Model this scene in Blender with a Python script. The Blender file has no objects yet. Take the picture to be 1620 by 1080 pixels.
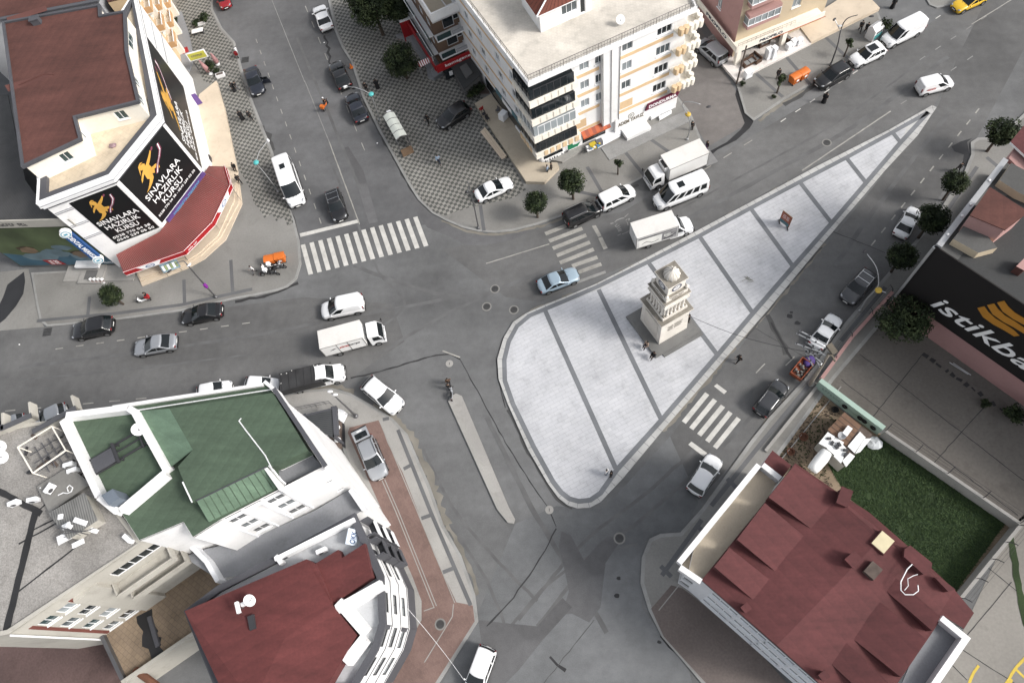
import bpy,bmesh,math,random
from mathutils import Vector,Matrix,noise
random.seed(7)
SC=bpy.context.scene
COL=SC.collection
R=math.radians

# ---------------------------------------------------------------- camera, sky, sun, exposure
FPX,CH=1123.0,71.0                       # focal length in photo pixels, flying height in metres
cd=Vector((148,-508,-FPX)).normalized()  # straight down, seen in camera axes
Zc=-cd
Xc=(Vector((1,0,0))-Zc*Zc.x).normalized()
Yc=Zc.cross(Xc)
cam=bpy.data.cameras.new('camera')
cam.sensor_width=36.0
cam.lens=FPX/1620*36
cam.clip_end=2000
co=bpy.data.objects.new('camera',cam)
COL.objects.link(co)
m3=Matrix((Xc,Yc,Zc))
co.matrix_world=Matrix.Translation((0,0,CH))@ m3.to_4x4()
SC.camera=co

SUN_DIR=Vector((0.95,-0.24,0.76)).normalized()   # towards the sun
w=bpy.data.worlds.new('World')
SC.world=w
w.use_nodes=True
nt=w.node_tree
nt.nodes.clear()
sky=nt.nodes.new('ShaderNodeTexSky')
sky.sky_type='NISHITA'
sky.sun_disc=False
sky.sun_elevation=math.asin(SUN_DIR.z)
sky.sun_rotation=math.atan2(SUN_DIR.x,SUN_DIR.y)
sky.dust_density=4.0
hs=nt.nodes.new('ShaderNodeHueSaturation')
hs.inputs['Saturation'].default_value=0.28         # overcast: nearly white sky
bg=nt.nodes.new('ShaderNodeBackground')
bg.inputs['Strength'].default_value=0.145
wo=nt.nodes.new('ShaderNodeOutputWorld')
nt.links.new(sky.outputs[0],hs.inputs['Color'])
nt.links.new(hs.outputs[0],bg.inputs['Color'])
nt.links.new(bg.outputs[0],wo.inputs['Surface'])
sl=bpy.data.lights.new('sun','SUN')
sl.energy=1.8
sl.angle=R(12)
sl.color=(1.0,0.95,0.89)
so=bpy.data.objects.new('sun',sl)
COL.objects.link(so)
so.location=SUN_DIR*150
so.rotation_euler=SUN_DIR.to_track_quat('Z','Y').to_euler()
SC.view_settings.view_transform='Standard'
SC.view_settings.look='None'
SC.view_settings.exposure=0.62
SC.view_settings.gamma=1.0
SC.cycles.max_bounces=5

# ---------------------------------------------------------------- pixel -> place
def P(x,y,z=0.0):
 """the point at height z that the photograph shows at pixel x, y"""
 c=Vector((x-810,540-y,-FPX))
 d=Vector((c.dot(Xc),c.dot(Yc),c.dot(Zc)))
 return d*((z-CH)/d.z)+Vector((0,0,CH))

def P2(x,y,z=0.0):
 p=P(x,y,z)
 return (p.x,p.y)

def PL(pts,z=0.0):
 return [P2(x,y,z) for x,y in pts]

def onwall(px,py,A,B):
 """(metres along A->B, height) of the point of the upright plane through A, B seen at the pixel"""
 c=Vector((px-810,540-py,-FPX))
 d=Vector((c.dot(Xc),c.dot(Yc),c.dot(Zc)))
 u=Vector((B[0]-A[0],B[1]-A[1],0)).normalized()
 n=Vector((u.y,-u.x,0))
 t=(n.x*A[0]+n.y*A[1])/(n.x*d.x+n.y*d.y)
 h=d*t
 return (h.x-A[0])*u.x+(h.y-A[1])*u.y,h.z+CH

# ---------------------------------------------------------------- materials
MATS={}
def tone(c):
 l=.3*c[0]+.6*c[1]+.1*c[2]; k=.72 if l < .42 else min(1,.72+(l-.42)*1.0)
 return tuple(v*k for v in c[:3])
def mat(name,col,rough=.75,var=.12,scale=1.2,fine=.06,bump=0.0,metal=0.0,coat=0.0,spec=.4,grime=0.0,seam=None):
 """plain surface with slow blotches, fine grain and optional grime"""
 if name in MATS:
  return MATS[name]
 col=tone(col)
 m=bpy.data.materials.new(name)
 m.use_nodes=True
 t=m.node_tree
 b=t.nodes['Principled BSDF']
 b.inputs['Roughness'].default_value=rough
 b.inputs['Metallic'].default_value=metal
 b.inputs['Coat Weight'].default_value=coat
 b.inputs['Coat Roughness'].default_value=.06
 b.inputs['Specular IOR Level'].default_value=spec
 tc=t.nodes.new('ShaderNodeTexCoord')
 n1=t.nodes.new('ShaderNodeTexNoise'); n1.inputs['Scale'].default_value=scale*.35; n1.inputs['Detail'].default_value=5
 n2=t.nodes.new('ShaderNodeTexNoise'); n2.inputs['Scale'].default_value=scale*14; n2.inputs['Detail'].default_value=3
 t.links.new(tc.outputs['Object'],n1.inputs['Vector']); t.links.new(tc.outputs['Object'],n2.inputs['Vector'])
 a=t.nodes.new('ShaderNodeMapRange'); a.inputs[1].default_value=.3; a.inputs[2].default_value=.7
 a.inputs[3].default_value=1-var; a.inputs[4].default_value=1+var
 f=t.nodes.new('ShaderNodeMapRange'); f.inputs[1].default_value=.25; f.inputs[2].default_value=.75
 f.inputs[3].default_value=1-fine; f.inputs[4].default_value=1+fine
 t.links.new(n1.outputs[0],a.inputs[0]); t.links.new(n2.outputs[0],f.inputs[0])
 mu=t.nodes.new('ShaderNodeMath'); mu.operation='MULTIPLY'
 t.links.new(a.outputs[0],mu.inputs[0]); t.links.new(f.outputs[0],mu.inputs[1])
 vm=t.nodes.new('ShaderNodeVectorMath'); vm.operation='SCALE'
 vm.inputs[0].default_value=col[:3]
 t.links.new(mu.outputs[0],vm.inputs['Scale'])
 out=vm.outputs[0]
 if grime:
  n3=t.nodes.new('ShaderNodeTexNoise'); n3.inputs['Scale'].default_value=scale*1.3; n3.inputs['Detail'].default_value=8; n3.inputs['Roughness'].default_value=.7
  t.links.new(tc.outputs['Object'],n3.inputs['Vector'])
  r=t.nodes.new('ShaderNodeMapRange'); r.inputs[1].default_value=.52; r.inputs[2].default_value=.75; r.inputs[4].default_value=grime
  t.links.new(n3.outputs[0],r.inputs[0])
  mx=t.nodes.new('ShaderNodeMix'); mx.data_type='RGBA'
  mx.inputs[7].default_value=(col[0]*.3,col[1]*.28,col[2]*.25,1)
  t.links.new(r.outputs[0],mx.inputs[0]); t.links.new(out,mx.inputs[6])
  out=mx.outputs[2]
 t.links.new(out,b.inputs['Base Color'])
 if seam:
  mp=t.nodes.new('ShaderNodeMapping'); mp.inputs['Rotation'].default_value=(0,0,seam[0]); t.links.new(tc.outputs['Object'],mp.inputs['Vector'])
  wv=t.nodes.new('ShaderNodeTexWave'); wv.inputs['Scale'].default_value=seam[1]; wv.inputs['Distortion'].default_value=.4; wv.wave_profile='SAW'; t.links.new(mp.outputs[0],wv.inputs['Vector'])
  n4=t.nodes.new('ShaderNodeTexNoise'); n4.inputs['Scale'].default_value=.5; n4.inputs['Detail'].default_value=9; n4.inputs['Roughness'].default_value=.68
  mp2=t.nodes.new('ShaderNodeMapping'); mp2.inputs['Rotation'].default_value=(0,0,seam[0]); mp2.inputs['Scale'].default_value=(.35,1.6,1); t.links.new(tc.outputs['Object'],mp2.inputs['Vector']); t.links.new(mp2.outputs[0],n4.inputs['Vector'])
  r4=t.nodes.new('ShaderNodeMapRange'); r4.inputs[1].default_value=.32; r4.inputs[2].default_value=.68; r4.inputs[3].default_value=.80; r4.inputs[4].default_value=1.24; t.links.new(n4.outputs[0],r4.inputs[0])
  r5=t.nodes.new('ShaderNodeMapRange'); r5.inputs[3].default_value=.93; r5.inputs[4].default_value=1.05; t.links.new(wv.outputs['Fac'],r5.inputs[0])
  m5=t.nodes.new('ShaderNodeMath'); m5.operation='MULTIPLY'; t.links.new(r4.outputs[0],m5.inputs[0]); t.links.new(r5.outputs[0],m5.inputs[1])
  v5=t.nodes.new('ShaderNodeVectorMath'); v5.operation='SCALE'; t.links.new(out,v5.inputs[0]); t.links.new(m5.outputs[0],v5.inputs['Scale']); t.links.new(v5.outputs[0],b.inputs['Base Color'])
 if bump:
  bp=t.nodes.new('ShaderNodeBump'); bp.inputs['Strength'].default_value=bump; bp.inputs['Distance'].default_value=.05
  t.links.new(n2.outputs[0],bp.inputs['Height']); t.links.new(bp.outputs[0],b.inputs['Normal'])
 MATS[name]=m
 return m

def pattern(name,kind,c1,c2,scale,ang=0.0,rough=.8,bw=.5,rh=.25,mortar=.02,cm=None,var=.15,dirt=.25):
 """checker, brick or stripe paving laid out in metres on the ground"""
 c1,c2=[v*.74 for v in c1],[v*.74 for v in c2]; cm=cm and [v*.74 for v in cm]
 m=bpy.data.materials.new(name); m.use_nodes=True
 t=m.node_tree; b=t.nodes['Principled BSDF']; b.inputs['Roughness'].default_value=rough; b.inputs['Specular IOR Level'].default_value=.3
 g=t.nodes.new('ShaderNodeTexCoord')
 mp=t.nodes.new('ShaderNodeMapping'); mp.inputs['Rotation'].default_value=(0,0,ang)
 t.links.new(g.outputs['Object'],mp.inputs['Vector'])
 if kind == 'checker':
  k=t.nodes.new('ShaderNodeTexChecker'); k.inputs['Scale'].default_value=scale
  k.inputs['Color1'].default_value=(*c1,1); k.inputs['Color2'].default_value=(*c2,1)
  mp.inputs['Location'].default_value=(0,0,.31/scale)
  t.links.new(mp.outputs[0],k.inputs['Vector']); col=k.outputs['Color']
 elif kind == 'brick':
  k=t.nodes.new('ShaderNodeTexBrick'); k.inputs['Scale'].default_value=scale
  k.inputs['Color1'].default_value=(*c1,1); k.inputs['Color2'].default_value=(*c2,1)
  k.inputs['Mortar'].default_value=(*(cm or [v*.5 for v in c1]),1)
  k.inputs['Mortar Size'].default_value=mortar; k.inputs['Brick Width'].default_value=bw; k.inputs['Row Height'].default_value=rh
  t.links.new(mp.outputs[0],k.inputs['Vector']); col=k.outputs['Color']
 else:
  k=t.nodes.new('ShaderNodeTexWave'); k.inputs['Scale'].default_value=scale; k.inputs['Distortion'].default_value=0
  t.links.new(mp.outputs[0],k.inputs['Vector'])
  mx0=t.nodes.new('ShaderNodeMix'); mx0.data_type='RGBA'; mx0.inputs[6].default_value=(*c1,1); mx0.inputs[7].default_value=(*c2,1)
  t.links.new(k.outputs['Fac'],mx0.inputs[0]); col=mx0.outputs[2]
 n=t.nodes.new('ShaderNodeTexNoise'); n.inputs['Scale'].default_value=.22; n.inputs['Detail'].default_value=8; n.inputs['Roughness'].default_value=.62
 t.links.new(g.outputs['Object'],n.inputs['Vector'])
 r=t.nodes.new('ShaderNodeMapRange'); r.inputs[1].default_value=.3; r.inputs[2].default_value=.7; r.inputs[3].default_value=1-dirt; r.inputs[4].default_value=1+var
 t.links.new(n.outputs[0],r.inputs[0])
 n9=t.nodes.new('ShaderNodeTexNoise'); n9.inputs['Scale'].default_value=.75; n9.inputs['Detail'].default_value=10; n9.inputs['Roughness'].default_value=.7
 t.links.new(g.outputs['Object'],n9.inputs['Vector'])
 r9=t.nodes.new('ShaderNodeMapRange'); r9.inputs[1].default_value=.5; r9.inputs[2].default_value=.74; r9.inputs[3].default_value=1; r9.inputs[4].default_value=.74
 t.links.new(n9.outputs[0],r9.inputs[0]); m9=t.nodes.new('ShaderNodeMath'); m9.operation='MULTIPLY'; t.links.new(r.outputs[0],m9.inputs[0]); t.links.new(r9.outputs[0],m9.inputs[1])
 vm=t.nodes.new('ShaderNodeVectorMath'); vm.operation='SCALE'
 t.links.new(col,vm.inputs[0]); t.links.new(m9.outputs[0],vm.inputs['Scale']); t.links.new(vm.outputs[0],b.inputs['Base Color'])
 MATS[name]=m
 return m

def asphalt(name,base,tint=(1,1,1),ang=0.0):
 """worn asphalt: grain, big stains and streaks along the traffic"""
 m=bpy.data.materials.new(name); m.use_nodes=True
 t=m.node_tree; b=t.nodes['Principled BSDF']; b.inputs['Roughness'].default_value=.85; b.inputs['Specular IOR Level'].default_value=.25
 g=t.nodes.new('ShaderNodeTexCoord')
 def nz(sc,det,rot=None,stretch=None,ro=.55):
  n=t.nodes.new('ShaderNodeTexNoise'); n.inputs['Scale'].default_value=sc; n.inputs['Detail'].default_value=det; n.inputs['Roughness'].default_value=ro
  if rot is not None:
   mp=t.nodes.new('ShaderNodeMapping'); mp.inputs['Rotation'].default_value=(0,0,rot); mp.inputs['Scale'].default_value=stretch
   mp.vector_type='POINT'
   t.links.new(g.outputs['Object'],mp.inputs['Vector']); t.links.new(mp.outputs[0],n.inputs['Vector'])
  else:
   t.links.new(g.outputs['Object'],n.inputs['Vector'])
  return n.outputs[0]
 def rng(o,lo,hi,a=.3,z=.7):
  r=t.nodes.new('ShaderNodeMapRange'); r.inputs[1].default_value=a; r.inputs[2].default_value=z; r.inputs[3].default_value=lo; r.inputs[4].default_value=hi
  t.links.new(o,r.inputs[0]); return r.outputs[0]
 def mul(a,c):
  k=t.nodes.new('ShaderNodeMath'); k.operation='MULTIPLY'; t.links.new(a,k.inputs[0]); t.links.new(c,k.inputs[1]); return k.outputs[0]
 v=mul(rng(nz(.07,6),.72,1.3),rng(nz(14,2),.88,1.12))
 v=mul(v,rng(nz(.9,8,None,None,.7),.88,1.12))
 v=mul(v,rng(nz(.35,4,-ang,(.10,1.0,1)),.90,1.10))
 vm=t.nodes.new('ShaderNodeVectorMath'); vm.operation='SCALE'; vm.inputs[0].default_value=[base*.74*k for k in tint]
 t.links.new(v,vm.inputs['Scale']); t.links.new(vm.outputs[0],b.inputs['Base Color'])
 MATS[name]=m
 return m

def glassmat(name,col=(.02,.03,.035),rough=.06):
 m=mat(name,col,rough,.25,.8,.0,spec=.6)
 return m

# ---------------------------------------------------------------- mesh building
class MB:
 def __init__(s): s.v=[]; s.f=[]; s.m=[]
 def face(s,pts,mi=0):
  i=len(s.v); s.v +=[tuple(p) for p in pts]; s.f.append(tuple(range(i,i+len(pts)))); s.m.append(mi)
 def add(s,vs,fs,mi=0):
  i=len(s.v); s.v +=[tuple(p) for p in vs]
  for f in fs: s.f.append(tuple(i+k for k in f)); s.m.append(mi)
 def prism(s,poly,z0,z1,mi=0,side=None,bottom=False,top=True):
  side=mi if side is None else side
  n=len(poly)
  if sum(poly[i][0]*poly[(i+1)% n][1]-poly[(i+1)% n][0]*poly[i][1] for i in range(n))< 0:
   poly=poly[::-1]
  z0f=(lambda i: z0[i]) if isinstance(z0,(list,tuple)) else (lambda i: z0)
  i0=len(s.v)
  s.v +=[(p[0],p[1],z0) for p in poly]+[(p[0],p[1],z1) for p in poly]
  for i in range(n):
   j=(i+1)% n
   s.f.append((i0+i,i0+j,i0+n+j,i0+n+i)); s.m.append(side)
  if top: s.f.append(tuple(range(i0+n,i0+2*n))); s.m.append(mi)
  if bottom: s.f.append(tuple(range(i0+n-1,i0-1,-1))); s.m.append(mi)
 def obox(s,o,u,v,wv,mi=0):
  o,u,v,wv=Vector(o),Vector(u),Vector(v),Vector(wv)
  if u.cross(v).dot(wv)< 0: u,v=v,u
  p=[o,o+u,o+u+v,o+v,o+wv,o+u+wv,o+u+v+wv,o+v+wv]
  s.add(p,[(3,2,1,0),(4,5,6,7),(0,1,5,4),(1,2,6,5),(2,3,7,6),(3,0,4,7)],mi)
 def box(s,c,sx,sy,sz,mi=0,rz=0.0):
  """box centred on c in plan, standing on c.z"""
  u=Vector((math.cos(rz),math.sin(rz),0)); v=Vector((-u.y,u.x,0))
  s.obox(Vector(c)-u*sx/2-v*sy/2,u*sx,v*sy,(0,0,sz),mi)
 def tube(s,pts,r,n=6,mi=0,caps=True):
  pts=[Vector(p) for p in pts]
  rs=r if isinstance(r,(list,tuple)) else [r]*len(pts)
  i0=len(s.v); a=None
  for k,p in enumerate(pts):
   d=(pts[min(k+1,len(pts)-1)]-pts[max(k-1,0)]).normalized()
   if a is None:
    a=d.orthogonal().normalized()
   a=(a-d*a.dot(d)).normalized(); b=d.cross(a)
   for q in range(n):
    t=2*math.pi*q/n
    s.v.append(tuple(p+(a*math.cos(t)+b*math.sin(t))*rs[k]))
  for k in range(len(pts)-1):
   for q in range(n):
    s.f.append((i0+k*n+q,i0+k*n+(q+1)% n,i0+(k+1)*n+(q+1)% n,i0+(k+1)*n+q)); s.m.append(mi)
  if caps:
   s.f.append(tuple(i0+q for q in range(n-1,-1,-1))); s.m.append(mi)
   e=i0+(len(pts)-1)*n
   s.f.append(tuple(e+q for q in range(n))); s.m.append(mi)
 def lathe(s,c,prof,n=12,mi=0):
  """prof: (radius, height) from the bottom up, round the vertical through c"""
  c=Vector(c); i0=len(s.v)
  for r,z in prof:
   for q in range(n):
    t=2*math.pi*q/n
    s.v.append((c.x+r*math.cos(t),c.y+r*math.sin(t),c.z+z))
  for k in range(len(prof)-1):
   for q in range(n):
    s.f.append((i0+k*n+q,i0+k*n+(q+1)% n,i0+(k+1)*n+(q+1)% n,i0+(k+1)*n+q)); s.m.append(mi)
  s.f.append(tuple(i0+q for q in range(n-1,-1,-1))); s.m.append(mi)
  e=i0+(len(prof)-1)*n
  s.f.append(tuple(e+q for q in range(n))); s.m.append(mi)
 def ball(s,c,rx,ry,rz,n=8,k=5,mi=0,rot=None):
  c=Vector(c); i0=len(s.v)
  for a in range(k+1):
   ph=-math.pi/2+math.pi*a/k
   for q in range(n):
    t=2*math.pi*q/n
    v=Vector((rx*math.cos(ph)*math.cos(t),ry*math.cos(ph)*math.sin(t),rz*math.sin(ph)))
    if rot: v=rot @ v
    s.v.append(tuple(c+v))
  for a in range(k):
   for q in range(n):
    s.f.append((i0+a*n+q,i0+a*n+(q+1)% n,i0+(a+1)*n+(q+1)% n,i0+(a+1)*n+q)); s.m.append(mi)
 def mesh(s,name,mats,smooth=False,off=(0,0,0)):
  me=bpy.data.meshes.new(name)
  o=Vector(off)
  me.from_pydata([tuple(Vector(p)-o) for p in s.v],[],s.f)
  for m in (mats if isinstance(mats,(list,tuple)) else [mats]): me.materials.append(m)
  me.polygons.foreach_set('material_index',s.m)
  if smooth: me.polygons.foreach_set('use_smooth',[True]*len(s.f))
  me.update()
  return me
 def build(s,name,mats,parent=None,smooth=False,local=False):
  """one object; world coordinates unless local"""
  if parent is not None:
   off=(0,0,0) if local else wloc(parent)
   ob=bpy.data.objects.new(name,s.mesh(name,mats,smooth,off))
   COL.objects.link(ob); ob.parent=parent
  else:
   xs=[p[0] for p in s.v]; ys=[p[1] for p in s.v]; z=min(p[2] for p in s.v)
   off=(0,0,0) if local else ((min(xs)+max(xs))/2,(min(ys)+max(ys))/2,z)
   ob=bpy.data.objects.new(name,s.mesh(name,mats,smooth,off)); ob.location=off
   COL.objects.link(ob)
  return ob

def wloc(o):
 v=Vector((0,0,0))
 while o is not None: v += o.location; o=o.parent
 return v

def tag(o,label=None,cat=None,group=None,kind=None):
 if label: o['label']=label
 if cat: o['category']=cat
 if group: o['group']=group
 if kind: o['kind']=kind
 return o

def thing(name,label,cat,loc=(0,0,0),rz=0.0,group=None):
 o=bpy.data.objects.new(name,None); COL.objects.link(o)
 o.empty_display_size=.3
 o.location=loc; o.rotation_euler=(0,0,rz)
 return tag(o,label,cat,group)

def struct(name,mb,mats):
 o=mb.build(name,mats); o['kind']='structure'; return o

def copy_tree(o,parent=None):
 c=o.copy(); COL.objects.link(c)
 if parent is not None: c.parent=parent
 for ch in list(o.children): copy_tree(ch,c)
 return c

_dg=None
def textmesh(s,size=1.0,extrude=0.0,bold=0.0):
 cu=bpy.data.curves.new('lettering','FONT')
 cu.body=s; cu.size=size; cu.extrude=extrude; cu.offset=bold; cu.resolution_u=3
 cu.align_x='CENTER'; cu.align_y='CENTER'; cu.space_line=.95
 ob=bpy.data.objects.new('lettering',cu); COL.objects.link(ob)
 dg=bpy.context.evaluated_depsgraph_get()
 me=bpy.data.meshes.new_from_object(ob.evaluated_get(dg))
 bpy.data.objects.remove(ob); bpy.data.curves.remove(cu)
 return me

def lettering(mb,s,c,u,v,wd,ht,mi=0,bold=.0,depth=.03,italic=0.0):
 """writes s into mb, centred on c, fitted to wd x ht along u (reading direction) and v (up)"""
 me=textmesh(s,1.0,.5,bold)
 c,u,v=Vector(c),Vector(u).normalized(),Vector(v).normalized(); n=u.cross(v)
 xs=[p.co.x for p in me.vertices]; ys=[p.co.y for p in me.vertices]
 x0,x1,y0,y1=min(xs),max(xs),min(ys),max(ys)
 vs=[]
 for p in me.vertices:
  a=((p.co.x-x0)/(x1-x0)-.5)*wd; b=((p.co.y-y0)/(y1-y0)-.5)*ht
  vs.append(c+u*(a+b*italic)+v*b+n*(p.co.z*depth))
 mb.add(vs,[tuple(f.vertices) for f in me.polygons],mi)
 bpy.data.meshes.remove(me)

def strokes(mb,c,u,v,wd,ht,mi=0,depth=.02,words=(5,4)):
 """worn lettering nobody can read any more: upright and level strokes in letter-sized cells"""
 c,u,v=Vector(c),Vector(u).normalized(),Vector(v).normalized(); n=u.cross(v)
 cells=sum(words)+len(words)-1; cw=wd/cells; k=0
 for w_ in words:
  for q in range(w_):
   o=c+u*(-wd/2+k*cw+cw*.08)-v*ht/2; g=random.randrange(5)
   mb.obox(o,u*cw*.22,v*ht,n*depth,mi)
   if g in (0,2,4): mb.obox(o+u*cw*.24,u*cw*.5,v*ht*.2,n*depth,mi)
   if g in (1,2,3): mb.obox(o+u*cw*.24+v*ht*.8,u*cw*.5,v*ht*.2,n*depth,mi)
   if g in (0,3): mb.obox(o+u*cw*.56+v*ht*.22,u*cw*.2,v*ht*.55,n*depth,mi)
   if g in (4,1): mb.obox(o+u*cw*.24+v*ht*.4,u*cw*.4,v*ht*.18,n*depth,mi)
   k += 1
  k += 1
# ================================================================ the ground
def ang_px(a,b):
 p,q=P(*a),P(*b)
 return math.atan2(q.y-p.y,q.x-p.x)

def inset(poly,d):
 n=len(poly)
 s=sum(poly[i][0]*poly[(i+1)% n][1]-poly[(i+1)% n][0]*poly[i][1] for i in range(n))
 sg=1 if s > 0 else-1
 out=[]
 for i in range(n):
  a,b,c=Vector(poly[i-1]),Vector(poly[i]),Vector(poly[(i+1)% n])
  e1=(b-a).normalized(); e2=(c-b).normalized()
  n1=Vector((-e1.y,e1.x))*sg; n2=Vector((-e2.y,e2.x))*sg
  k=n1+n2
  k=k/max(k.dot(n1),.35) if k.length > 1e-6 else n1
  out.append(tuple(b+k*d))
 return out

def sheet(mb,poly,z,mi=0):
 n=len(poly)
 if sum(poly[i][0]*poly[(i+1)% n][1]-poly[(i+1)% n][0]*poly[i][1] for i in range(n))< 0: poly=poly[::-1]
 mb.face([(x,y,z) for x,y in poly],mi)

STZ=[0]
def strip(mb,pts,wd,z,mi=0,jag=0.0):
 """a band of the given width (metres) along ground points"""
 pts=[Vector(p[:2]) for p in pts]
 l,r=[],[]
 for i,p in enumerate(pts):
  d=(pts[min(i+1,len(pts)-1)]-pts[max(i-1,0)]).normalized()
  nn=Vector((-d.y,d.x))*wd/2
  l.append(p+nn*(1+random.uniform(-jag,jag))); r.append(p-nn*(1+random.uniform(-jag,jag)))
 STZ[0]=(STZ[0]+1)% 24; z += STZ[0]*.00025
 for i in range(len(pts)-1):
  mb.face([(*r[i],z),(*r[i+1],z),(*l[i+1],z),(*l[i],z)],mi)

def densify(pts,step,wob=0.0):
 out=[]
 for a,b in zip(pts,pts[1:]):
  a,b=Vector(a[:2]),Vector(b[:2]); n=max(1,int((b-a).length/step))
  for i in range(n):
   p=a.lerp(b,i/n)
   out.append((p.x+random.uniform(-wob,wob),p.y+random.uniform(-wob,wob)))
 out.append(tuple(pts[-1][:2])); return out

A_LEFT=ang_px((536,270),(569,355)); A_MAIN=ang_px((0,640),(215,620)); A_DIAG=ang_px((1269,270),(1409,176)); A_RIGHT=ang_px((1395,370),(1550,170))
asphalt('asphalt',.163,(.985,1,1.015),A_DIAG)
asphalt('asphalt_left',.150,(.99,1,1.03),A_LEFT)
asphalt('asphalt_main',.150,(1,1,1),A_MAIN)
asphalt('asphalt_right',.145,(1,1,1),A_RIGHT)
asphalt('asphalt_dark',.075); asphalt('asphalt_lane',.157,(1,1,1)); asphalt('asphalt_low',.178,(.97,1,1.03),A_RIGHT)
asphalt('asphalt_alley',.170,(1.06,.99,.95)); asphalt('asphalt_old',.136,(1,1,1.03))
mat('kerb',(.34,.34,.33),.85,.2,.8,.1,grime=.35)
mat('concrete',(.27,.265,.25),.9,.2,.35,.08,grime=.3)
mat('concrete_pale',(.40,.39,.37),.9,.16,.5,.07,grime=.3)
mat('concrete_dark',(.15,.15,.15),.9,.25,.5,.1,grime=.3)
mat('slab_band',(.15,.152,.158),.85,.15,.8,.1)
mat('plaza_band',(.20,.21,.225),.85,.18,.9,.1,grime=.2)
mat('plaza_kerb',(.50,.50,.49),.85,.15,.9,.07,grime=.35)
mat('road_paint',(.56,.55,.52),.8,.14,2.5,.12,grime=.4)
mat('road_paint_worn',(.30,.30,.29),.8,.2,2.5,.2,grime=.3)
mat('yellow_paint',(.65,.48,.08),.8,.14,2.5,.12,grime=.35)
mat('wet_stain',(.030,.030,.032),.45,.3,1,.1)
mat('damp',(.075,.075,.075),.7,.2,1,.1)
mat('crack',(.045,.045,.047),.9,.2,3,.1)
mat('manhole',(.10,.10,.10),.6,.2,6,.2,metal=.4)
mat('dirt',(.135,.105,.09),.95,.35,.5,.2,bump=.4,grime=.4)
mat('red_dirt',(.13,.085,.08),.95,.35,.35,.15,bump=.3,grime=.5)
mat('pave_brown',(.165,.138,.128),.95,.3,.35,.12,grime=.35); mat('yard',(.165,.152,.138),.92,.22,.25,.1,grime=.45)
mat('yard_pale',(.30,.285,.26),.92,.2,.3,.08,grime=.35)
mat('soil',(.26,.20,.14),.95,.3,.8,.2,bump=.4)

pattern('plaza_pavers','brick',(.64,.65,.675),(.60,.61,.64),1.0,-ang_px((860,485),(1290,268)),.75,1.1,.42,.014,(.43,.44,.47),.10,.14)
pattern('checker_paving','checker',(.33,.32,.295),(.115,.118,.110),1/.40,-A_LEFT+R(45)*0,.85,var=.15,dirt=.3)
pattern('red_paving','brick',(.285,.190,.165),(.25,.165,.145),1.0,-ang_px((627,810),(687,960)),.85,.2,.1,.006,(.17,.12,.1),.15,.3)

mb=MB(); mb.face([(-600,-500,0),(600,-500,0),(600,700,0),(-600,700,0)])
struct('ground',mb,MATS['asphalt'])

ZRD=[0]
def road_sheet(name,px,m,z):
 ZRD[0]+= .0006; mb=MB(); sheet(mb,PL(px),z+ZRD[0]); return struct(name,mb,MATS[m])
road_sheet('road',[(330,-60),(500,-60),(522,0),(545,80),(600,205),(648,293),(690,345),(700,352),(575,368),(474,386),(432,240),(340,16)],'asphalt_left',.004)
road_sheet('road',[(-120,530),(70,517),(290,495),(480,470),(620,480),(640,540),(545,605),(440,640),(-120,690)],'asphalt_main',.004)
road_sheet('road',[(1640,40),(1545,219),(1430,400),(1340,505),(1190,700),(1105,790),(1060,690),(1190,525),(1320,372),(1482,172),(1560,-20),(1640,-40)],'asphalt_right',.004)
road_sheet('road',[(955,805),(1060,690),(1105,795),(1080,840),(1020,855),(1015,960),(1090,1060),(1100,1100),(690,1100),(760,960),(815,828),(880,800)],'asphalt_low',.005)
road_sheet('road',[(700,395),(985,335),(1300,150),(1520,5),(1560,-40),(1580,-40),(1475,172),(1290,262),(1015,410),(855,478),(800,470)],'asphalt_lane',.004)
road_sheet('asphalt_patch',[(541,235),(551,232),(575,270),(598,351),(584,354),(563,285)],'asphalt_old',.008)
road_sheet('asphalt_patch',[(645,290),(664,320),(690,342),(735,363),(790,372),(850,360),(815,378),(770,388),(740,388),(705,372),(676,360),(652,325)],'asphalt_old',.009)
road_sheet('asphalt_patch',[(888,840),(903,846),(924,886),(945,862),(962,848),(985,850),(958,890),(950,960),(932,984),(905,970),(888,972),(900,935),(893,900),(884,865)],'asphalt_old',.009)
road_sheet('asphalt_patch',[(757,980),(800,985),(850,990),(890,945),(905,960),(860,1010),(820,1060),(800,1080),(770,1080)],'asphalt_old',.009)
road_sheet('asphalt_patch',[(1060,90),(1100,30),(1160,138),(1190,192),(1120,232),(1095,190),(1068,140)],'asphalt_alley',.006)
road_sheet('alley',[(-80,440),(45,425),(62,500),(70,517),(-80,530)],'concrete',.006)

# ---- pavements: a real kerb step, paving laid inside it
KH=.13
def pavement(px,paving,kerbw=.28,kerb='kerb',h=KH,name='pavement',inner=None):
 poly=PL(px)
 mb=MB(); mb.prism(poly,-.05,h); struct('kerb',mb,MATS[kerb])
 if paving:
  mb=MB(); sheet(mb,inset(PL(inner) if inner else poly,kerbw),h+.004); struct(name,mb,MATS[paving])

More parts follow.
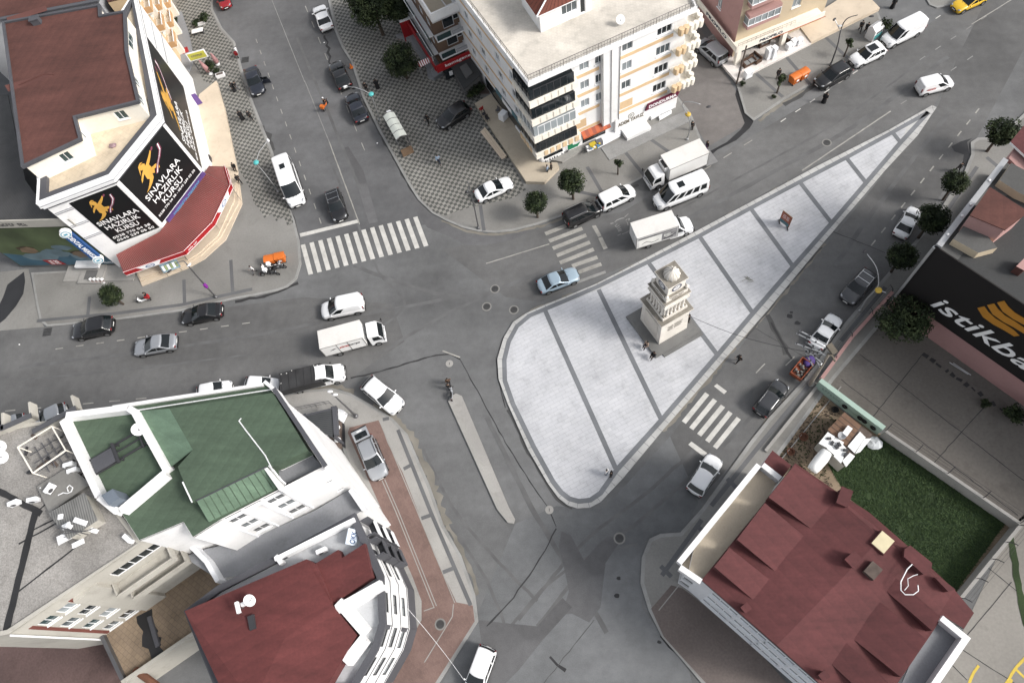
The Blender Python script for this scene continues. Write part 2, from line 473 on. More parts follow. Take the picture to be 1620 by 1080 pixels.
SW_A=[(310,-60),(338,-5),(337,15),(352,45),(372,67),(386,118),(402,165),(416,200),(432,240),(447,300),(466,348),(474,380),(477,418),(470,442),(455,455),(438,461),(405,468),(375,473),(287,493),(182,507),(100,515),(75,517),(64,508),(58,480),(50,432),(180,425),(190,300),(180,-60)]
SW_B=[(500,-60),(519,0),(530,50),(541,76),(556,100),(573,153),(597,203),(618,241),(633,268),(645,290),(662,317),(684,338),(706,350),(732,361),(757,367),(783,369),(812,366),(850,356),(895,341),(950,316),(1017,282),(1085,247),(1113,238),(1108,218),(1093,180),(1066,146),(980,90),(760,-60)]
SW_C=[(1165,135),(1178,180),(1192,192),(1240,159),(1290,130),(1345,96),(1392,62),(1395,35),(1384,10),(1368,-12),(1250,-10),(1120,60)]
SW_C2=[(1463,-3),(1470,9),(1482,14),(1502,10),(1520,-4),(1540,-50),(1450,-50)]
SW_D=[(1135,1110),(1082,1047),(1047,1007),(1026,965),(1013,922),(1015,882),(1027,852),(1045,844),(1076,842),(1110,804),(1185,700),(1215,662),(1275,597),(1305,555),(1337,510),(1378,462),(1415,420),(1480,342),(1525,272),(1536,245),(1535,226),(1546,219),(1580,218),(1640,160),(1700,160),(1590,270),(1483,420),(1405,500),(1320,600),(1215,745),(1110,900),(1200,1110)]
SW_E=[(440,632),(455,622),(480,618),(525,614),(555,622),(587,640),(622,662),(645,687),(660,722),(680,767),(702,830),(730,878),(752,940),(757,982),(732,1022),(692,1085),(690,1110),(590,1110),(600,900),(540,700),(430,650)]
PLAZA=[(1481,171),(1474,168),(1405,207),(1290,265),(1215,306),(1110,362),(1022,409),(945,449),(895,470),(862,483),(833,496),(812,510),(797,535),(787,568),(789,600),(803,638),(835,710),(867,765),(884,788),(898,799),(913,804),(933,803),(950,794),(985,757),(1047,682),(1110,610),(1170,541),(1215,490),(1302,385),(1400,270),(1452,214)]
MEDIAN=[(710,636),(713,627),(722,623),(731,627),(737,641),(805,802),(815,821),(813,828),(804,827),(787,806)]
pavement(SW_A,'concrete'); pavement(SW_B,'concrete'); pavement(SW_C,'concrete'); pavement(SW_C2,'concrete'); pavement(SW_D,'concrete',.35); pavement(SW_E,'concrete_pale',.3)
pavement(PLAZA,'plaza_pavers',.75,'plaza_kerb',.15,'plaza',[(1446,190)]+PLAZA[2:-2]+[(1398,268),(1440,218)])
pavement(MEDIAN,'concrete_pale',.12,'concrete_pale',.2,'traffic_island')

def paving(px,m,z,name='paving'):
 mb=MB(); sheet(mb,PL(px,z),z); return struct(name,mb,MATS[m])
paving([(315,-60),(334,-5),(333,17),(347,47),(367,69),(381,119),(397,167),(411,202),(427,242),(446,303),(458,330),(464,352),(455,358),(449,343),(437,350),(430,338),(418,345),(410,330),(402,322),(394,296),(378,268),(355,172),(345,140),(322,128),(290,60),(265,-60)],'checker_paving',KH+.008,'checker_paving')
paving([(505,-60),(524,0),(535,50),(546,77),(561,101),(578,154),(602,204),(623,242),(638,268),(650,290),(667,317),(688,337),(705,341),(740,329),(813,313),(832,300),(805,250),(770,165),(745,125),(705,0),(680,-60)],'checker_paving',KH+.008,'checker_paving')
paving([(550,684),(553,676),(600,664),(613,700),(637,747),(661,808),(687,877),(722,952),(748,957),(751,982),(728,1018),(685,1085),(610,1085),(650,1010),(667,980),(667,950),(652,910),(610,820)],'red_paving',KH+.008,'red_paving')
paving([(1050,1006),(1030,962),(1062,925),(1080,930),(1100,945),(1200,1030),(1250,1085),(1122,1085),(1084,1044)],'pave_brown',KH+.010,'red_paving')

# plaza: border band following the kerb, cross bands
mb=MB()
pz=PL(PLAZA)
BAND=[(1468,179),(1411,211),(1338,251),(1265,289),(1188,330),(1107,374),(1026,415),(944,455),(900,474),(862,490),(838,500),(818,517),(805,541),(798,570),(799,603),(812,640),(845,708),(875,762),(888,779),(901,789),(916,793),(934,791),(950,780),(976,743),(1047,664),(1135,562),(1191,496),(1255,422),(1316,353),(1370,290),(1424,227),(1468,179)]
strip(mb,PL(BAND),.5,.158)
for a,b in [((863,493),(974,741)),((947,459),(1045,662)),((1027,418),(1133,560)),((1107,376),(1189,494)),((1188,332),(1253,421)),((1266,291),(1314,353)),((1339,252),(1369,290)),((1412,212),(1424,227))]:
 strip(mb,[P2(*a),P2(*b)],.5,.162)
struct('paving_band',mb,MATS['plaza_band'])
# joints of the long kerb slabs round the plaza
mb=MB()
k1=inset(pz,.02); k2=inset(pz,.72)
for i in range(len(pz)):
 j=(i+1)% len(pz); a,b,c,d=Vector(k1[i]),Vector(k1[j]),Vector(k2[i]),Vector(k2[j])
 n=max(1,int((b-a).length/1.0))
 for q in range(n):
  strip(mb,[tuple(a.lerp(b,q/n)),tuple(c.lerp(d,q/n))],.035,.1535)
struct('kerb_joints',mb,MATS['slab_band'])

# dark bands in the pavements
mb=MB()
zb=KH+.009
for a,b in [((630,680),(682,810)),((682,810),(745,957)),((606,664),(616,662)),((639,742),(652,735)),((667,820),(684,814)),((701,905),(719,898))]:
 strip(mb,[P2(*a),P2(*b)],.38,zb)
for a,b in [((895,300),(951,312)),((929,265),(955,310)),((990,243),(1020,280)),((1005,205),(1063,245)),((1242,90),(1281,135)),((1305,60),(1340,93)),((1196,118),(1238,155)),((760,325),(766,366)),
((60,508),(180,497)),((180,497),(287,483)),((287,483),(400,458)),((143,470),(140,500)),((292,443),(293,480)),((366,412),(369,462)),
((1125,800),(1205,700)),((1205,700),(1300,585)),((1047,910),(1110,822)),((1045,895),(1062,912)),((1100,830),(1117,845)),((1150,757),(1165,772)),((1330,540),(1400,455)),((1375,495),(1400,515)),((1490,345),(1545,265)),((1560,250),(1590,275))]:
 strip(mb,[P2(*a),P2(*b)],.42,zb)
struct('paving_band',mb,MATS['slab_band'])
mb=MB()
for a,b in [((605,760),(627,810)),((627,810),(687,960)),((609,758),(631,809)),((631,809),(691,958)),((600,664),(661,810)),((661,810),(720,953)),((671,966),(688,960)),((718,955),(716,975)),((716,975),(672,1047)),((1042,965),(1175,800)),((1175,800),(1330,612))]:
 strip(mb,[P2(*a),P2(*b)],.09,zb+.004)
struct('paving_line',mb,MATS['concrete_pale'])

# ---- markings
mb=MB(); ZM=.014
def quad(px,mi=0): sheet(mb,PL(px),ZM,mi)
def zoomq(ox,oy,pts,mi=0): quad([(ox+x/4,oy+y/4) for x,y in pts],mi)
for i in range(14):
 a=i/13
 tx,ty=405+(297+711*a)/4,270+(468-175*a)/4
 bx,by=405+(347+730*a)/4,270+(656-178*a)/4
 quad([(tx-3.4,ty+.9),(tx+3.4,ty-.9),(bx+3.6,by-.9),(bx-3.6,by+.9)])
zoomq(405,270,[(276,398),(640,310),(648,330),(282,420)])
for (x0,y0),(x1,y1) in [((210,400),(405,322)),((235,445),(445,365)),((258,492),(470,407)),((283,537),(493,452)),((303,583),(517,497)),((380,603),(540,547)),((412,645),(565,590))]:
 zoomq(810,270,[(x0-5,y0-10),(x1-5,y1-10),(x1+6,y1+11),(x0+6,y0+11)],1)
zoomq(810,270,[(385,706),(590,632),(596,648),(392,722)],2)
zoomq(810,270,[(505,350),(530,345),(567,412),(545,420)],1); zoomq(810,270,[(546,428),(570,418),(605,490),(580,500)],1)
for (x0,y0),(x1,y1) in [((1235,330),(1087,512)),((1285,368),(1134,552)),((1335,408),(1184,592)),((1383,447),(1235,632)),((1435,485),(1284,672))]:
 zoomq(810,540,[(x0-13,y0-9),(x0+13,y0+9),(x1+13,y1+9),(x1-13,y1-9)])
zoomq(810,540,[(1278,283),(1297,268),(1360,315),(1342,333)]); zoomq(810,540,[(1115,652),(1135,632),(1235,705),(1212,728)])
def line(a,b,wd=.13,mi=0): strip(mb,densify([P2(*a),P2(*b)],.6),wd,ZM,mi,.25)
def dashes(a,b,n,frac=.4,wd=.13,mi=0):
 a,b=Vector(P2(*a)),Vector(P2(*b))
 for i in range(n):
  p=a.lerp(b,i/(n-1)); d=(b-a)/(n-1)*frac
  strip(mb,[p,p+d],wd,ZM,mi,.2)
line((521,225),(569,355),.14,1); line((430,0),(482,130),.1,2); line((482,128),(521,225),.11,2)
dashes((405,62),(505,345),15,.38,.11,1); dashes((483,10),(572,226),9,.4,.11,1)
dashes((88,552),(383,512),10,.37,.13,1); dashes((8,650),(215,631),6,.4,.13,1)
line((769,417),(869,386),.14,1)
line((1269,270),(1409,176),.15,1); dashes((1235,193),(1480,30),12,.36,.13,0); dashes((1425,165),(1530,95),5,.35,.12,2)
line((1537,39),(1600,0),.12,1); dashes((1455,95),(1600,0),7,.35,.11,2)
dashes((1549,172),(1385,380),12,.42,.14,1); dashes((1190,222),(1125,262),3,.4,.12,1)
line((700,555),(728,565),.18,1); line((1196,590),(1210,575),.12,1); line((1236,617),(1243,608),.12,1); line((1243,578),(1257,564),.12,1)
# worn slow-down lettering in the lane
for q in [[(200,450),(270,430),(285,450),(225,475)],[(295,420),(345,375),(440,335),(505,325),(510,345),(450,355),(360,390),(310,430)],[(500,320),(590,240),(600,255),(530,320)],[(360,705),(430,670),(440,685),(370,718)],[(455,675),(520,650),(640,590),(640,605),(560,655),(470,690)],
[(300,510),(350,460),(365,470),(330,500),(345,520),(400,480),(412,494),(345,545)],[(350,560),(420,515),(432,530),(362,580)],[(365,590),(440,555),(450,575),(375,612)],[(370,615),(460,590),(465,604),(385,634)],[(530,380),(570,350),(580,362),(545,395)],[(545,400),(590,440),(600,500),(580,490),(570,440)],[(590,345),(630,340),(635,372),(600,400),(592,385)]]:
 sheet(mb,PL([(950+x/13.5,320+y/13.5) for x,y in q]),ZM,2)
struct('road_marking',mb,[MATS['road_paint'],mat('road_paint_faded',(.40,.39,.36),.85,.2,2,.2,grime=.6),MATS['road_paint_worn']])

# cracks, sealed joints, damp runs
mb=MB()
def crack(px,wd,mi=0,wob=.05): strip(mb,densify([P2(*p) for p in px],.7,wob),wd,.012,mi,.5)
crack([(555,598),(600,588),(650,573),(690,562),(712,560),(728,568)],.16)
crack([(728,568),(745,600),(770,645),(800,700),(850,780),(868,804)],.09)
crack([(880,835),(862,870),(845,900),(812,945),(770,990)],.13); crack([(868,806),(880,833)],.1)
crack([(860,1080),(940,980)],.06,1); crack([(1160,500),(1230,540),(1275,565)],.05)
crack([(1302,360),(1400,400)],.06); crack([(1245,560),(1213,498)],.55,1,.1); crack([(1252,568),(1220,510)],.25,0,.05)
crack([(800,645),(788,600),(786,570),(797,532)],.10); crack([(905,806),(880,790),(835,715),(803,648)],.22,1,.1)
crack([(1300,390),(1240,460),(1180,535)],.18,1,.1)
crack([(320,1000),(330,1000)],.1)
crack([(575,160),(620,245),(650,300),(672,325)],.3,1,.15); crack([(432,240),(425,215),(415,200)],.6,1,.2)
crack([(470,448),(440,463),(405,470),(372,478)],.35,0,.15); crack([(474,380),(466,350),(448,305)],.25,1,.1)
crack([(515,55),(520,85),(523,110)],.3,0,.25); crack([(870,1040),(895,1060)],.25,0,.1)
crack([(1092,1050),(1060,1022),(1045,1005)],.25,0,.12)
crack([(880,345),(950,320),(1010,292)],.35,1,.1); crack([(1240,165),(1290,136),(1320,118)],.45,1,.15)
sheet(mb,PL([(1165,142),(1172,150),(1178,175),(1192,193),(1186,203),(1165,222),(1135,237),(1128,243),(1122,240),(1150,225),(1172,205),(1178,195),(1172,178),(1163,150)]),.016,2)
sheet(mb,PL([(38,430),(40,445),(37,465),(25,485),(8,505),(-5,515),(-5,490),(5,470),(12,450)]),.016,2)
sheet(mb,PL([(1538,219),(1530,225),(1534,245),(1528,262),(1540,268),(1522,262),(1525,245),(1510,240),(1505,232),(1520,224)]),.016,2)
for x,y,r in [(1249,500,.35),(1261,511,.3),(1252,494,.2),(979,914,.2),(976,942,.25),(1043,1015,.2),(560,140,.3),(1233,150,.3),(740,196,.25)]:
 sheet(mb,[(P(x,y).x+r*math.cos(k)*random.uniform(.7,1.3),P(x,y).y+r*math.sin(k)*random.uniform(.6,1)) for k in [i*.7 for i in range(9)]],.017,2)
struct('road_stain',mb,[MATS['crack'],MATS['damp'],MATS['wet_stain']])

# tyre marks on the turning lines, sandy dust along the kerbs
mat('tyre_mark',(.146,.147,.149),.9,.2,1.5,.1); mat('kerb_dust',(.235,.22,.19),.95,.25,1.2,.12)
mb=MB()
def curve(px,wd,mi,jag=.15,step=.8,wob=.05,z=.0095):
 q=[Vector((*P2(*p),0)) for p in px]; out=[]
 for i in range(len(q)-1):
  a,b,c,d=q[max(i-1,0)],q[i],q[i+1],q[min(i+2,len(q)-1)]
  for k in range(6):
   u=k/6; out.append(.5*((2*b)+(c-a)*u+(2*a-5*b+4*c-d)*u*u+(3*b-a-3*c+d)*u ** 3))
 out.append(q[-1]); strip(mb,densify(out,step,wob),wd,z,mi,jag)
for px in ([(600,560),(700,500),(800,455),(900,415),(1000,380)],[(560,420),(640,450),(740,470),(830,440),(960,390)],[(520,250),(560,340),(600,430),(640,480),(600,520)],[(640,700),(690,800),(760,900),(800,1000),(790,1080)],[(665,700),(715,800),(790,890),(850,950)],[(1240,600),(1150,700),(1040,800),(940,880),(850,990)],[(1215,590),(1120,690),(1010,790),(920,860),(820,980)],[(770,660),(800,720),(840,800),(900,900),(960,1000)],[(1010,860),(930,880),(860,930),(800,1000)],
[(30,580),(200,560),(400,530),(560,500),(720,470)],[(30,600),(200,585),(400,560)],[(1060,360),(1200,285),(1350,200),(1500,90)],[(1040,350),(1180,275),(1330,190),(1480,80)],[(470,60),(520,180),(570,300)],[(1320,420),(1400,310),(1500,180)]):
 curve(px,random.uniform(.22,.5),0)
for px,wd in (([(590,641),(625,664),(648,688),(664,722),(684,768),(706,830)],.8),([(705,828),(735,880),(756,940)],.35),([(700,349),(740,365),(785,371),(850,359),(900,342)],.3),([(1200,191),(1242,161),(1290,133)],.4),([(1080,845),(1112,806),(1188,701),(1216,664),(1278,598)],.35),([(1165,545),(1217,491),(1305,385)],.3),([(1048,683),(1110,612),(1163,549)],.45),([(820,506),(862,484),(945,451),(1022,411)],.5),([(1115,362),(1215,308),(1290,267)],.35),([(480,616),(525,612),(560,620)],.5)):
 curve(px,wd,1,.7,.35,.08,.0105)
struct('road_dust',mb,[MATS['tyre_mark'],MATS['kerb_dust']])

# far ground pieces
paving([(-40,1000),(15,1003),(175,1003),(250,1100),(-40,1110)],'red_dirt',.02,'dirt_yard')
paving([(1302,602),(1420,478),(1700,690),(1700,760),(1600,835)],'yard',.02,'concrete_yard')
paving([(1480,1090),(1600,832),(1700,740),(1760,1100)],'yard_pale',.02,'parking_lot')
paving([(1215,735),(1296,618),(1345,660),(1400,690),(1600,830),(1500,960),(1290,790)],'soil',.02,'garden_soil')
# grass: one sheet of blades nobody could count
gmb=MB(); random.seed(3)
gp=[(1310,735),(1345,705),(1395,690),(1470,735),(1590,828),(1512,935),(1440,868),(1340,785)]
def inside(x,y,poly):
 c=False
 for i in range(len(poly)):
  x0,y0=poly[i]; x1,y1=poly[i-1]
  if (y0 > y)!=(y1 > y) and x <(x1-x0)*(y-y0)/(y1-y0)+x0: c=not c
 return c
sheet(gmb,PL(gp,.03),.03)
k=0
while k < 26000:
 x,y=random.uniform(1305,1592),random.uniform(688,938)
 if not inside(x,y,gp): continue
 k += 1
 if noise.noise((x*.06,y*.06,0))<-.5: continue
 p=P(x,y,.03); a=random.uniform(0,6.28); h=random.uniform(.05,.18); s=random.uniform(.03,.06)
 u=Vector((math.cos(a),math.sin(a),0))*s; l=Vector((random.uniform(-.25,.25),random.uniform(-.25,.25),h))
 gmb.face([p-u,p+u,p+l],1+(k % 3))
o=gmb.build('grass',[mat('grass_base',(.036,.06,.022),.95,.4,.7,.3),mat('grass_a',(.045,.085,.026),.8),mat('grass_b',(.062,.105,.032),.8),mat('grass_c',(.03,.06,.022),.8)])
tag(o,'rough green grass plot behind the red-roofed building','grass',kind='stuff')

# manholes
def manhole(x,y,r=.42,m='manhole',ring=True):
 mb=MB(); p=P(x,y)
 mb.lathe((p.x,p.y,.012),[(r*1.35,0),(r*1.35,.006),(r*1.05,.007)],20,1)
 mb.lathe((p.x,p.y,.013),[(r,0),(r,.012)],20,0)
 for k in range(-3,4):
  hw=math.sqrt(max(0,(r*.85)** 2-(k*r*.24)** 2))
  mb.box((p.x,p.y+k*r*.24,.025),hw*2,r*.1,.006,2)
 return mb.build('manhole_cover',[MATS[m],MATS['concrete'],MATS['crack']])
for x,y,l in [(783,457,'round iron manhole cover in the junction, nearest the zebra crossing'),(770,485,'round iron manhole cover left of the plaza tip, west of its twin'),(813,490,'round iron manhole cover touching the rounded plaza kerb'),(980,851,'dark round manhole cover in the lower street past the plaza'),(1308,226,'big round manhole ring on the upper street beside the long white line')]:
 tag(manhole(x,y),l,'manhole cover')
for x,y,l in [(697,987,'round manhole cover set in the red corner pavement')]:
 o=manhole(x,y,.4); o.location.z += KH; tag(o,l,'manhole cover')
for x,y,l in [(711,575,'pale round concrete cover in the road above the traffic island'),(869,806,'pale round concrete cover at the lower plaza kerb')]:
 mb=MB(); p=P(x,y); mb.lathe((p.x,p.y,.012),[(.42,0),(.42,.012),(.36,.02)],20,0); mb.box((p.x,p.y,.032),.06,.3,.004,1)
 tag(mb.build('manhole_cover',[MATS['concrete_pale'],MATS['crack']]),l,'manhole cover')
for x,y,l in [(75,525,'rusty drain grate by the kerb near the parked black hatchback'),(388,95,'small drain grate beside the parked scooter')]:
 mb=MB(); p=P(x,y)
 mb.box((p.x,p.y,.012),1.1,1.1,.01,0,.1)
 for k in range(5): mb.box((p.x,p.y-.4+k*.2,.023),.9,.07,.006,1,.0)
 tag(mb.build('drain_grate',[MATS['manhole'],MATS['crack']]),l,'drain grate')
# ================================================================ vehicles
def paint(name,col,rough=.32,metal=0.0):
 return mat(name,col,rough,.05,.5,.02,metal=metal,coat=.7,spec=.5)
PAINT={'white': paint('paint_white',(.74,.75,.76)),'black': paint('paint_black',(.012,.012,.014)),'grey': paint('paint_grey',(.06,.063,.07)),
'silver': paint('paint_silver',(.42,.44,.47),.35,.35),'blue': paint('paint_light_blue',(.38,.49,.58),.35,.2),'red': paint('paint_red',(.32,.012,.018)),
'yellow': paint('paint_yellow',(.80,.50,.02)),'navy': paint('paint_navy',(.018,.022,.035)),'charcoal': paint('paint_charcoal',(.035,.037,.042))}
GLASS=glassmat('car_glass',(.010,.014,.016),.05)
TYRE=mat('tyre',(.018,.018,.018),.9,.2,4); RIM=mat('alloy_rim',(.42,.43,.44),.35,.1,4,metal=.7)
TRIM=mat('black_trim',(.018,.018,.019),.6); LAMP=mat('headlamp',(.40,.42,.45),.12,.1,5,spec=.7); TAIL=mat('tail_lamp',(.20,.008,.01),.2)
PLATE=mat('plate_white',(.72,.72,.70),.5); CHROME=mat('chrome',(.6,.61,.62),.2,metal=.9); CHASSIS=mat('chassis',(.03,.03,.032),.8,.3,3)

def lerp(a,b,t): return a+(b-a)*t
def interp(tab,t):
 for (a,x),(b,y) in zip(tab,tab[1:]):
  if t <= b: return lerp(x,y,max(0,(t-a)/(b-a)))
 return tab[-1][1]

# length, width, height, belt, deck heights rear..front, cabin x: rear base, rear roof, front roof, windscreen base; side panes; options
SPECS={
'sedan': dict(L=4.55,W=1.80,H=1.45,belt=.92,deck=[(-1,.80),(-.94,.95),(-.6,.99),(.3,.97),(.62,.93),(.88,.80),(1,.62)],cab=(-1.85,-.95,.12,1.16),side=2),
'hatch': dict(L=4.15,W=1.78,H=1.48,belt=.93,deck=[(-1,.82),(-.95,.97),(-.6,.99),(.3,.98),(.64,.94),(.9,.80),(1,.62)],cab=(-2.02,-1.48,.15,1.16),side=2),
'suv': dict(L=4.45,W=1.86,H=1.66,belt=1.04,deck=[(-1,.90),(-.95,1.06),(.3,1.10),(.66,1.05),(.9,.92),(1,.70)],cab=(-2.18,-1.66,.22,1.18),side=3),
'mpv': dict(L=4.40,W=1.83,H=1.82,belt=1.08,deck=[(-1,1.0),(-.96,1.10),(.4,1.10),(.7,1.03),(.92,.90),(1,.70)],cab=(-2.18,-2.0,.42,1.42),side=3),
'cargo_van': dict(L=4.45,W=1.84,H=1.84,belt=1.08,deck=[(-1,1.0),(-.96,1.10),(.4,1.10),(.7,1.03),(.92,.90),(1,.70)],cab=(-2.18,-2.05,.42,1.42),side=1,blind=True),
'panel_van': dict(L=5.7,W=2.0,H=2.35,belt=1.22,deck=[(-1,1.15),(-.97,1.24),(.5,1.25),(.76,1.15),(.94,1.0),(1,.75)],cab=(-2.80,-2.70,.95,2.02),side=1,blind=True),
'minibus': dict(L=6.3,W=2.0,H=2.50,belt=1.25,deck=[(-1,1.2),(-.97,1.27),(.5,1.28),(.78,1.16),(.94,1.0),(1,.75)],cab=(-3.10,-3.0,1.30,2.42),side=5),
}

def car_geom(key):
 """the meshes of one vehicle type, forward +x, standing on z = 0"""
 s=SPECS[key]; L,W,H=s['L'],s['W'],s['H']; out=[]
 b=MB()
 ts=[-1,-.985,-.95,-.88,-.76,-.6,-.4,-.2,0,.2,.4,.6,.76,.88,.95,.985,1]
 def ring(t):
  zt=interp(s['deck'],t); w=W/2*(1-.20*abs(t)** 9); lo=.22+(.10 if abs(t)> .97 else 0)
  pr=[(0,zt+.02),(.5,zt+.012),(.8,zt-.015),(.94,zt-.07),(1.0,lerp(zt,lo,.38)),(.985,lerp(zt,lo,.68)),(.93,lo+.03),(.5,lo)]
  pts=[]
  for k,(f,z) in enumerate(pr+[(0,lo)]+[(-f,z) for f,z in pr[:0:-1]]):
   x=L/2*t
   sg=1 if t > 0 else-1
   x -= sg*(.16 if t > 0 else .07)*f*f*abs(t)** 6
   pts.append((x,f*w,z))
  return pts
 rings=[ring(t) for t in ts]; n=len(rings[0]); i0=len(b.v)
 for r in rings: b.v += r
 for k in range(len(ts)-1):
  for q in range(n):
   b.f.append((i0+k*n+q,i0+k*n+(q+1)% n,i0+(k+1)*n+(q+1)% n,i0+(k+1)*n+q)); b.m.append(0)
 b.f.append(tuple(i0+q for q in range(n-1,-1,-1))); b.m.append(0)
 e=i0+(len(ts)-1)*n; b.f.append(tuple(e+q for q in range(n))); b.m.append(0)
 # cabin
 xr0,xr1,xf1,xf0=s['cab']; zb=s['belt']-.04; tall=H > 2
 wb,wt=W/2*.965,W/2*(.84 if not tall else .90)
 def outl(u,grow=0.0,shrink=1.0):
  xr,xf=lerp(xr0,xr1,u)-grow,lerp(xf0,xf1,u)+grow
  ww=lerp(wb,wt,u ** 1.25)+grow; r=.16
  if shrink != 1:
   cx=(xr+xf)/2; xr,xf,ww=cx+(xr-cx)*shrink,cx+(xf-cx)*shrink,ww*shrink
  pts=[]
  for k in range(7):
   y=lerp(-(ww-r),ww-r,k/6); pts.append((xf-.16*(y/ww)** 2,y))
  cxf=xf-.16*((ww-r)/ww)** 2
  for a in (30,60): pts.append((cxf-r+r*math.cos(R(a)),ww-r+r*math.sin(R(a))))
  cxr=xr+.08*((ww-r)/ww)** 2
  for k in range(21): pts.append((lerp(cxf-r,cxr+r,k/20),ww))
  for a in (120,150): pts.append((cxr+r+r*math.cos(R(a)),ww-r+r*math.sin(R(a))))
  for k in range(7):
   y=lerp(ww-r,-(ww-r),k/6); pts.append((xr+.08*(y/ww)** 2,y))
  for a in (210,240): pts.append((cxr+r+r*math.cos(R(a)),-(ww-r)+r*math.sin(R(a))))
  for k in range(21): pts.append((lerp(cxr+r,cxf-r,k/20),-ww))
  for a in (300,330): pts.append((cxf-r+r*math.cos(R(a)),-(ww-r)+r*math.sin(R(a))))
  return pts
 zr=H-.07
 us=[0,.25,.5,.75,.93,1.0]
 lv=[[(x,y,lerp(zb,zr,u)) for x,y in outl(u)] for u in us]
 lv.append([(x,y,H-.025) for x,y in outl(1.0,0,.955)]); lv.append([(x,y,H-.004) for x,y in outl(1.0,0,.82)]); lv.append([(x,y,H) for x,y in outl(1,0,.4)])
 n=len(lv[0]); i0=len(b.v)
 for r in lv: b.v += r
 for k in range(len(lv)-1):
  for q in range(n):
   b.f.append((i0+k*n+q,i0+k*n+(q+1)% n,i0+(k+1)*n+(q+1)% n,i0+(k+1)*n+q)); b.m.append(0)
 e=i0+(len(lv)-1)*n; b.f.append(tuple(e+q for q in range(n))); b.m.append(0)
 # wheel housings, sills
 wr=.33 if L < 5 else .36
 ax=(-L/2+(.82 if L < 5 else 1.2),L/2-(.88 if L < 5 else 1.0))
 for x in ax:
  for sg in (-1,1):
   yy=sg*(W/2+.004)
   c=[(x+math.cos(a)*(wr+.07),yy,max(.16,wr+math.sin(a)*(wr+.07))) for a in [2*math.pi*k/20 for k in range(20)]]
   b.face(c if sg < 0 else c[::-1],1)
 for sg in (-1,1): b.box((0,sg*(W/2-.03),.2),L*.48,.08,.12,1)
 out.append(('body',b,[None,TRIM],True,None))
 def patch(name,i0_,i1_,u0,u1,m=GLASS,g=.012):
  p=MB(); idx=range(i0_,i1_+1); uu=[lerp(u0,u1,k/4) for k in range(5)]
  rows=[]
  for u in uu:
   o=outl(u,g); rows.append([(*o[i % n],lerp(zb,zr,u)) for i in idx])
  k=len(rows[0])
  p.v=[q for r in rows for q in r]
  for a in range(4):
   for q in range(k-1):
    p.f.append((a*k+q,a*k+q+1,(a+1)*k+q+1,(a+1)*k+q)); p.m.append(0)
  out.append((name,p,[m],True,None))
 patch('windscreen',-1,7,.08,.95)
 if not s.get('blind'): patch('rear_window',31,39,.16,.92)
 elif key == 'cargo_van': pass
 ns=s['side']; lo,hi=(.14,.88) if not tall else (.12,.80)
 if s.get('blind'):
  segs=[(0,4 if tall else 6)]
 elif tall:
  segs=[(0,3)]+[(4+4*k,7+4*k) for k in range(4)]
 else:
  segs=[(1+round(19*k/ns),round(19*(k+1)/ns)) for k in range(ns)]
 for a,z in segs:
  patch('side_window',9+a,9+z,lo,hi); patch('side_window',61-z,61-a,lo,hi)
 # wheels
 for x in ax:
  for sg in (-1,1):
   def disc(r0,y0,y1,m,nn=20):
    t=MB()
    for yy in (y0,y1): t.v +=[(x+r0*math.cos(2*math.pi*k/nn),yy,wr+r0*math.sin(2*math.pi*k/nn)) for k in range(nn)]
    for k in range(nn): t.f.append((k,(k+1)% nn,nn+(k+1)% nn,nn+k)); t.m.append(0)
    t.f.append(tuple(range(nn-1,-1,-1))); t.f.append(tuple(range(nn,2*nn))); t.m +=[0,0]
    return t
   ty=disc(wr,sg*(W/2-.20),sg*(W/2+.018),TYRE)
   rm=disc(wr*.64,sg*(W/2+.0),sg*(W/2+.026),RIM)
   for k in range(5):
    a=2*math.pi*k/5; d=Vector((math.cos(a),0,math.sin(a)))
    c=Vector((x,sg*(W/2+.027),wr))+d*wr*.42
    rm.box((c.x,c.y,c.z-.02),.07,.004,.04,1)
   out.append(('wheel',ty,[TYRE],False,('rim',rm,[RIM,TRIM])))
 zl=interp(s['deck'],.93)-.12
 for sg in (-1,1):
  p=MB(); p.ball((L/2-.30,sg*W/2*.74,interp(s['deck'],.86)-.10),.24,.13,.075,8,5,0,Matrix.Rotation(-sg*.45,3,'Z')); out.append(('headlight',p,[LAMP],True,None))
  p=MB(); zt=interp(s['deck'],-.97)
  if tall or key in ('mpv','cargo_van'): p.box((-L/2+.07,sg*(W/2*.83),.85),.07,.12,.5,0)
  else: p.ball((-L/2*.955,sg*W/2*.72,zt-.08),.10,.22,.075,8,5,0,Matrix.Rotation(sg*.3,3,'Z'))
  out.append(('tail_light',p,[TAIL],not tall,None))
  p=MB(); p.ball((xf0-.38,sg*(W/2+.10),s['belt']+.07),.07,.115,.075,8,5); p.box((xf0-.36,sg*(W/2+.0),s['belt']+.0),.05,.12,.04)
  out.append(('mirror',p,[None],True,None))
 p=MB(); p.box((L/2-.055,0,.40),.09,W*.50,.20,0); p.box((L/2-.035,0,.635),.06,W*.3,.07,0); out.append(('grille',p,[TRIM],False,None))
 p=MB(); p.box((-L/2+.04,0,.30),.1,W*.72,.17,0); out.append(('bumper',p,[TRIM],False,None))
 p=MB(); p.box((L/2-.0,0,.47),.02,.50,.11); out.append(('number_plate',p,[PLATE],False,None))
 p=MB(); p.box((-L/2-.005,0,.62 if not tall else .75),.02,.50,.11); out.append(('number_plate',p,[PLATE],False,None))
 p=MB()
 for sg in (-1,1): p.tube([(xf0-.02,sg*.08+.15,zb+.07),(xf0-.16,sg*.4+.12,zb+.16)],.012,4)
 out.append(('wiper',p,[TRIM],False,None))
 return out

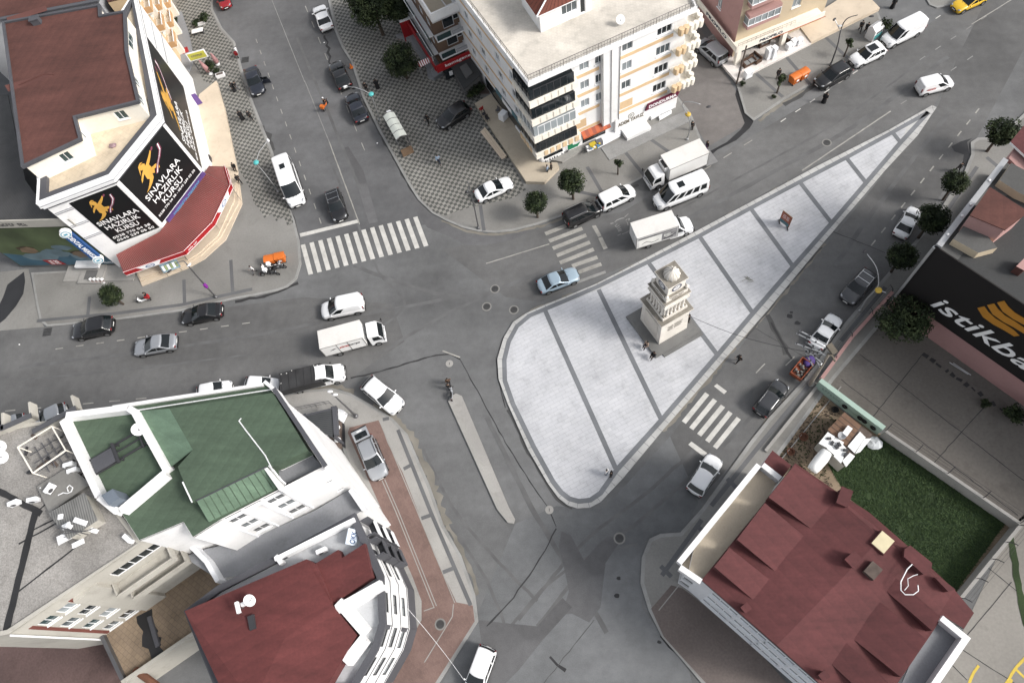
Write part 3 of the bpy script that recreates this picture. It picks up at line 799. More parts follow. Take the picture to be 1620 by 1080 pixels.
CARCACHE={}
def emit(out,root,pm,key):
 """link one vehicle's meshes under root; the paint is set on the object, the mesh is shared"""
 if key not in CARCACHE:
  CARCACHE[key]=[(n,m.mesh(n,[x or PAINT['white'] for x in ms],sm),[i for i,x in enumerate(ms) if x is None],
None if sub is None else (sub[0],sub[1].mesh(sub[0],sub[2],False))) for n,m,ms,sm,sub in out()]
 for n,me,ps,sub in CARCACHE[key]:
  o=bpy.data.objects.new(n,me); COL.objects.link(o); o.parent=root
  for i in ps:
   o.material_slots[i].link='OBJECT'; o.material_slots[i].material=pm
  if sub:
   c=bpy.data.objects.new(sub[0],sub[1]); COL.objects.link(c); c.parent=o

NAMEOF={'sedan': 'parked_car','hatch': 'parked_car','suv': 'parked_car','mpv': 'minivan','cargo_van': 'delivery_van','panel_van': 'panel_van','minibus': 'minibus'}
CATOF={'sedan': 'car','hatch': 'car','suv': 'car','mpv': 'minivan','cargo_van': 'van','panel_van': 'van','minibus': 'minibus'}
GROUPOF={'car': 'cars in the streets','minivan': 'vans and minibuses in the streets','van': 'vans and minibuses in the streets','minibus': 'vans and minibuses in the streets'}

def pose(front,rear,z=.7,H=1.5):
 fa,fb=P(*front),P(*rear); hi=H*(.62 if H < 2 else .85); near=.3
 za,zb=(hi,near) if fa.xy.length > fb.xy.length else (near,hi)
 d_=abs(fa.xy.length-fb.xy.length)/max((fa-fb).length,.1); mid=(hi+near)/2
 a,b=P(*front,lerp(mid,za,d_)),P(*rear,lerp(mid,zb,d_)); c=(a+b)/2
 return (c.x,c.y,0),math.atan2(a.y-b.y,a.x-b.x),(a-b).length

def vehicle(key,front,rear,col,label,name=None,z=0.0,rails=None,sunroof=None,cut=False):
 loc,rz,ln=pose(front,rear,0,SPECS[key]['H'])
 print('VEH',key,SPECS[key]['L'],round(ln,2),label[:40])
 s=SPECS[key]
 r=thing(name or NAMEOF[key],label,CATOF[key],(loc[0],loc[1],z),rz,GROUPOF[CATOF[key]])
 sc_=1 if cut else min(1.16,max(.97,ln/s['L'])); r.scale=(sc_,sc_,1+(sc_-1)*.6)
 emit(lambda: car_geom(key),r,PAINT[col],key)
 xr0,xr1,xf1,xf0=s['cab']; H,W=s['H'],s['W']
 if rails:
  for sg in (-1,1):
   p=MB(); y=sg*W/2*.72
   p.tube([(xr1+.1,y,H-.03),(xr1+.22,y,H+.05),(xf1-.25,y,H+.05),(xf1-.1,y,H-.03)],.028,5)
   p.build('roof_rail',[rails],r,local=True)
  if rails is CHROME:
   for x in (xr1+.5,xf1-.55):
    p=MB(); p.box((x,0,H+.03),.06,W*.72,.03); p.build('roof_bar',[rails],r,local=True)
 if sunroof:
  p=MB(); x,lx,ly=sunroof; p.box((x,0,H-.015),lx,ly,.03); p.build('sunroof',[GLASS],r,local=True)
 return r

vehicle('suv',(1134,721),(1096,781),'white','white crossover driving up the lower street just past the small zebra crossing')
vehicle('suv',(1240,604),(1200,655),'charcoal','charcoal crossover with silver roof rails parked at the kerb by the orange trailer',rails=RIM)
vehicle('sedan',(1325,498),(1288,550),'white','white saloon parked at the kerb beside the wooden utility pole')
vehicle('suv',(1336,479),(1380,429),'grey','dark grey estate with bright roof rails under the yellow-capped street lamp',rails=CHROME)
vehicle('sedan',(1452,328),(1421,376),'white','white saloon half hidden under a round dark tree')
vehicle('cargo_van',(1507,124),(1451,144),'white','small white delivery van with red lettering passing the sharp tip of the plaza')
vehicle('panel_van',(1398,70),(1462,27),'white','tall white panel van parked behind the white crossover with a sunroof')
vehicle('suv',(1346,102),(1398,73),'white','white crossover with a big dark sunroof parked at the upper kerb',sunroof=(-.45,1.1,.95))
vehicle('suv',(1291,137),(1343,104),'black','black off-roader parked next to the orange waste bins',rails=TRIM)
vehicle('mpv',(1107,62),(1144,102),'silver','silver people carrier parked in the alley beside the pink shop building')
vehicle('sedan',(1511,15),(1556,-9),'yellow','yellow taxi at the far end of the upper street','taxi',cut=True)
vehicle('minibus',(1036,323),(1118,281),'white','white minibus with a square roof hatch squeezed between two box trucks',sunroof=(.1,.75,.75))
vehicle('mpv',(1003,297),(948,327),'white','white people carrier parked behind the black one at the lower zebra')
vehicle('mpv',(950,323),(894,352),'black','black people carrier with bright roof rails parked over the faded zebra',rails=RIM)
vehicle('sedan',(915,431),(852,456),'blue','pale blue saloon driving between the faded zebra and the plaza')
vehicle('sedan',(810,286),(753,313),'white','white saloon parked on the checkered pavement edge under the street lamp')
vehicle('hatch',(693,201),(741,167),'black','black hatchback parked askew on the dark checkered pavement')
vehicle('sedan',(528,97),(549,143),'black','black saloon at the kerb under the turquoise street lamp, farther up of two')
vehicle('sedan',(554,147),(575,195),'navy','dark saloon at the kerb beside the white bus shelter, nearer of two')
vehicle('sedan',(502,7),(520,51),'white','white saloon parked at the top of the street beside the dark trees')
vehicle('hatch',(360,17),(348,-20),'red','red hatchback heading down the street at the far checkered kerb',cut=True)
odoor=vehicle('sedan',(412,155),(394,104),'navy','dark saloon with its door swung open beside the checkered pavement')
vehicle('minibus',(475,333),(441,243),'white','white minibus waiting at the kerb above the zebra crossing',sunroof=(-1.2,.7,.6))
vehicle('suv',(541,351),(524,300),'black','black estate with silver roof bars stopped before the zebra crossing',rails=CHROME)
vehicle('cargo_van',(507,492),(577,480),'white','plain white van driving beside the white box truck')
vehicle('hatch',(445,612),(386,606),'white','white car parked at the corner of the green-roofed building',cut=True)
vehicle('hatch',(368,613),(312,622),'white','white car almost hidden behind the parapet of the green roof',cut=True)
vehicle('suv',(635,650),(578,602),'white','white crossover turning off by the corner kiosk')
pick=vehicle('suv',(604,758),(575,692),'silver','silver estate with its tailgate raised standing on the red pavement',rails=TRIM)
vehicle('mpv',(747,1093),(771,1031),'white','white people carrier below the red corner pavement',cut=True)
vehicle('sedan',(211,551),(282,541),'silver','silver saloon driving alone on the wide dark street')
vehicle('sedan',(286,502),(354,491),'black','black saloon with a pale rear window parked nearest the street lamp with a purple band')
vehicle('suv',(111,525),(184,514),'black','black crossover parked at the kerb near the drain grate')
vehicle('hatch',(48,672),(110,646),'silver','pale car seen between the broken roof edges of the grey-roofed block',cut=True)
vehicle('hatch',(-18,684),(45,664),'silver','silver car parked at the very edge below the grey-roofed block',cut=True)
# writing on the small delivery van
def on_vehicle(root,mb,name,mats): return mb.build(name,mats,root,local=True)
dv=[o for o in COL.objects if o.name.startswith('delivery_van') and o.parent is None][0]
REDTXT=mat('red_lettering',(.55,.05,.04),.5); GREYTXT=mat('grey_lettering',(.12,.12,.13),.5)
mb=MB(); 
strokes(mb,(-1.0,-.925,1.22),(1,0,0),(0,0,1),1.1,.22,0,.012,(6,))
mb.box((-1.0,-.925,1.04),1.2,.012,.05,0); on_vehicle(dv,mb,'side_lettering',[REDTXT])
# the open door
mb=MB(); mb.obox((.55,.88,.32),(.35,.95,0),(.06,-.02,0),(0,0,.65)); d=on_vehicle(odoor,mb,'open_door',[PAINT['navy']])
mb=MB(); mb.obox((.55,.88,.99),(.30,.82,0),(.03,-.01,0),(-.02,-.05,.36)); mb.build('door_window',[GLASS],d,local=True)
# raised tailgate
mb=MB(); mb.obox((-1.78,-.78,1.62),(-1.05,0,.20),(0,1.56,0),(.02,0,.07)); d=on_vehicle(pick,mb,'tailgate',[PAINT['silver']])
mb=MB(); mb.obox((-1.93,-.60,1.728),(-.55,0,.105),(0,1.20,0),(.001,0,.012)); mb.build('tailgate_window',[GLASS],d,local=True)
mb=MB(); mb.obox((-2.78,-.78,1.80),(-.18,0,-.02),(0,1.56,0),(0,0,.07)); mb.build('spoiler',[TRIM],d,local=True)
mb=MB(); mb.obox((-2.56,-.25,1.842),(-.14,0,.026),(0,.5,0),(0,0,.012)); mb.build('number_plate',[PLATE],d,local=True)
mb=MB(); mb.box((-2.18,0,.55),.05,1.45,.5); on_vehicle(pick,mb,'boot_opening',[TRIM])

# ---------------------------------------------------------------- trucks
BOXM=mat('cargo_box',(.66,.645,.62),.55,.08,.5,.04,grime=.22); BOXSIDE=mat('cargo_box_side',(.70,.70,.69),.5,.06,.5,.03,grime=.12)
def wheelset(root,x,W,wr=.40,inner=False):
 for sg in (-1,1):
  t=MB(); nn=20
  for yy in (sg*(W/2-(.5 if inner else .24)),sg*(W/2)): t.v +=[(x+wr*math.cos(2*math.pi*k/nn),yy,wr+wr*math.sin(2*math.pi*k/nn)) for k in range(nn)]
  for k in range(nn): t.f.append((k,(k+1)% nn,nn+(k+1)% nn,nn+k)); t.m.append(0)
  t.f +=[tuple(range(nn-1,-1,-1)),tuple(range(nn,2*nn))]; t.m +=[0,0]
  o=t.build('wheel',[TYRE],root,local=True)
  t=MB(); r=wr*.58
  for yy in (sg*(W/2-.02),sg*(W/2+.012)): t.v +=[(x+r*math.cos(2*math.pi*k/nn),yy,wr+r*math.sin(2*math.pi*k/nn)) for k in range(nn)]
  for k in range(nn): t.f.append((k,(k+1)% nn,nn+(k+1)% nn,nn+k)); t.m.append(0)
  t.f +=[tuple(range(nn-1,-1,-1)),tuple(range(nn,2*nn))]; t.m +=[0,0]
  t.build('rim',[RIM],o,local=True)

def cab_over(root,x0,x1,W,H,col='white'):
 """flat-fronted lorry cab from x0 (back) to x1 (nose)"""
 b=MB(); L=x1-x0
 prof=[(x0,.45),(x1-.05,.45),(x1,.6),(x1-.02,1.25),(x1-.42,H-.22),(x1-.62,H-.06),(x1-.95,H),(x0+.05,H),(x0,H-.1)]
 for sg,ins in ((-1,0),(1,0)):
  pass
 lay=[(-.5,.06),(-.47,.0),(.47,.0),(.5,.06)]
 rows=[]
 for f,ins in lay:
  rows.append([(lerp(x,(x0+x1)/2,ins*.5),f*W*(1-(.10 if z > 1.4 else 0)*(z-1.25)/(H-1.25)),lerp(z,1.2,ins*.4)) for x,z in prof])
 n=len(prof)
 b.v=[p for r in rows for p in r]
 for k in range(3):
  for q in range(n): b.f.append((k*n+q,(k+1)*n+q,(k+1)*n+(q+1)% n,k*n+(q+1)% n)); b.m.append(0)
 b.f +=[tuple(range(n)),tuple(3*n+q for q in range(n-1,-1,-1))]; b.m +=[0,0]
 b.build('cab',[PAINT[col]],root,local=True)
 a,z=Vector((x1-.03,0,1.28)),Vector((x1-.42,0,H-.24)); d=z-a; nn=Vector((d.z,0,-d.x)).normalized()*.02
 p=MB(); w0,w1=W*.455,W*.42
 q=[a+nn+Vector((0,-w0,0)),a+nn+Vector((0,w0,0)),z+nn+Vector((0,w1,0)),z+nn+Vector((0,-w1,0))]
 p.face(q); p.face([v-nn*1.5 for v in q][::-1])
 p.build('windscreen',[GLASS],root,local=True)
 for sg in (-1,1):
  p=MB(); y0=sg*(W*.5+.004); y1=sg*(W*.5*.925+.012)
  q=[(x0+.45,y0,1.32),(x1-.22,y0,1.32),(x1-.52,y1,H-.30),(x0+.45,y1,H-.30)]
  p.face(q if sg < 0 else q[::-1]); p.build('side_window',[GLASS],root,local=True)
  p=MB(); p.box((x1+.05,sg*(W/2+.18),1.5),.08,.2,.42); p.tube([(x1-.1,sg*W/2,1.75),(x1+.05,sg*(W/2+.18),1.85)],.02,4); p.build('mirror',[TRIM],root,local=True)
  p=MB(); p.box((x1+.0,sg*W*.36,.66),.06,.34,.16); p.build('headlight',[LAMP],root,local=True)
 p=MB(); p.box((x1-.02,0,.9),.06,W*.6,.14); p.build('grille',[TRIM],root,local=True)
 p=MB(); p.box((x1+.0,0,.36),.14,W*.96,.24); p.build('bumper',[PAINT[col]],root,local=True)
 p=MB(); p.box((x1+.08,0,.45),.02,.5,.11); p.build('number_plate',[PLATE],root,local=True)

def cargo(root,x0,x1,W,z0,z1):
 b=MB(); b.box(((x0+x1)/2,0,z0),x1-x0,W,z1-z0,0)
 b.f=[f for f in b.f]
 o=b.build('cargo_box',[BOXSIDE],root,local=True)
 t=MB(); t.box(((x0+x1)/2,0,z1+.002),x1-x0+.02,W+.02,.03); t.build('box_roof',[BOXM],o,local=True)
 t=MB()
 for sg in (-1,1):
  t.box(((x0+x1)/2,sg*(W/2+.012),z1-.10),x1-x0+.04,.03,.11); t.box(((x0+x1)/2,sg*(W/2+.012),z0-.02),x1-x0+.04,.03,.11)
  for x in (x0,x1): t.box((x,sg*W/2,z0),.07,.07,z1-z0)
 t.build('box_frame',[mat('truck_frame',(.42,.42,.41),.5,.1,2,metal=.4)],o,local=True)
 t=MB()
 for y in (-W/4,W/4): t.box((x0-.012,y,z0+.1),.03,W/2-.06,z1-z0-.25)
 for y in (-.12,.12): t.tube([(x0-.05,y,z0+.1),(x0-.05,y,z1-.2)],.018,5)
 t.build('rear_door',[BOXSIDE],o,local=True)
 return o

def truck_root(name,front,rear,label,z=1.0):
 loc,rz,ln=pose(front,rear,z,2.9); print('TRUCK',label[:30],ln)
 return thing(name,label,'truck',(loc[0],loc[1],0),rz,'trucks in the streets'),ln

def chassis(root,x0,x1,W):
 m=MB()
 for sg in (-1,1): m.box(((x0+x1)/2,sg*.4,.5),x1-x0,.12,.25)
 m.box(((x0+x1)/2,0,.45),.8,W*.7,.3)
 for sg in (-1,1): m.box(((x0+x1)/2+.4,sg*(W/2-.1),.42),1.6,.06,.25)
 m.build('chassis',[CHASSIS],root,local=True)

# white removal truck with writing on the side
t1,ln=truck_root('box_truck',(613,524),(502,546),'white box truck with cargo lettering driving beside a plain white van',1.2)
cab_over(t1,1.85,3.5,2.05,2.35); bx=cargo(t1,-3.35,1.45,2.25,.95,3.0); chassis(t1,-3.2,3.0,2.1); wheelset(t1,2.6,2.1); wheelset(t1,-1.9,2.15,.40,True)
mb=MB(); lettering(mb,'sürat',(-.85,-1.155,2.15),(1,0,0),(0,0,1),1.05,.34,0,.02,.02,.25); lettering(mb,'kargo',(.35,-1.155,2.18),(1,0,0),(0,0,1),1.25,.46,1,.02,.02,.25)
for k in range(3): mb.obox((-2.5+k*.16,-1.162,1.95+k*.09),(.42,0,.04),(0,.014,0),(.03,0,.06),1)
for x in (-1.55,-.30): mb.box((x,-1.14,1.0),.04,.05,1.95,2)
mb.build('side_lettering',[REDTXT,GREYTXT,CHASSIS],bx,local=True)
# parked refrigerated truck with open tail lift
t2,ln=truck_root('box_truck',(1021,290),(1116,238),'white refrigerated truck with a lowered tail lift parked at the kerb',1.2)
cab_over(t2,1.9,3.6,2.05,2.3); bx=cargo(t2,-3.6,1.45,2.3,.95,3.1); chassis(t2,-3.4,3.0,2.1); wheelset(t2,2.7,2.1); wheelset(t2,-2.1,2.15,.4,True)
mb=MB(); mb.box((1.62,0,2.42),.5,1.5,.5); mb.box((1.62,0,2.93),.42,1.2,.02,1); mb.build('cooling_unit',[BOXSIDE,TRIM],t2,local=True)
mb=MB(); mb.box((-4.45,0,.32),1.5,2.1,.06); 
for sg in (-1,1): mb.tube([(-3.6,sg*.7,.5),(-3.95,sg*.7,.36)],.05,6)
mb.build('tail_lift',[mat('steel_plate',(.33,.33,.33),.5,.15,3,metal=.4)],t2,local=True)
# billboard truck driving beside the plaza
t3,ln=truck_root('box_truck',(1099,343),(998,383),'white truck with dark pictures on its box driving along the plaza edge',1.2)
bx=cargo(t3,-3.5,1.35,2.2,.85,3.0); chassis(t3,-3.3,3.0,2.0); wheelset(t3,2.55,1.95,.36); wheelset(t3,-2.0,2.05,.36,True)
mb=MB(); GR=mat('poster_grey',(.30,.30,.31),.6,.35,1.2,.1); WH=mat('poster_white',(.72,.72,.69),.6,.15,1.5,.08); DK=mat('poster_dark',(.07,.07,.075),.6,.3,1.5)
mb.box((-1.95,-1.118,1.05),2.6,.014,1.35,1); mb.box((.35,-1.118,1.05),1.75,.014,1.35,0); mb.box((-1.07,-1.118,2.46),4.6,.014,.34,0)
for k in range(9): mb.obox((-2.9+k*.22,-1.13,1.45+.25*math.sin(k*.8)),(.24,0,.10*math.cos(k)),(0,.012,0),(0,0,.10),2 if k % 3 else 0)
for k in range(5): mb.box((-.25+k*.16,-1.13,1.75),.08,.012,.45,1)
mb.obox((-.3,-1.13,1.2),(1.1,0,.1),(0,.012,0),(.05,0,.22),2); mb.obox((.5,-1.13,1.55),(.6,0,.12),(0,.012,0),(0,0,.2),2); mb.obox((-.1,-1.135,1.5),(.9,0,.3),(0,.012,0),(0,0,.06),1)
strokes(mb,(-2.2,-1.13,2.62),(1,0,0),(0,0,1),2.0,.16,2,.01,(12,))
mb.build('side_poster',[GR,WH,DK],bx,local=True)
# flat-bed truck with dark load cover
t4,ln=truck_root('flatbed_truck',(552,586),(436,606),'white truck with a long black tarpaulin-covered load bed',1.0)
chassis(t4,-3.4,2.6,2.0); wheelset(t4,2.35,1.95,.36); wheelset(t4,-1.9,2.05,.36,True)
mb=MB(); mb.box((-1.15,0,.80),4.7,2.2,.12,0); mb.box((-1.15,0,.92),4.66,2.16,1.15,1)
mb.obox((-3.5,-1.12,.92),(4.7,0,0),(0,.04,0),(0,0,1.0),1); mb.obox((-3.5,1.08,.92),(4.7,0,0),(0,.04,0),(0,0,1.0),1)
for k in range(6): mb.obox((-3.3+k*.85,-1.0,2.07),(.05,0,0),(0,2.0,0),(0,0,.025),0)
for x,y in [(-3.2,.9),(-2.6,.85),(-2.0,1.0),(.9,.9),(.5,.95),(-3.3,-.2)]: mb.box((x,y,2.075),.09,.07,.05,2)
mb.tube([(-3.5,-1.1,.86),(1.2,-1.1,.86)],.05,5,3)
mb.build('flat_bed',[CHASSIS,mat('tarpaulin',(.045,.045,.047),.75,.35,1.5,.2),PLATE,RIM],t4,local=True)
def van_cab(root,xoff):
 """front half of a van: bonnet, windscreen, roof stub"""
 b=MB(); W=1.95
 prof=[(-.75,.4),(2.05,.35),(2.15,.55),(2.05,.95),(1.55,1.12),(1.0,1.22),(.30,2.10),(.05,2.2),(-.75,2.22)]
 fs=[-.5,-.46,-.3,0,.3,.46,.5]; rows=[]
 for f in fs:
  rows.append([(xoff+x-(.30*(2*f)** 4 if x > 1.0 else .08*(2*f)** 4),f*W*(1-(.16 if z > 1.15 else 0)*(z-1.15)),lerp(z,1.0,.05 if abs(f)> .48 else 0)) for x,z in prof])
 n=len(prof); b.v=[p for r in rows for p in r]
 for k in range(len(fs)-1):
  for q in range(n): b.f.append((k*n+q,(k+1)*n+q,(k+1)*n+(q+1)% n,k*n+(q+1)% n)); b.m.append(0)
 b.f +=[tuple(range(n)),tuple((len(fs)-1)*n+q for q in range(n-1,-1,-1))]; b.m +=[0,0]
 b.build('cab',[PAINT['white']],root,local=True)
 p=MB()
 g=[(xoff+1.0,-.5,1.24),(xoff+.32,-.41,2.09)]
 cols=[]
 for f in (-.44,-.3,0,.3,.44):
  lo=Vector((xoff+.98-.08*(2*f)** 4+.02,f*W*.97,1.26)); hi=Vector((xoff+.36-.08*(2*f)** 4+.02,f*W*.86,2.05)); cols.append((lo,hi))
 for (a,c),(d,e) in zip(cols,cols[1:]): p.face([a,d,e,c])
 p.build('windscreen',[GLASS],root,local=True)
 for sg in (-1,1):
  p=MB(); q=[(xoff-.55,sg*W*.497,1.28),(xoff+.72,sg*W*.497,1.28),(xoff+.25,sg*W*.437,1.95),(xoff-.55,sg*W*.437,1.95)]
  p.face(q if sg < 0 else q[::-1]); p.build('side_window',[GLASS],root,local=True)
  p=MB(); p.ball((xoff+.75,sg*(W/2+.15),1.35),.08,.14,.18,8,5); p.build('mirror',[TRIM],root,local=True)
  p=MB(); p.ball((xoff+1.85,sg*.68,.88),.2,.2,.12,8,5); p.build('headlight',[LAMP],root,True,True)
 p=MB(); p.box((xoff+2.09,0,.62),.08,1.0,.16); p.build('grille',[TRIM],root,local=True)
 p=MB(); p.box((xoff+2.1,0,.32),.14,1.7,.22); p.build('bumper',[TRIM],root,local=True)
van_cab(t4,1.35); van_cab(t3,1.45)
# ================================================================ buildings
mat('wall_white',(.73,.73,.73),.8,.10,.5,.04,grime=.2); mat('wall_cream',(.74,.70,.62),.8,.07,.5,.03,grime=.15)
mat('wall_warm',(.73,.69,.60),.85,.08,.5,.04,grime=.3); mat('wall_orange',(.66,.40,.20),.8,.1,.6,.05,grime=.15); mat('wall_peach',(.72,.54,.34),.8,.1,.6,.05,grime=.2)
mat('wall_pink',(.50,.30,.28),.8,.1,.6,.05,grime=.2); mat('wall_pale_pink',(.46,.27,.26),.85,.08,.4,.04,grime=.15); mat('wall_sand',(.60,.50,.36),.8,.1,.6,.05,grime=.2)
mat('wall_grey',(.42,.43,.45),.8,.12,.5,.05,grime=.25); mat('wall_greywhite',(.72,.735,.76),.8,.1,.5,.05,grime=.2); mat('wall_stone',(.50,.48,.43),.85,.12,.5,.05,grime=.35)
mat('roof_red',(.135,.036,.035),.85,.16,.35,.10,grime=.25,seam=(R(62),.32)); mat('roof_brown',(.115,.046,.037),.9,.2,.4,.12,grime=.3,seam=(R(15),.3)); mat('roof_maroon',(.120,.036,.037),.85,.14,.3,.10,grime=.15,seam=(R(-38),.3))
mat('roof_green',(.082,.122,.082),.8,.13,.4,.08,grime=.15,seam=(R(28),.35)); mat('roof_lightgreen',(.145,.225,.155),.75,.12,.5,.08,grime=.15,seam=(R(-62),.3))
mat('roof_tile',(.17,.05,.032),.8,.15,1,.1)
mat('rim_dark',(.095,.097,.11),.7,.2,.5,.1); mat('terrace_grey',(.30,.31,.33),.85,.2,.45,.08,grime=.35); mat('roof_grey',(.06,.062,.063),.9,.2,.4,.1,grime=.3)
mat('roof_dim',(.115,.115,.112),.9,.15,.5,.1,grime=.2)
mat('travertine',(.54,.47,.37),.8,.07,.5,.06,grime=.25); mat('marble',(.66,.62,.59),.6,.2,.6,.1,grime=.4); mat('steps',(.64,.54,.42),.85,.12,.8,.05,grime=.25)
mat('frame_white',(.75,.76,.77),.5,.04,2); mat('frame_dark',(.05,.05,.055),.5,.1,2)
glassmat('pane_dark',(.018,.024,.028),.05); glassmat('pane_curtain',(.34,.38,.40),.25); glassmat('pane_teal',(.035,.07,.075),.06); glassmat('pane_mid',(.10,.12,.13),.08)
mat('metal_grey',(.20,.20,.21),.45,.1,2,metal=.6); mat('metal_light',(.5,.51,.52),.4,.1,2,metal=.5)
mat('board_black',(.010,.011,.012),.35,.2,.4); mat('letter_white',(.80,.80,.80),.5,.03); mat('gold',(.72,.40,.08),.5,.12,2)
mat('sign_blue',(.02,.09,.28),.4,.08); mat('sign_red',(.42,.02,.025),.4,.08,1); mat('sign_purple',(.13,.07,.25),.45,.15,1); mat('sign_teal',(.10,.22,.26),.5,.2,1)
pattern('terrace_tiles','brick',(.78,.66,.50),(.73,.62,.47),1.0,R(35),.85,.6,.6,.012,(.58,.5,.4),.15,.3)
pattern('roof_pavers','brick',(.80,.75,.67),(.75,.70,.62),1.0,R(25),.85,.35,.35,.012,(.66,.61,.55),.12,.25)
pattern('tan_pavers','brick',(.34,.26,.18),(.30,.23,.165),1.0,R(33),.85,.45,.45,.02,(.22,.17,.13),.2,.35)
pattern('corrugated','wave',(.10,.10,.10),(.045,.045,.047),1.6,R(60),.6)
pattern('corrugated_light','wave',(.30,.30,.29),(.16,.16,.155),1.6,R(-28),.6)
pattern('grey_pavers','brick',(.40,.40,.39),(.36,.36,.355),1.0,R(25),.85,.2,.1,.008,(.25,.25,.25),.12,.25)
pattern('louvre','wave',(.10,.105,.11),(.055,.058,.06),1.5,R(85),.5)
MT=MATS
GLS={'d': 'pane_dark','c': 'pane_curtain','t': 'pane_teal','m': 'pane_mid'}

def v2(p): return Vector((p[0],p[1],0))
def wallframe(A,B):
 A,B=v2(A),v2(B); u=(B-A).normalized(); return A,u,Vector((u.y,-u.x,0)),(B-A).length

def wall(mb,A,B,z0,z1,wins=(),mi=0,depth=.16):
 """upright wall with real openings; outside is to the right of A->B"""
 A,u,n,L=wallframe(A,B)
 wins=[(max(.02,a),min(L-.02,b),max(z0+.02,c),min(z1-.02,d)) for a,b,c,d in wins]
 xs=sorted({0,L,*[w[0] for w in wins],*[w[1] for w in wins]}); zs=sorted({z0,z1,*[w[2] for w in wins],*[w[3] for w in wins]})
 def pt(s,z,d=0): return A+u*s-n*d+Vector((0,0,z))
 for i in range(len(xs)-1):
  for j in range(len(zs)-1):
   cx,cz=(xs[i]+xs[i+1])/2,(zs[j]+zs[j+1])/2
   if any(a < cx < b and c < cz < d for a,b,c,d in wins): continue
   mb.face([pt(xs[i],zs[j]),pt(xs[i+1],zs[j]),pt(xs[i+1],zs[j+1]),pt(xs[i],zs[j+1])],mi)
 for a,b,c,d in wins:
  mb.face([pt(a,c),pt(b,c),pt(b,c,depth),pt(a,c,depth)],mi); mb.face([pt(a,d,depth),pt(b,d,depth),pt(b,d),pt(a,d)],mi)
  mb.face([pt(a,c,depth),pt(a,d,depth),pt(a,d),pt(a,c)],mi); mb.face([pt(b,c),pt(b,d),pt(b,d,depth),pt(b,c,depth)],mi)
  mb.face([pt(a,c,depth),pt(b,c,depth),pt(b,d,depth),pt(a,d,depth)],mi)

def window(parent,A,B,w,n=2,glass='d',frame='frame_white',sill=True,depth=.16,name='window',hbar=0):
 A,u,nn,L=wallframe(A,B); a,b,c,d=w; f=.06
 def o(s,z,dd): return A+u*s-nn*dd+Vector((0,0,z))
 m=MB()
 for s in (a,b-f): m.obox(o(s,c,depth-.005),u*f,nn*.08,(0,0,d-c))
 for z in (c,d-f): m.obox(o(a+f,z,depth-.005),u*(b-a-2*f),nn*.08,(0,0,f))
 for k in range(1,n): m.obox(o(a+(b-a)*k/n-.025,c+f,depth-.005),u*.05,nn*.07,(0,0,d-c-2*f))
 if hbar: m.obox(o(a+f,c+(d-c)*hbar,depth-.005),u*(b-a-2*f),nn*.065,(0,0,.05))
 fr=m.build(name,[MT[frame]],parent)
 p=MB(); q=[o(a+.02,c+.02,depth-.03),o(b-.02,c+.02,depth-.03),o(b-.02,d-.02,depth-.03),o(a+.02,d-.02,depth-.03)]
 p.face(q); p.build('pane',[MT[GLS[glass]]],fr)
 if sill:
  p=MB(); p.obox(o(a-.06,c-.06,.02),u*(b-a+.12),nn*.14,(0,0,.055)); p.build('sill',[MT['frame_white']],fr)
 return fr

def wpx(A,B,bl,tr):
 s0,z0=onwall(*bl,A,B); s1,z1=onwall(*tr,A,B)
 if z1 < z0: z0,z1=z1,z0
 return (min(s0,s1),max(s0,s1),z0,z1)

def board(mb,A,B,w,t=.05,mi=0,off=.0):
 A,u,n,L=wallframe(A,B); a,b,c,d=w
 mb.obox(A+u*a+n*off+Vector((0,0,c)),u*(b-a),n*t,(0,0,d-c),mi)

def walltext(mb,s,A,B,w,mi=0,bold=.01,depth=.03,off=.06,italic=0.0):
 A,u,n,L=wallframe(A,B); a,b,c,d=w
 lettering(mb,s,A+u*(a+b)/2+n*off+Vector((0,0,(c+d)/2)),u,(0,0,1),b-a,d-c,mi,bold,depth,italic)

def wallstrokes(mb,A,B,w,words,mi=0,off=.06,depth=.015):
 A,u,n,L=wallframe(A,B); a,b,c,d=w
 strokes(mb,A+u*(a+b)/2+n*off+Vector((0,0,(c+d)/2)),u,(0,0,1),b-a,d-c,mi,depth,words)

def wallpoly(mb,pts,A,B,off,mi=0,t=.02):
 """flat cut-out shape on a wall; pts = (s, z)"""
 A,u,n,L=wallframe(A,B)
 f=[A+u*s+n*(off+t)+Vector((0,0,z)) for s,z in pts]
 ar=sum(pts[i][0]*pts[(i+1)% len(pts)][1]-pts[(i+1)% len(pts)][0]*pts[i][1] for i in range(len(pts)))
 if ar < 0: f=f[::-1]
 mb.face(f,mi)
 g=[p-n*t for p in f]
 for i in range(len(f)):
  j=(i+1)% len(f); mb.face([g[i],g[j],f[j],f[i]],mi)

def rails(mb,pts,z,h=.9,post=1.2,r=.02,bars=3,thin=.3):
 """open metal railing along points"""
 pts=[Vector((p[0],p[1],z)) for p in pts]
 for k in range(bars): mb.tube([p+Vector((0,0,h*(k+1)/bars)) for p in pts],r if k == bars-1 else r*.6,4)
 for a,b in zip(pts,pts[1:]):
  n=max(1,int((b-a).length/thin))
  for i in range(n+1):
   p=a.lerp(b,i/n); mb.tube([p,p+Vector((0,0,h))],r*(.9 if i % 4 == 0 else .45),4)

def parapet(mb,poly,z,h,t,mi=0,closed=True):
 n=len(poly); inn=inset(poly,t)
 for i in range(n if closed else n-1):
  j=(i+1)% n
  mb.prism([poly[i],poly[j],inn[j],inn[i]],z,z+h,mi)

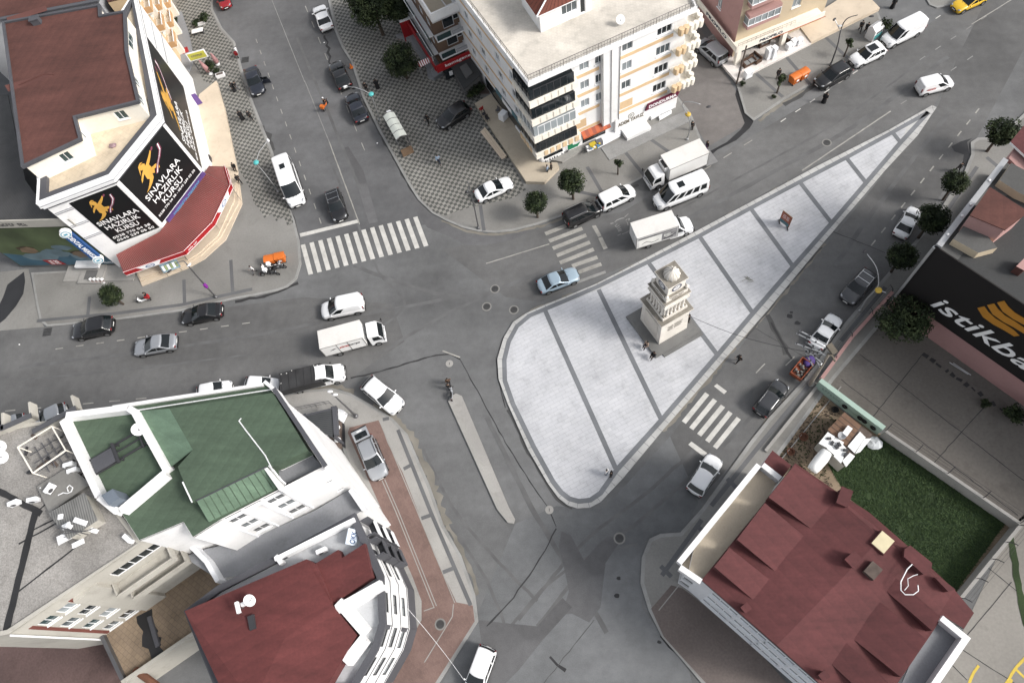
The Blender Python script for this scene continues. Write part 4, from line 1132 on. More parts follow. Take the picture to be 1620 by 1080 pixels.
def dish(x,y,z,label,r=.45,az=.6,name='satellite_dish'):
 p=P(x,y,z); t=thing(name,label,'satellite dish',(p.x,p.y,z),az,'satellite dishes on the roofs')
 m=MB(); n=16; c=Vector((0,0,.75)); ax=Vector((.75,0,.66)); a=ax.orthogonal().normalized(); b=ax.cross(a).normalized(); ax.normalize()
 rows=[[c-ax*(.20*r)*0+ax*(.28*r*q*q-.2)+(a*math.cos(2*math.pi*k/n)+b*math.sin(2*math.pi*k/n))*r*q for k in range(n)] for q in (.02,.4,.7,1.0)]
 i0=0; m.v=[tuple(v) for rr in rows for v in rr]
 for q in range(3):
  for k in range(n): m.f.append((q*n+k,q*n+(k+1)% n,(q+1)*n+(k+1)% n,(q+1)*n+k)); m.m.append(0)
 m.f.append(tuple(range(n-1,-1,-1))); m.m.append(0)
 m.build('reflector',[MT['frame_white']],t,True,True)
 m=MB(); m.tube([(0,0,0),(0,0,.62),tuple(c-ax*.2)],.03,5); m.tube([tuple(c-ax*.15-b*r*.3),tuple(c+ax*.35)],.015,4); m.ball(c+ax*.38,.05,.05,.07,6,4)
 m.build('mount',[MT['metal_grey']],t,False,True)
 return t

def aircon(x,y,z,rz,label,name='air_conditioner',q=None):
 p=P(x,y,z); t=thing(name,label,'air conditioner',(p.x,p.y,z),rz,'air conditioner units on the roofs')
 m=MB(); m.box((0,0,.08),.85,.34,.58); m.box((0,0,.66),.87,.36,.02); m.build('casing',[MT['frame_white']],t,False,True)
 m=MB(); n=14; m.v=[(-.12+.22*math.cos(2*math.pi*k/n),-.178,.37+.22*math.sin(2*math.pi*k/n)) for k in range(n)]; m.f=[tuple(range(n))]; m.m=[0]; m.build('fan_grille',[MT['metal_grey']],t,False,True)
 m=MB(); m.box((-.3,0,0),.05,.36,.08); m.box((.3,0,0),.05,.36,.08); m.build('feet',[MT['metal_grey']],t,False,True)
 return t

def chimney(mb,x,y,z,h,sx,sy,rz,mi=0):
 p=P(x,y,z); mb.box((p.x,p.y,z-.3),sx,sy,h+.3,mi,rz); mb.box((p.x,p.y,z+h),sx+.16,sy+.16,.10,mi,rz)

# ---------------------------------------------------------------- corner building with the black course banners
ZC=13.8
root=thing('corner_building','white corner building with brown roof and black course banners over a red canopy','building',P(254,186,ZC)-Vector((0,0,ZC)))
W1,W2,W3,W4=P2(66,323,ZC),P2(177,281,ZC),P2(253,187,ZC),P2(214,-4,ZC)
W5,W6=P2(168,9,ZC+2.6),P2(9,40,ZC+2.6); W0=P2(40,266,ZC+2.6)
mb=MB()
wins3=[wpx(W3,W4,(310,300),(313,290))] if False else []
wall(mb,W1,W2,0,ZC-.1); wall(mb,W2,W3,0,ZC-.1); wall(mb,W3,W4,0,ZC-.1); wall(mb,W4,W5,0,ZC-.1); wall(mb,W5,W6,0,ZC-.1); wall(mb,W6,W0,0,ZC-.1); wall(mb,W0,W1,0,ZC-.1)
mb.build('wall',[MT['wall_white']],root)
pl=[W1,W2,W3,W4,W5,W6,W0]
mb=MB()
co2=inset(pl,-.18); co3=inset(pl,-.30)
mb.prism(co2,ZC-.62,ZC-.42,0,None,True); mb.prism(co3,ZC-.30,ZC-.12,0,None,True); mb.prism(inset(pl,-.09),ZC-.42,ZC-.30,3); mb.prism(inset(pl,-.21),ZC-.74,ZC-.66,3,None,True)
mb.prism(co3,ZC-.12,ZC-.02,1,None,True)
parapet(mb,inset(pl,-.25),ZC-.02,.55,.30,2)
parapet(mb,inset(pl,.04),ZC-.02,.50,.75,3)
mb.build('cornice',[MT['frame_white'],MT['wall_grey'],MT['frame_white'],MT['rim_dark']],root)
mb=MB(); sheet(mb,inset(pl,.1),ZC+.03); mb.build('terrace_floor',[MT['terrace_tiles']],root)
# penthouse
ZP=ZC+2.7
px=[(5,37),(160,9),(161,26),(200,19),(203,82),(222,163),(122,188),(131,222),(36,267)]
poly=PL(px,ZP)
inn=inset(poly,.25)
mb=MB(); n=len(inn); pw={}
def ccw(p): return sum(p[i][0]*p[(i+1)% len(p)][1]-p[(i+1)% len(p)][0]*p[i][1] for i in range(len(p)))> 0
q=inn if ccw(inn) else inn[::-1]
wl=[]
for i in range(n):
 a,b=q[i],q[(i+1)% n]; L=(Vector(b)-Vector(a)).length; w=[]
 mid=P2(177,177,ZP); mid2=P2(84,245,ZP); rt=P2(213,122,ZP); rt2=P2(202,50,ZP); rt3=P2(128,206,ZP)
 c=((a[0]+b[0])/2,(a[1]+b[1])/2)
 for m_,ws in ((mid,[.55,.72]),(mid2,[.52,.70]),(rt,[.1,.3,.45,.65]),(rt2,[.3,.7]),(rt3,[.4,.65])):
  if (Vector(c)-Vector(m_)).length < 1.2:
   w=[(L*ws[k],L*ws[k+1],ZC+.9,ZC+2.1) for k in range(0,len(ws),2)]
 wall(mb,a,b,ZC,ZP-.1,w); wl +=[(a,b,x) for x in w]
mb.build('penthouse_wall',[MT['wall_cream']],root)
for a,b,x in wl: window(root,a,b,x,2,'t','frame_white')
mb=MB(); mb.prism(poly,ZP-.1,ZP+.06,0,1,True); parapet(mb,poly,ZP+.06,.22,.28,1)
r=mb.build('roof',[MT['roof_brown'],MT['rim_dark']],root)
mb=MB(); chimney(mb,60,37,ZP+.06,.7,1.0,.7,.2); mb.build('chimney',[MT['rim_dark']],r)
mb=MB(); mb.tube([P(30,134,ZP+.2),P(70,117,ZP+.09),P(85,118,ZP+.09)],.05,4); sheet(mb,PL([(8,136),(82,115),(84,122),(14,146)],ZP),ZP+.068); mb.build('roof_patch',[mat('roof_faded',(.15,.06,.05),.9,.2,.5,.1)],r)
# banners
def runner(mb,A,B,w):
 """gold runner with a torch and the trailing ribbons, drawn on the board"""
 a,b,c,d=w
 S=lambda pts:[(a+(b-a)*x,c+(d-c)*y) for x,y in pts]
 wallpoly(mb,S([(.23,.80),(.28,.845),(.34,.84),(.37,.80),(.35,.755),(.29,.735),(.24,.76)]),A,B,.07,0)
 wallpoly(mb,S([(.17,.70),(.24,.86),(.31,.89),(.36,.86),(.30,.86),(.25,.82),(.21,.74)]),A,B,.075,0)
 wallpoly(mb,S([(.27,.75),(.37,.76),(.42,.70),(.42,.62),(.36,.52),(.26,.47),(.22,.53),(.24,.64)]),A,B,.068,0)
 wallpoly(mb,S([(.37,.76),(.44,.80),(.53,.85),(.60,.90),(.61,.87),(.54,.80),(.45,.73),(.40,.70)]),A,B,.071,0)
 wallpoly(mb,S([(.27,.73),(.20,.69),(.13,.62),(.10,.56),(.14,.58),(.21,.64),(.27,.66)]),A,B,.073,0)
 wallpoly(mb,S([(.26,.49),(.36,.53),(.33,.44),(.24,.38),(.14,.34),(.04,.33),(.12,.37),(.19,.42)]),A,B,.066,0)
 wallpoly(mb,S([(.34,.53),(.42,.62),(.52,.60),(.55,.52),(.53,.46),(.50,.53),(.44,.55),(.40,.48)]),A,B,.069,0)
 for k,mi in ((0,1),(1,2),(2,1)):
  o=.022*k
  wallpoly(mb,S([(.40+o,.44),(.50+o,.56),(.62+o,.64),(.72+o,.74),(.75+o,.86),(.77+o,.86),(.745+o,.73),(.64+o,.625),(.52+o,.545),(.42+o,.43)]),A,B,.08,mi)
 wallpoly(mb,S([(.60,.88),(.66,.93),(.68,.90),(.63,.86)]),A,B,.08,1)
RIB=mat('ribbon_red',(.26,.07,.12),.5)
def banner(A,B,w,lines,frame=True):
 mb=MB(); board(mb,A,B,w,.06); bn=mb.build('banner',[MT['board_black']],root)
 a,b,c,d=w
 mb=MB(); runner(mb,A,B,(a+(b-a)*.12,b-(b-a)*.06,c+(d-c)*.30,d)); mb.build('runner_emblem',[MT['gold'],RIB,MT['letter_white']],bn)
 mb=MB()
 for s,x0,x1,y0,y1 in lines:
  walltext(mb,s,A,B,(a+(b-a)*x0,a+(b-a)*x1,c+(d-c)*y0,c+(d-c)*y1),0,0.0,.03,.07)
 mb.build('lettering',[MT['letter_white']],bn)
B1w=wpx(W1,W2,(181,389),(173,291)); B2w=wpx(W2,W3,(256,350),(251,200)); B3w=wpx(W3,W4,(321,266),(233,54))
print('banners',B1w,B2w,B3w)
def fix(w,z0,z1): return (w[0],w[1],z0,z1)
L12=(Vector(W2)-Vector(W1)).length; L23=(Vector(W3)-Vector(W2)).length; L34=(Vector(W4)-Vector(W3)).length
banner(W1,W2,(L12*.28,L12-.25,4.3,12.6),[('SINAVLARA',.06,.94,.43,.515),('HAZIRLIK',.12,.86,.315,.40),('KURSU',.24,.74,.20,.285),('0538 770 04 38',.06,.90,.11,.155),('0545 239 05 50',.08,.92,.035,.08)])
banner(W2,W3,(.35,L23-.35,4.6,12.9),[('SINAVLARA',.08,.86,.42,.51),('HAZIRLIK',.14,.80,.295,.385),('KURSU',.24,.70,.17,.26),('0538 770 04 38 - 0545 239 05 50',.04,.94,.10,.135)])
banner(W3,W4,(.25,L34*.70,4.6,12.9),[('SINAVLARA',.06,.54,.42,.51),('HAZIRLIK',.08,.50,.295,.385),('KURSU',.12,.42,.17,.26),('0538 770 04 38 - 0545 239 05 50',.03,.62,.10,.135)])
# string courses and window bands on the narrow white bay beside the first banner
mb=MB()
for z in (11.9,11.65,9.4,9.15,7.0,6.75): board(mb,W1,W2,(.1,L12*.27,z,z+.09),.08)
for z in (8.2,10.6): board(mb,W3,W4,(L34*.72,L34*.98,z,z+.1),.1)
mb.build('string_course',[MT['wall_grey']],root)
# purple banner under the middle one
mb=MB(); A,u,nn,L=wallframe(W2,W3)
board(mb,W2,W3,(.9,L23-.15,3.95,4.5),.3,0,.1); pb=mb.build('purple_banner',[MT['sign_purple']],root)
mb=MB(); wallstrokes(mb,W2,W3,(2.0,L23-1.4,4.22,4.42),(9,8),0,.415); wallstrokes(mb,W2,W3,(2.6,L23-2.0,4.0,4.17),(4,7),0,.415); mb.build('lettering',[mat('sky_blue',(.12,.45,.62),.5)],pb)
# upright dental sign on the edge of the first bay
mb=MB(); A,u,nn,L=wallframe(W1,W2)
o=A-u*.25+nn*.1
mb.obox(o+Vector((0,0,3.2))-u*.95,u*1.0,nn*.45,(0,0,6.2)); ds=mb.build('vertical_sign',[MT['sign_blue']],root)
mb=MB(); lettering(mb,'DENTAL MERKEZ',o-u*.45+nn*.46+Vector((0,0,6.25)),Vector((0,0,-1)),u,4.6,.5,0,.012,.03); mb.build('lettering',[MT['letter_white']],ds)
for z in (3.45,9.15):
 mb=MB(); c=o-u*.45+nn*.3+Vector((0,0,z)); n=18
 for s in (-.2,.26): mb.v +=[tuple(c+nn*s+u*.62*math.cos(2*math.pi*k/n)+Vector((0,0,.62*math.sin(2*math.pi*k/n)))) for k in range(n)]
 for k in range(n): mb.f.append((k,(k+1)% n,n+(k+1)% n,n+k)); mb.m.append(0)
 mb.f +=[tuple(range(n-1,-1,-1)),tuple(range(n,2*n))]; mb.m +=[0,0]
 d=mb.build('round_sign',[MT['letter_white']],root)
 mb=MB(); c2=c+nn*.275
 for r0,r1 in ((.42,.52),):
  for k in range(n):
   a0,a1=2*math.pi*k/n,2*math.pi*(k+1)/n
   f=lambda r,a: c2+u*r*math.cos(a)+Vector((0,0,r*math.sin(a)))
   mb.face([f(r0,a0),f(r1,a0),f(r1,a1),f(r0,a1)])
 mb.obox(c2-u*.2+Vector((0,0,-.12)),u*.4,nn*.02,(0,0,.24)); mb.build('emblem',[mat('sky_blue',(.12,.45,.62),.5)],d)
# red canopy round the foot: sloping ribbed sheets and a fascia
inner=PL([(183,402),(252,366),(323,272),(330,262)],4.2); outer=PL([(196,431),(291,398),(336,352),(364,294),(355,264)],3.5)
inner=[inner[0],inner[1],((inner[1][0]*.55+inner[2][0]*.45),(inner[1][1]*.55+inner[2][1]*.45)),inner[2],inner[3]]
CAN=mat('canopy_red',(.27,.035,.035),.55,.35,.45,.05); CANG=mat('canopy_rib',(.25,.16,.14),.6,.3,.5,.05)
mb=MB()
for k in range(4):
 a,b,c,d=Vector((*outer[k],3.55)),Vector((*outer[k+1],3.55)),Vector((*inner[k+1],4.1)),Vector((*inner[k],4.1))
 m=max(4,int((b-a).length/.22)); 
 for i in range(m):
  p0,p1,p2,p3=a.lerp(b,i/m),a.lerp(b,(i+1)/m),d.lerp(c,(i+1)/m),d.lerp(c,i/m)
  up=Vector((0,0,.035)); h0,h1=p0.lerp(p1,.65),p3.lerp(p2,.65)
  mb.face([p0,h0,h1,p3],0); mb.face([h0+up,p1+up,p2+up,h1+up],1); mb.face([h0,h0+up,h1+up,h1],1); mb.face([p1,p2,p2+up,p1+up],1)
cn=mb.build('canopy',[CAN,CANG],root)
mb=MB()
for k in range(4):
 a,b=Vector((*outer[k],0)),Vector((*outer[k+1],0)); u=(b-a).normalized(); n=Vector((u.y,-u.x,0))
 mb.obox(a+Vector((0,0,2.95)),b-a,n*.12,(0,0,.78),0); mb.obox(a+n*.12+Vector((0,0,3.70)),b-a,n*.03,(0,0,.05),1); mb.obox(a+n*.12+Vector((0,0,2.95)),b-a,n*.03,(0,0,.05),1)
fa=mb.build('fascia',[MT['sign_red'],MT['letter_white']],cn)
mb=MB()
for k,t0,t1 in ((0,.22,.62),(2,.25,.85)):
 A,B=outer[k],outer[k+1]; L=(Vector(B)-Vector(A)).length
 wallpoly(mb,[(L*t0,3.66),(L*t1,3.66),(L*(t1-.08),2.98),(L*(t0+.1),2.98)],A,B,.15,0,.02)
 c=L*(t0+t1)/2
 for rr,mi in ((.30,1),(.22,0)): wallpoly(mb,[(c+rr*1.9*math.cos(i*.4488),3.32+rr*math.sin(i*.4488)) for i in range(14)],A,B,.171+mi*0+(.012 if rr < .3 else 0),mi,.01)
 wallstrokes(mb,A,B,(c-.34,c+.34,3.22,3.42),(4,),1,.195)
for k,s in ((1,(5,4)),(3,(4,))):
 A,B=outer[k],outer[k+1]; L=(Vector(B)-Vector(A)).length; wallstrokes(mb,A,B,(L*.1,L*.4,3.2,3.4),s,0,.13)
mb.build('lettering',[MT['letter_white'],MT['sign_blue']],cn)
# stepped terrace
tp=[(300,250),(315,150),(342,128),(346,141),(355,172),(375,270),(381,275),(385,300),(383,322),(358,380),(324,411),(300,426),(228,455),(217,432),(190,420)]
mb=MB(); mb.prism(PL(tp[:5]+[(375,270),(372,300),(370,318),(345,372),(315,400),(292,415),(222,440),(217,430),(190,420)],.55),.1,.58)
for k,(o,z) in enumerate(((.38,.42),(.76,.27))):
 mb.prism(PL([(372+5*o*2,285),(376+7*o*1.6,322+3*o),(345+15*o*1.2,374+9*o),(315+11*o*1.2,402+12*o),(292+8*o,416+13*o),(223+5*o,441+17*o),(217,430),(300,380),(350,300)],0),.1,z)
mb.build('stepped_terrace',[MT['steps']],root)
mb=MB(); rails(mb,[P2(405-35,300),P2(384,320)],.5,.9,r=.025); rails(mb,PL([(340,355),(352,368)]),.5,.9,r=.025); rails(mb,PL([(292,402),(303,418)]),.5,.9,r=.025)
mb.build('handrail',[MT['metal_grey']],root)

# ---------------------------------------------------------------- balconied orange block beside it
root=thing('apartment_building','orange and cream apartment block with stacked balconies beside the corner building','building',P(289,108))
A,B=P2(290,112),P2(262,-70); A0,B0=P2(258,120),P2(225,-60)
mb=MB(); L=(Vector(B)-Vector(A)).length
wn=[(L*(.08+.17*k),L*(.08+.17*k)+1.3,z,z+1.4) for k in range(6) for z in (4.4,7.3,10.2)]
wall(mb,A,B,0,12.6,wn); wall(mb,A0,A,0,12.6); wall(mb,B,B0,0,12.6); mb.prism([A,B,B0,A0],12.5,12.7,1)
mb.build('wall',[MT['wall_peach'],MT['roof_brown']],root)
for k,x in enumerate(wn): window(root,A,B,x,2,'mtcd'[k % 4])
AA,u,nn,_=wallframe(A,B)
for k in range(5):
 for z in (3.4,6.3,9.2):
  s=L*.02+k*4.2; m=MB(); o=AA+u*s+Vector((0,0,z))
  m.obox(o,u*2.7,nn*1.2,(0,0,.15),0)
  m.obox(o+nn*1.1+Vector((0,0,.15)),u*2.7,nn*.1,(0,0,.85),1); m.obox(o+Vector((0,0,.15)),u*.1,nn*1.1,(0,0,.85),2); m.obox(o+u*2.6+Vector((0,0,.15)),u*.1,nn*1.1,(0,0,.85),2)
  m.obox(o+nn*1.1+Vector((0,0,1.0)),u*2.7,nn*.12,(0,0,.06),3)
  m.build('balcony',[MT['wall_cream'],MT['wall_orange'],MT['wall_orange'],MT['frame_white']],root)
for s in (3.1,7.3,11.5):
 m=MB(); m.obox(AA+u*s+Vector((0,0,.2)),u*.7,nn*.8,(0,0,12.2)); m.build('pilaster',[MT['wall_cream']],root)

# ---------------------------------------------------------------- dark roofs at the left border
root=thing('building','low grey building with corrugated roof and a faded health poster wall','building',P(100,400))
ZG=10.3
a0,a1=P2(-70,352,ZG),P2(112,347,ZG); mb=MB()
pg=[a0,a1,P2(92,330,ZG),P2(66,322,ZG),P2(40,285,ZG),P2(12,150,ZG),P2(-70,150,ZG)]
wall(mb,a0,a1,0,ZG); wall(mb,a1,P2(92,330,ZG),0,ZG); wall(mb,pg[-1],a0,0,ZG)
mb.build('wall',[MT['concrete_dark']],root)
mb=MB(); mb.prism(pg,ZG-.15,ZG,0); mb.build('roof',[MT['corrugated']],root)
mb=MB(); board(mb,a0,a1,(0,(Vector(a1)-Vector(a0)).length,ZG-1.1,ZG+.25),.18); sg=mb.build('shop_sign',[MT['wall_stone']],root)
mb=MB(); L=(Vector(a1)-Vector(a0)).length; wallstrokes(mb,a0,a1,(L*.34,L*.60,ZG-.75,ZG-.25),(6,3),0,.19); mb.build('lettering',[MT['frame_dark']],sg)
mb=MB(); Lw=L
board(mb,a0,a1,(.2,Lw-.2,.55,ZG-1.4),.05,0)
po=mb.build('poster',[mat('poster_green',(.12,.16,.075),.6,.5,.5,.05)],root)
mb=MB()
def blob(s,z,rs,rz_,off,mi,seed):
 random.seed(seed); wallpoly(mb,[(s+rs*math.cos(k*.45)*random.uniform(.8,1.15),z+rz_*math.sin(k*.45)*random.uniform(.8,1.15)) for k in range(14)],a0,a1,off,mi,.01)
wallpoly(mb,[(.3,.6),(Lw-.3,.6),(Lw-.3,2.2),(Lw*.6,3.0),(Lw*.3,2.6),(.3,3.6)],a0,a1,.05,0,.01)
blob(Lw*.34,2.6,2.6,1.0,.062,1,1); blob(Lw*.50,3.4,1.9,1.0,.074,1,2); blob(Lw*.72,2.6,1.5,1.1,.062,1,3); blob(Lw*.62,4.6,1.5,.6,.062,1,8)
blob(Lw*.30,4.2,1.2,.7,.086,2,4); blob(Lw*.73,3.0,1.25,.75,.086,2,5); blob(Lw*.73,3.35,1.35,.5,.08,3,6); blob(Lw*.29,4.6,1.3,.5,.08,3,7)
wallpoly(mb,[(Lw*.33,.75),(Lw*.47,.75),(Lw*.44,1.9),(Lw*.30,1.9)],a0,a1,.098,4,.01)
for k in range(3): wallstrokes(mb,a0,a1,(Lw*.345,Lw*.435,.95+.3*k,1.15+.3*k),(3,4),5,.112)
wallstrokes(mb,a0,a1,(Lw*.70,Lw*.95,.85,1.15),(6,6),5,.066)
mb.build('poster_print',[mat('print_blue',(.06,.14,.20),.6,.3,1),mat('print_pale_blue',(.17,.25,.29),.6,.3,1.2),mat('print_skin',(.24,.17,.11),.6,.3,2),mat('print_brown',(.08,.06,.035),.6,.3,2),MT['sign_red'],MT['letter_white']],po)
mb=MB(); e0=wallframe(a0,a1); o=e0[0]+e0[1]*(Lw*.60)+e0[2]*.05
mb.obox(o+Vector((0,0,1.15)),e0[1]*3.2,e0[2]*.9,(0,0,.35),0); mb.build('entrance_canopy',[MT['frame_white']],root)
mb=MB(); mb.obox(o+e0[1]*.2+Vector((0,0,.1)),e0[1]*3.2,e0[2]*2.6,(0,0,.35),0); mb.obox(o+e0[1]*-2+e0[2]*0+Vector((0,0,.1)),e0[1]*9.5,e0[2]*2.2,(0,0,.18),0); mb.obox(o+e0[1]*.9+e0[2]*.8+Vector((0,0,.45)),e0[1]*1.6,e0[2]*1.3,(0,0,.02),1)
mb.build('doorstep',[MT['concrete_pale'],MT['concrete_dark']],root)
root=thing('building','dark brown roofed block cut by the top left border','building',P(60,0))
mb=MB(); zq=13; q=PL([(-60,55),(4,32),(155,3),(160,-20),(190,-60),(-80,-90)],zq); mb.prism(q,0,zq,0,1); mb.prism(inset(q,-.2),zq,zq+.25,2); mb.prism(inset(q,.3),zq+.25,zq+.27,0)
mb.build('block',[MT['roof_brown'],MT['wall_grey'],MT['rim_dark']],root)
mb=MB(); sheet(mb,PL([(10,28),(72,9),(75,17),(12,36)],zq+.3),zq+.29); mb.build('roof_patch',[MT['roof_faded']] if 'roof_faded' in MT else [MT['roof_brown']],root)

# ---------------------------------------------------------------- central cream apartment block
root=thing('apartment_building','cream five-storey apartment block with railed roof terrace and red-roofed penthouse','building',P(858,262))
Z4=14.6
C1,C2=P2(858,262),P2(1070,165); CL=P2(716,65)
mb=MB(); z5=lambda x,y:(840+x/4.908,60+y/4.908)
wl=[((375,243),(448,183),2,'c'),((497,188),(557,125),2,'m'),((708,82),(792,22),2,'m'),((383,388),(450,310),2,'c'),((500,333),(558,258),2,'m'),((707,230),(785,150),2,'c'),((972,112),(1085,10),3,'m'),
((388,527),(452,455),2,'c'),((503,470),(558,402),2,'c'),((702,375),(775,300),2,'m'),((958,252),(1068,165),3,'d'),((947,392),(1052,305),3,'d'),((982,-48),(1098,-122),3,'d')]
wf=[]
for bl,tr,n,g in wl:
 w=wpx(C1,C2,z5(*bl),z5(*tr)); wf.append((w,n,g)); 
print('central windows',[tuple(round(v,1) for v in w) for w,_,_ in wf])
# regular storeys: snap heights
ST=[2.9+2.85*k for k in range(5)]
def snap(w):
 zc=(w[2]+w[3])/2; k=min(range(4),key=lambda k: abs(ST[k]+1.55-zc)); return (w[0],w[1],ST[k]+.95,ST[k]+2.2)
wf=[(snap(w),n,g) for w,n,g in wf]
seen=[]; out=[]
for w,n,g in wf:
 if any(not (w[1]< s[0] or w[0]> s[1]) and abs(w[2]-s[2])< .5 for s in seen): continue
 seen.append(w); out.append((w,n,g))
wf=out
wsl=[]
AL,uL,nL,LL=wallframe(CL,C1)
for s in (.16,.30,.44,.62,.76):
 for k in range(4): wsl.append((LL*s,LL*s+1.2,ST[k]+.9,ST[k]+2.2))
LF=(Vector(C2)-Vector(C1)).length
shop=[(.3,2.9,.55,2.6),(onwall(921,214,C1,C2)[0],onwall(958,196,C1,C2)[0],.55,2.65)]
wall(mb,C1,C2,0,Z4-.35,[w for w,_,_ in wf]+shop); wall(mb,CL,C1,0,Z4-.35,wsl)
C3=P2(1010,20); CLB=P2(860,-40); wall(mb,C2,C3,0,Z4-.35); wall(mb,CLB,CL,0,Z4-.35)
mb.build('wall',[MT['wall_white']],root)
for k,(w,n,g) in enumerate(wf): window(root,C1,C2,w,n,g)
for k,w in enumerate(wsl): window(root,CL,C1,w,2,'mdct'[k % 4])
for k,w in enumerate(shop): window(root,C1,C2,w,3,'d','frame_dark',False,.16,'shop_window')
mb=MB()
for k in range(4):
 for a,b in ((1.5,LF*.425),(LF*.56,LF-1.6)):
  board(mb,C1,C2,(a,b,ST[k]+.05,ST[k]+.5),.04)
board(mb,C1,C2,(4.6,6.2,ST[0]+.7,ST[0]+2.0),.03); board(mb,C1,C2,(LF*.57,LF*.66,ST[0]+.7,ST[0]+1.9),.03)
for k in range(4): board(mb,CL,C1,(1.5,LL-3.5,ST[k]+.05,ST[k]+.4),.04)
mb.build('orange_band',[mat('band_peach',(.70,.50,.30),.8,.12,.6,.06,grime=.2)],root)
A,u,nn,L=wallframe(C1,C2)
mb=MB(); mb.obox(A+u*LF*.435+Vector((0,0,2.6)),u*LF*.115,nn*.45,(0,0,Z4-3.0),0); mb.build('stair_shaft',[MT['wall_white']],root)
mb=MB()
for s in (.437,.492,.548): mb.tube([A+u*LF*s+nn*.52+Vector((0,0,2.7)),A+u*LF*s+nn*.52+Vector((0,0,Z4-.5))],.04,5)
mb.build('drain_pipe',[MT['metal_grey']],root)
# roof slab, terrace, railing
sl=[C1,C2,C3,CLB,CL]; so_=inset(sl,-.75)
mb=MB(); mb.prism(so_,Z4-.35,Z4,0,1,True); parapet(mb,so_,Z4,.32,.22,1); mb.build('roof_terrace',[MT['roof_pavers'],MT['wall_white']],root)
mb=MB(); ip=inset(so_,.12); rails(mb,[ip[4],ip[0],ip[1],ip[2]],Z4+.3,.85,1.2,.04,2,.34); mb.build('railing',[mat('railing_metal',(.17,.16,.155),.6,.2,3)],root)
# glazed corner balconies
for k in range(4):
 z=ST[k]-.1; m=MB()
 def slab(z0,h,g,mi): m.prism([tuple((A+u*5.0+nn*g)[:2]),tuple((A+u*5.0-nn*.05)[:2]),tuple((A-nn*.05+uL*0)[:2]),tuple((A-uL*3.2-nL*.05)[:2]),tuple((A-uL*3.2+nL*g)[:2]),tuple((A+nL*g+nn*g)[:2])],z0,z0+h,mi,None,True)
 slab(z,.16,.95,0); slab(z+.16,.78,.93,0)
 for q in range(6):
  m.obox(A+u*(.1+q*.82)+nn*.93+Vector((0,0,z+.1)),u*.5,nn*.10,(0,0,.82),0 if k else 1)
 for q in range(4): m.obox(A-uL*(.2+q*.8)+nL*.93-uL*.5+Vector((0,0,z+.1)),uL*.5,nL*.10,(0,0,.82),0 if k else 1)
 b=m.build('corner_balcony',[MT['wall_cream'],MT['wall_peach']],root)
 m=MB(); g=.80
 q0=A+nL*g+nn*g
 m.obox(A+nn*.1+nL*g*.98+Vector((0,0,z+.94)),u*(4.9+g*.5),nn*(g-.12),(0,0,1.38),0); m.obox(A-uL*3.1+nL*.1+Vector((0,0,z+.94)),uL*3.0,nL*(g-.12),(0,0,1.38),0)
 m.build('balcony_glazing',[MT[['pane_dark','pane_curtain','pane_dark','pane_dark'][k]]],b)
 m=MB()
 for q in range(7): m.obox(A+u*(-.3+q*.80)+nn*.78+Vector((0,0,z+.94)),u*.06,nn*.05,(0,0,1.38))
 m.obox(A+u*-.3+nn*.78+Vector((0,0,z+2.28)),u*4.85,nn*.06,(0,0,.08)); 
 for q in range(4): m.obox(A-uL*(.1+q*.95)+nL*.78+Vector((0,0,z+.94)),uL*.06,nL*.05,(0,0,1.38))
 m.build('glazing_bars',[MT['frame_white' if k == 1 else 'frame_dark']],b)
# scalloped balconies at the far end
for k in range(4):
 z=ST[k]+.85; m=MB(); o=A+u*(LF-1.6)
 m.obox(o+Vector((0,0,z)),u*3.0,nn*1.0,(0,0,.15),0); m.obox(A+u*LF-nn*2.2+Vector((0,0,z)),u*1.4,nn*2.2,(0,0,.15),0)
 for q in range(5):
  c=o+u*(.3+q*.6)+nn*.98
  m.lathe((c.x,c.y,z+.02),[(.30,0),(.34,.3),(.34,.85),(.30,.9)],8,1 if q < 2 else 0)
 for q in range(4):
  c=A+u*(LF+1.4)-nn*(1.7-q*.65); m.lathe((c.x,c.y,z+.02),[(.30,0),(.34,.3),(.34,.85),(.30,.9)],8,0)
 m.build('end_balcony',[MT['wall_cream'],MT['wall_peach']],root)
# rear balconies on the side wall
for k in range(1,4):
 z=ST[k]; m=MB(); o=AL+uL*1.2
 m.obox(o+Vector((0,0,z)),uL*3.4,nL*1.1,(0,0,.15)); m.obox(o+nL*1.0+Vector((0,0,z)),uL*3.4,nL*.1,(0,0,.95)); m.obox(o+uL*3.3+Vector((0,0,z)),uL*.1,nL*1.05,(0,0,.95)); m.obox(o+Vector((0,0,z)),uL*.1,nL*1.05,(0,0,.95))
 m.build('rear_balcony',[MT['wall_white']],root)
# side wall signs and shopfront
mb=MB(); board(mb,CL,C1,(LL*.42,LL-1.2,.5,2.4),.05,0); board(mb,CL,C1,(LL*.55,LL-.6,2.5,3.3),.12,1); board(mb,CL,C1,(LL*.74,LL-.2,.4,1.0),.14,2); board(mb,CL,C1,(LL*.62,LL*.72,2.5,3.3),.14,2)
mb.build('shopfront',[MT['pane_dark'],MT['sign_teal'],MT['letter_white']],root)
sg_,sh_=onwall(896,235,C1,C2)[0],onwall(919,222,C1,C2)[0]; sa_,sb_=onwall(919,216,C1,C2)[0],onwall(962,192,C1,C2)[0]; sc_,sd_=onwall(975,197,C1,C2)[0],onwall(1015,177,C1,C2)[0]; se_,sf_=onwall(1020,165,C1,C2)[0],onwall(1064,146,C1,C2)[0]; print('SHOP',sg_,sh_,sa_,sb_,sc_,sd_,se_,sf_,LF)
mb=MB(); board(mb,C1,C2,(.2,sg_-.3,.3,.95),.1,0); board(mb,C1,C2,(sg_,sh_,2.55,2.85),.1,1); board(mb,C1,C2,(sg_,sh_,.55,2.5),.05,2)
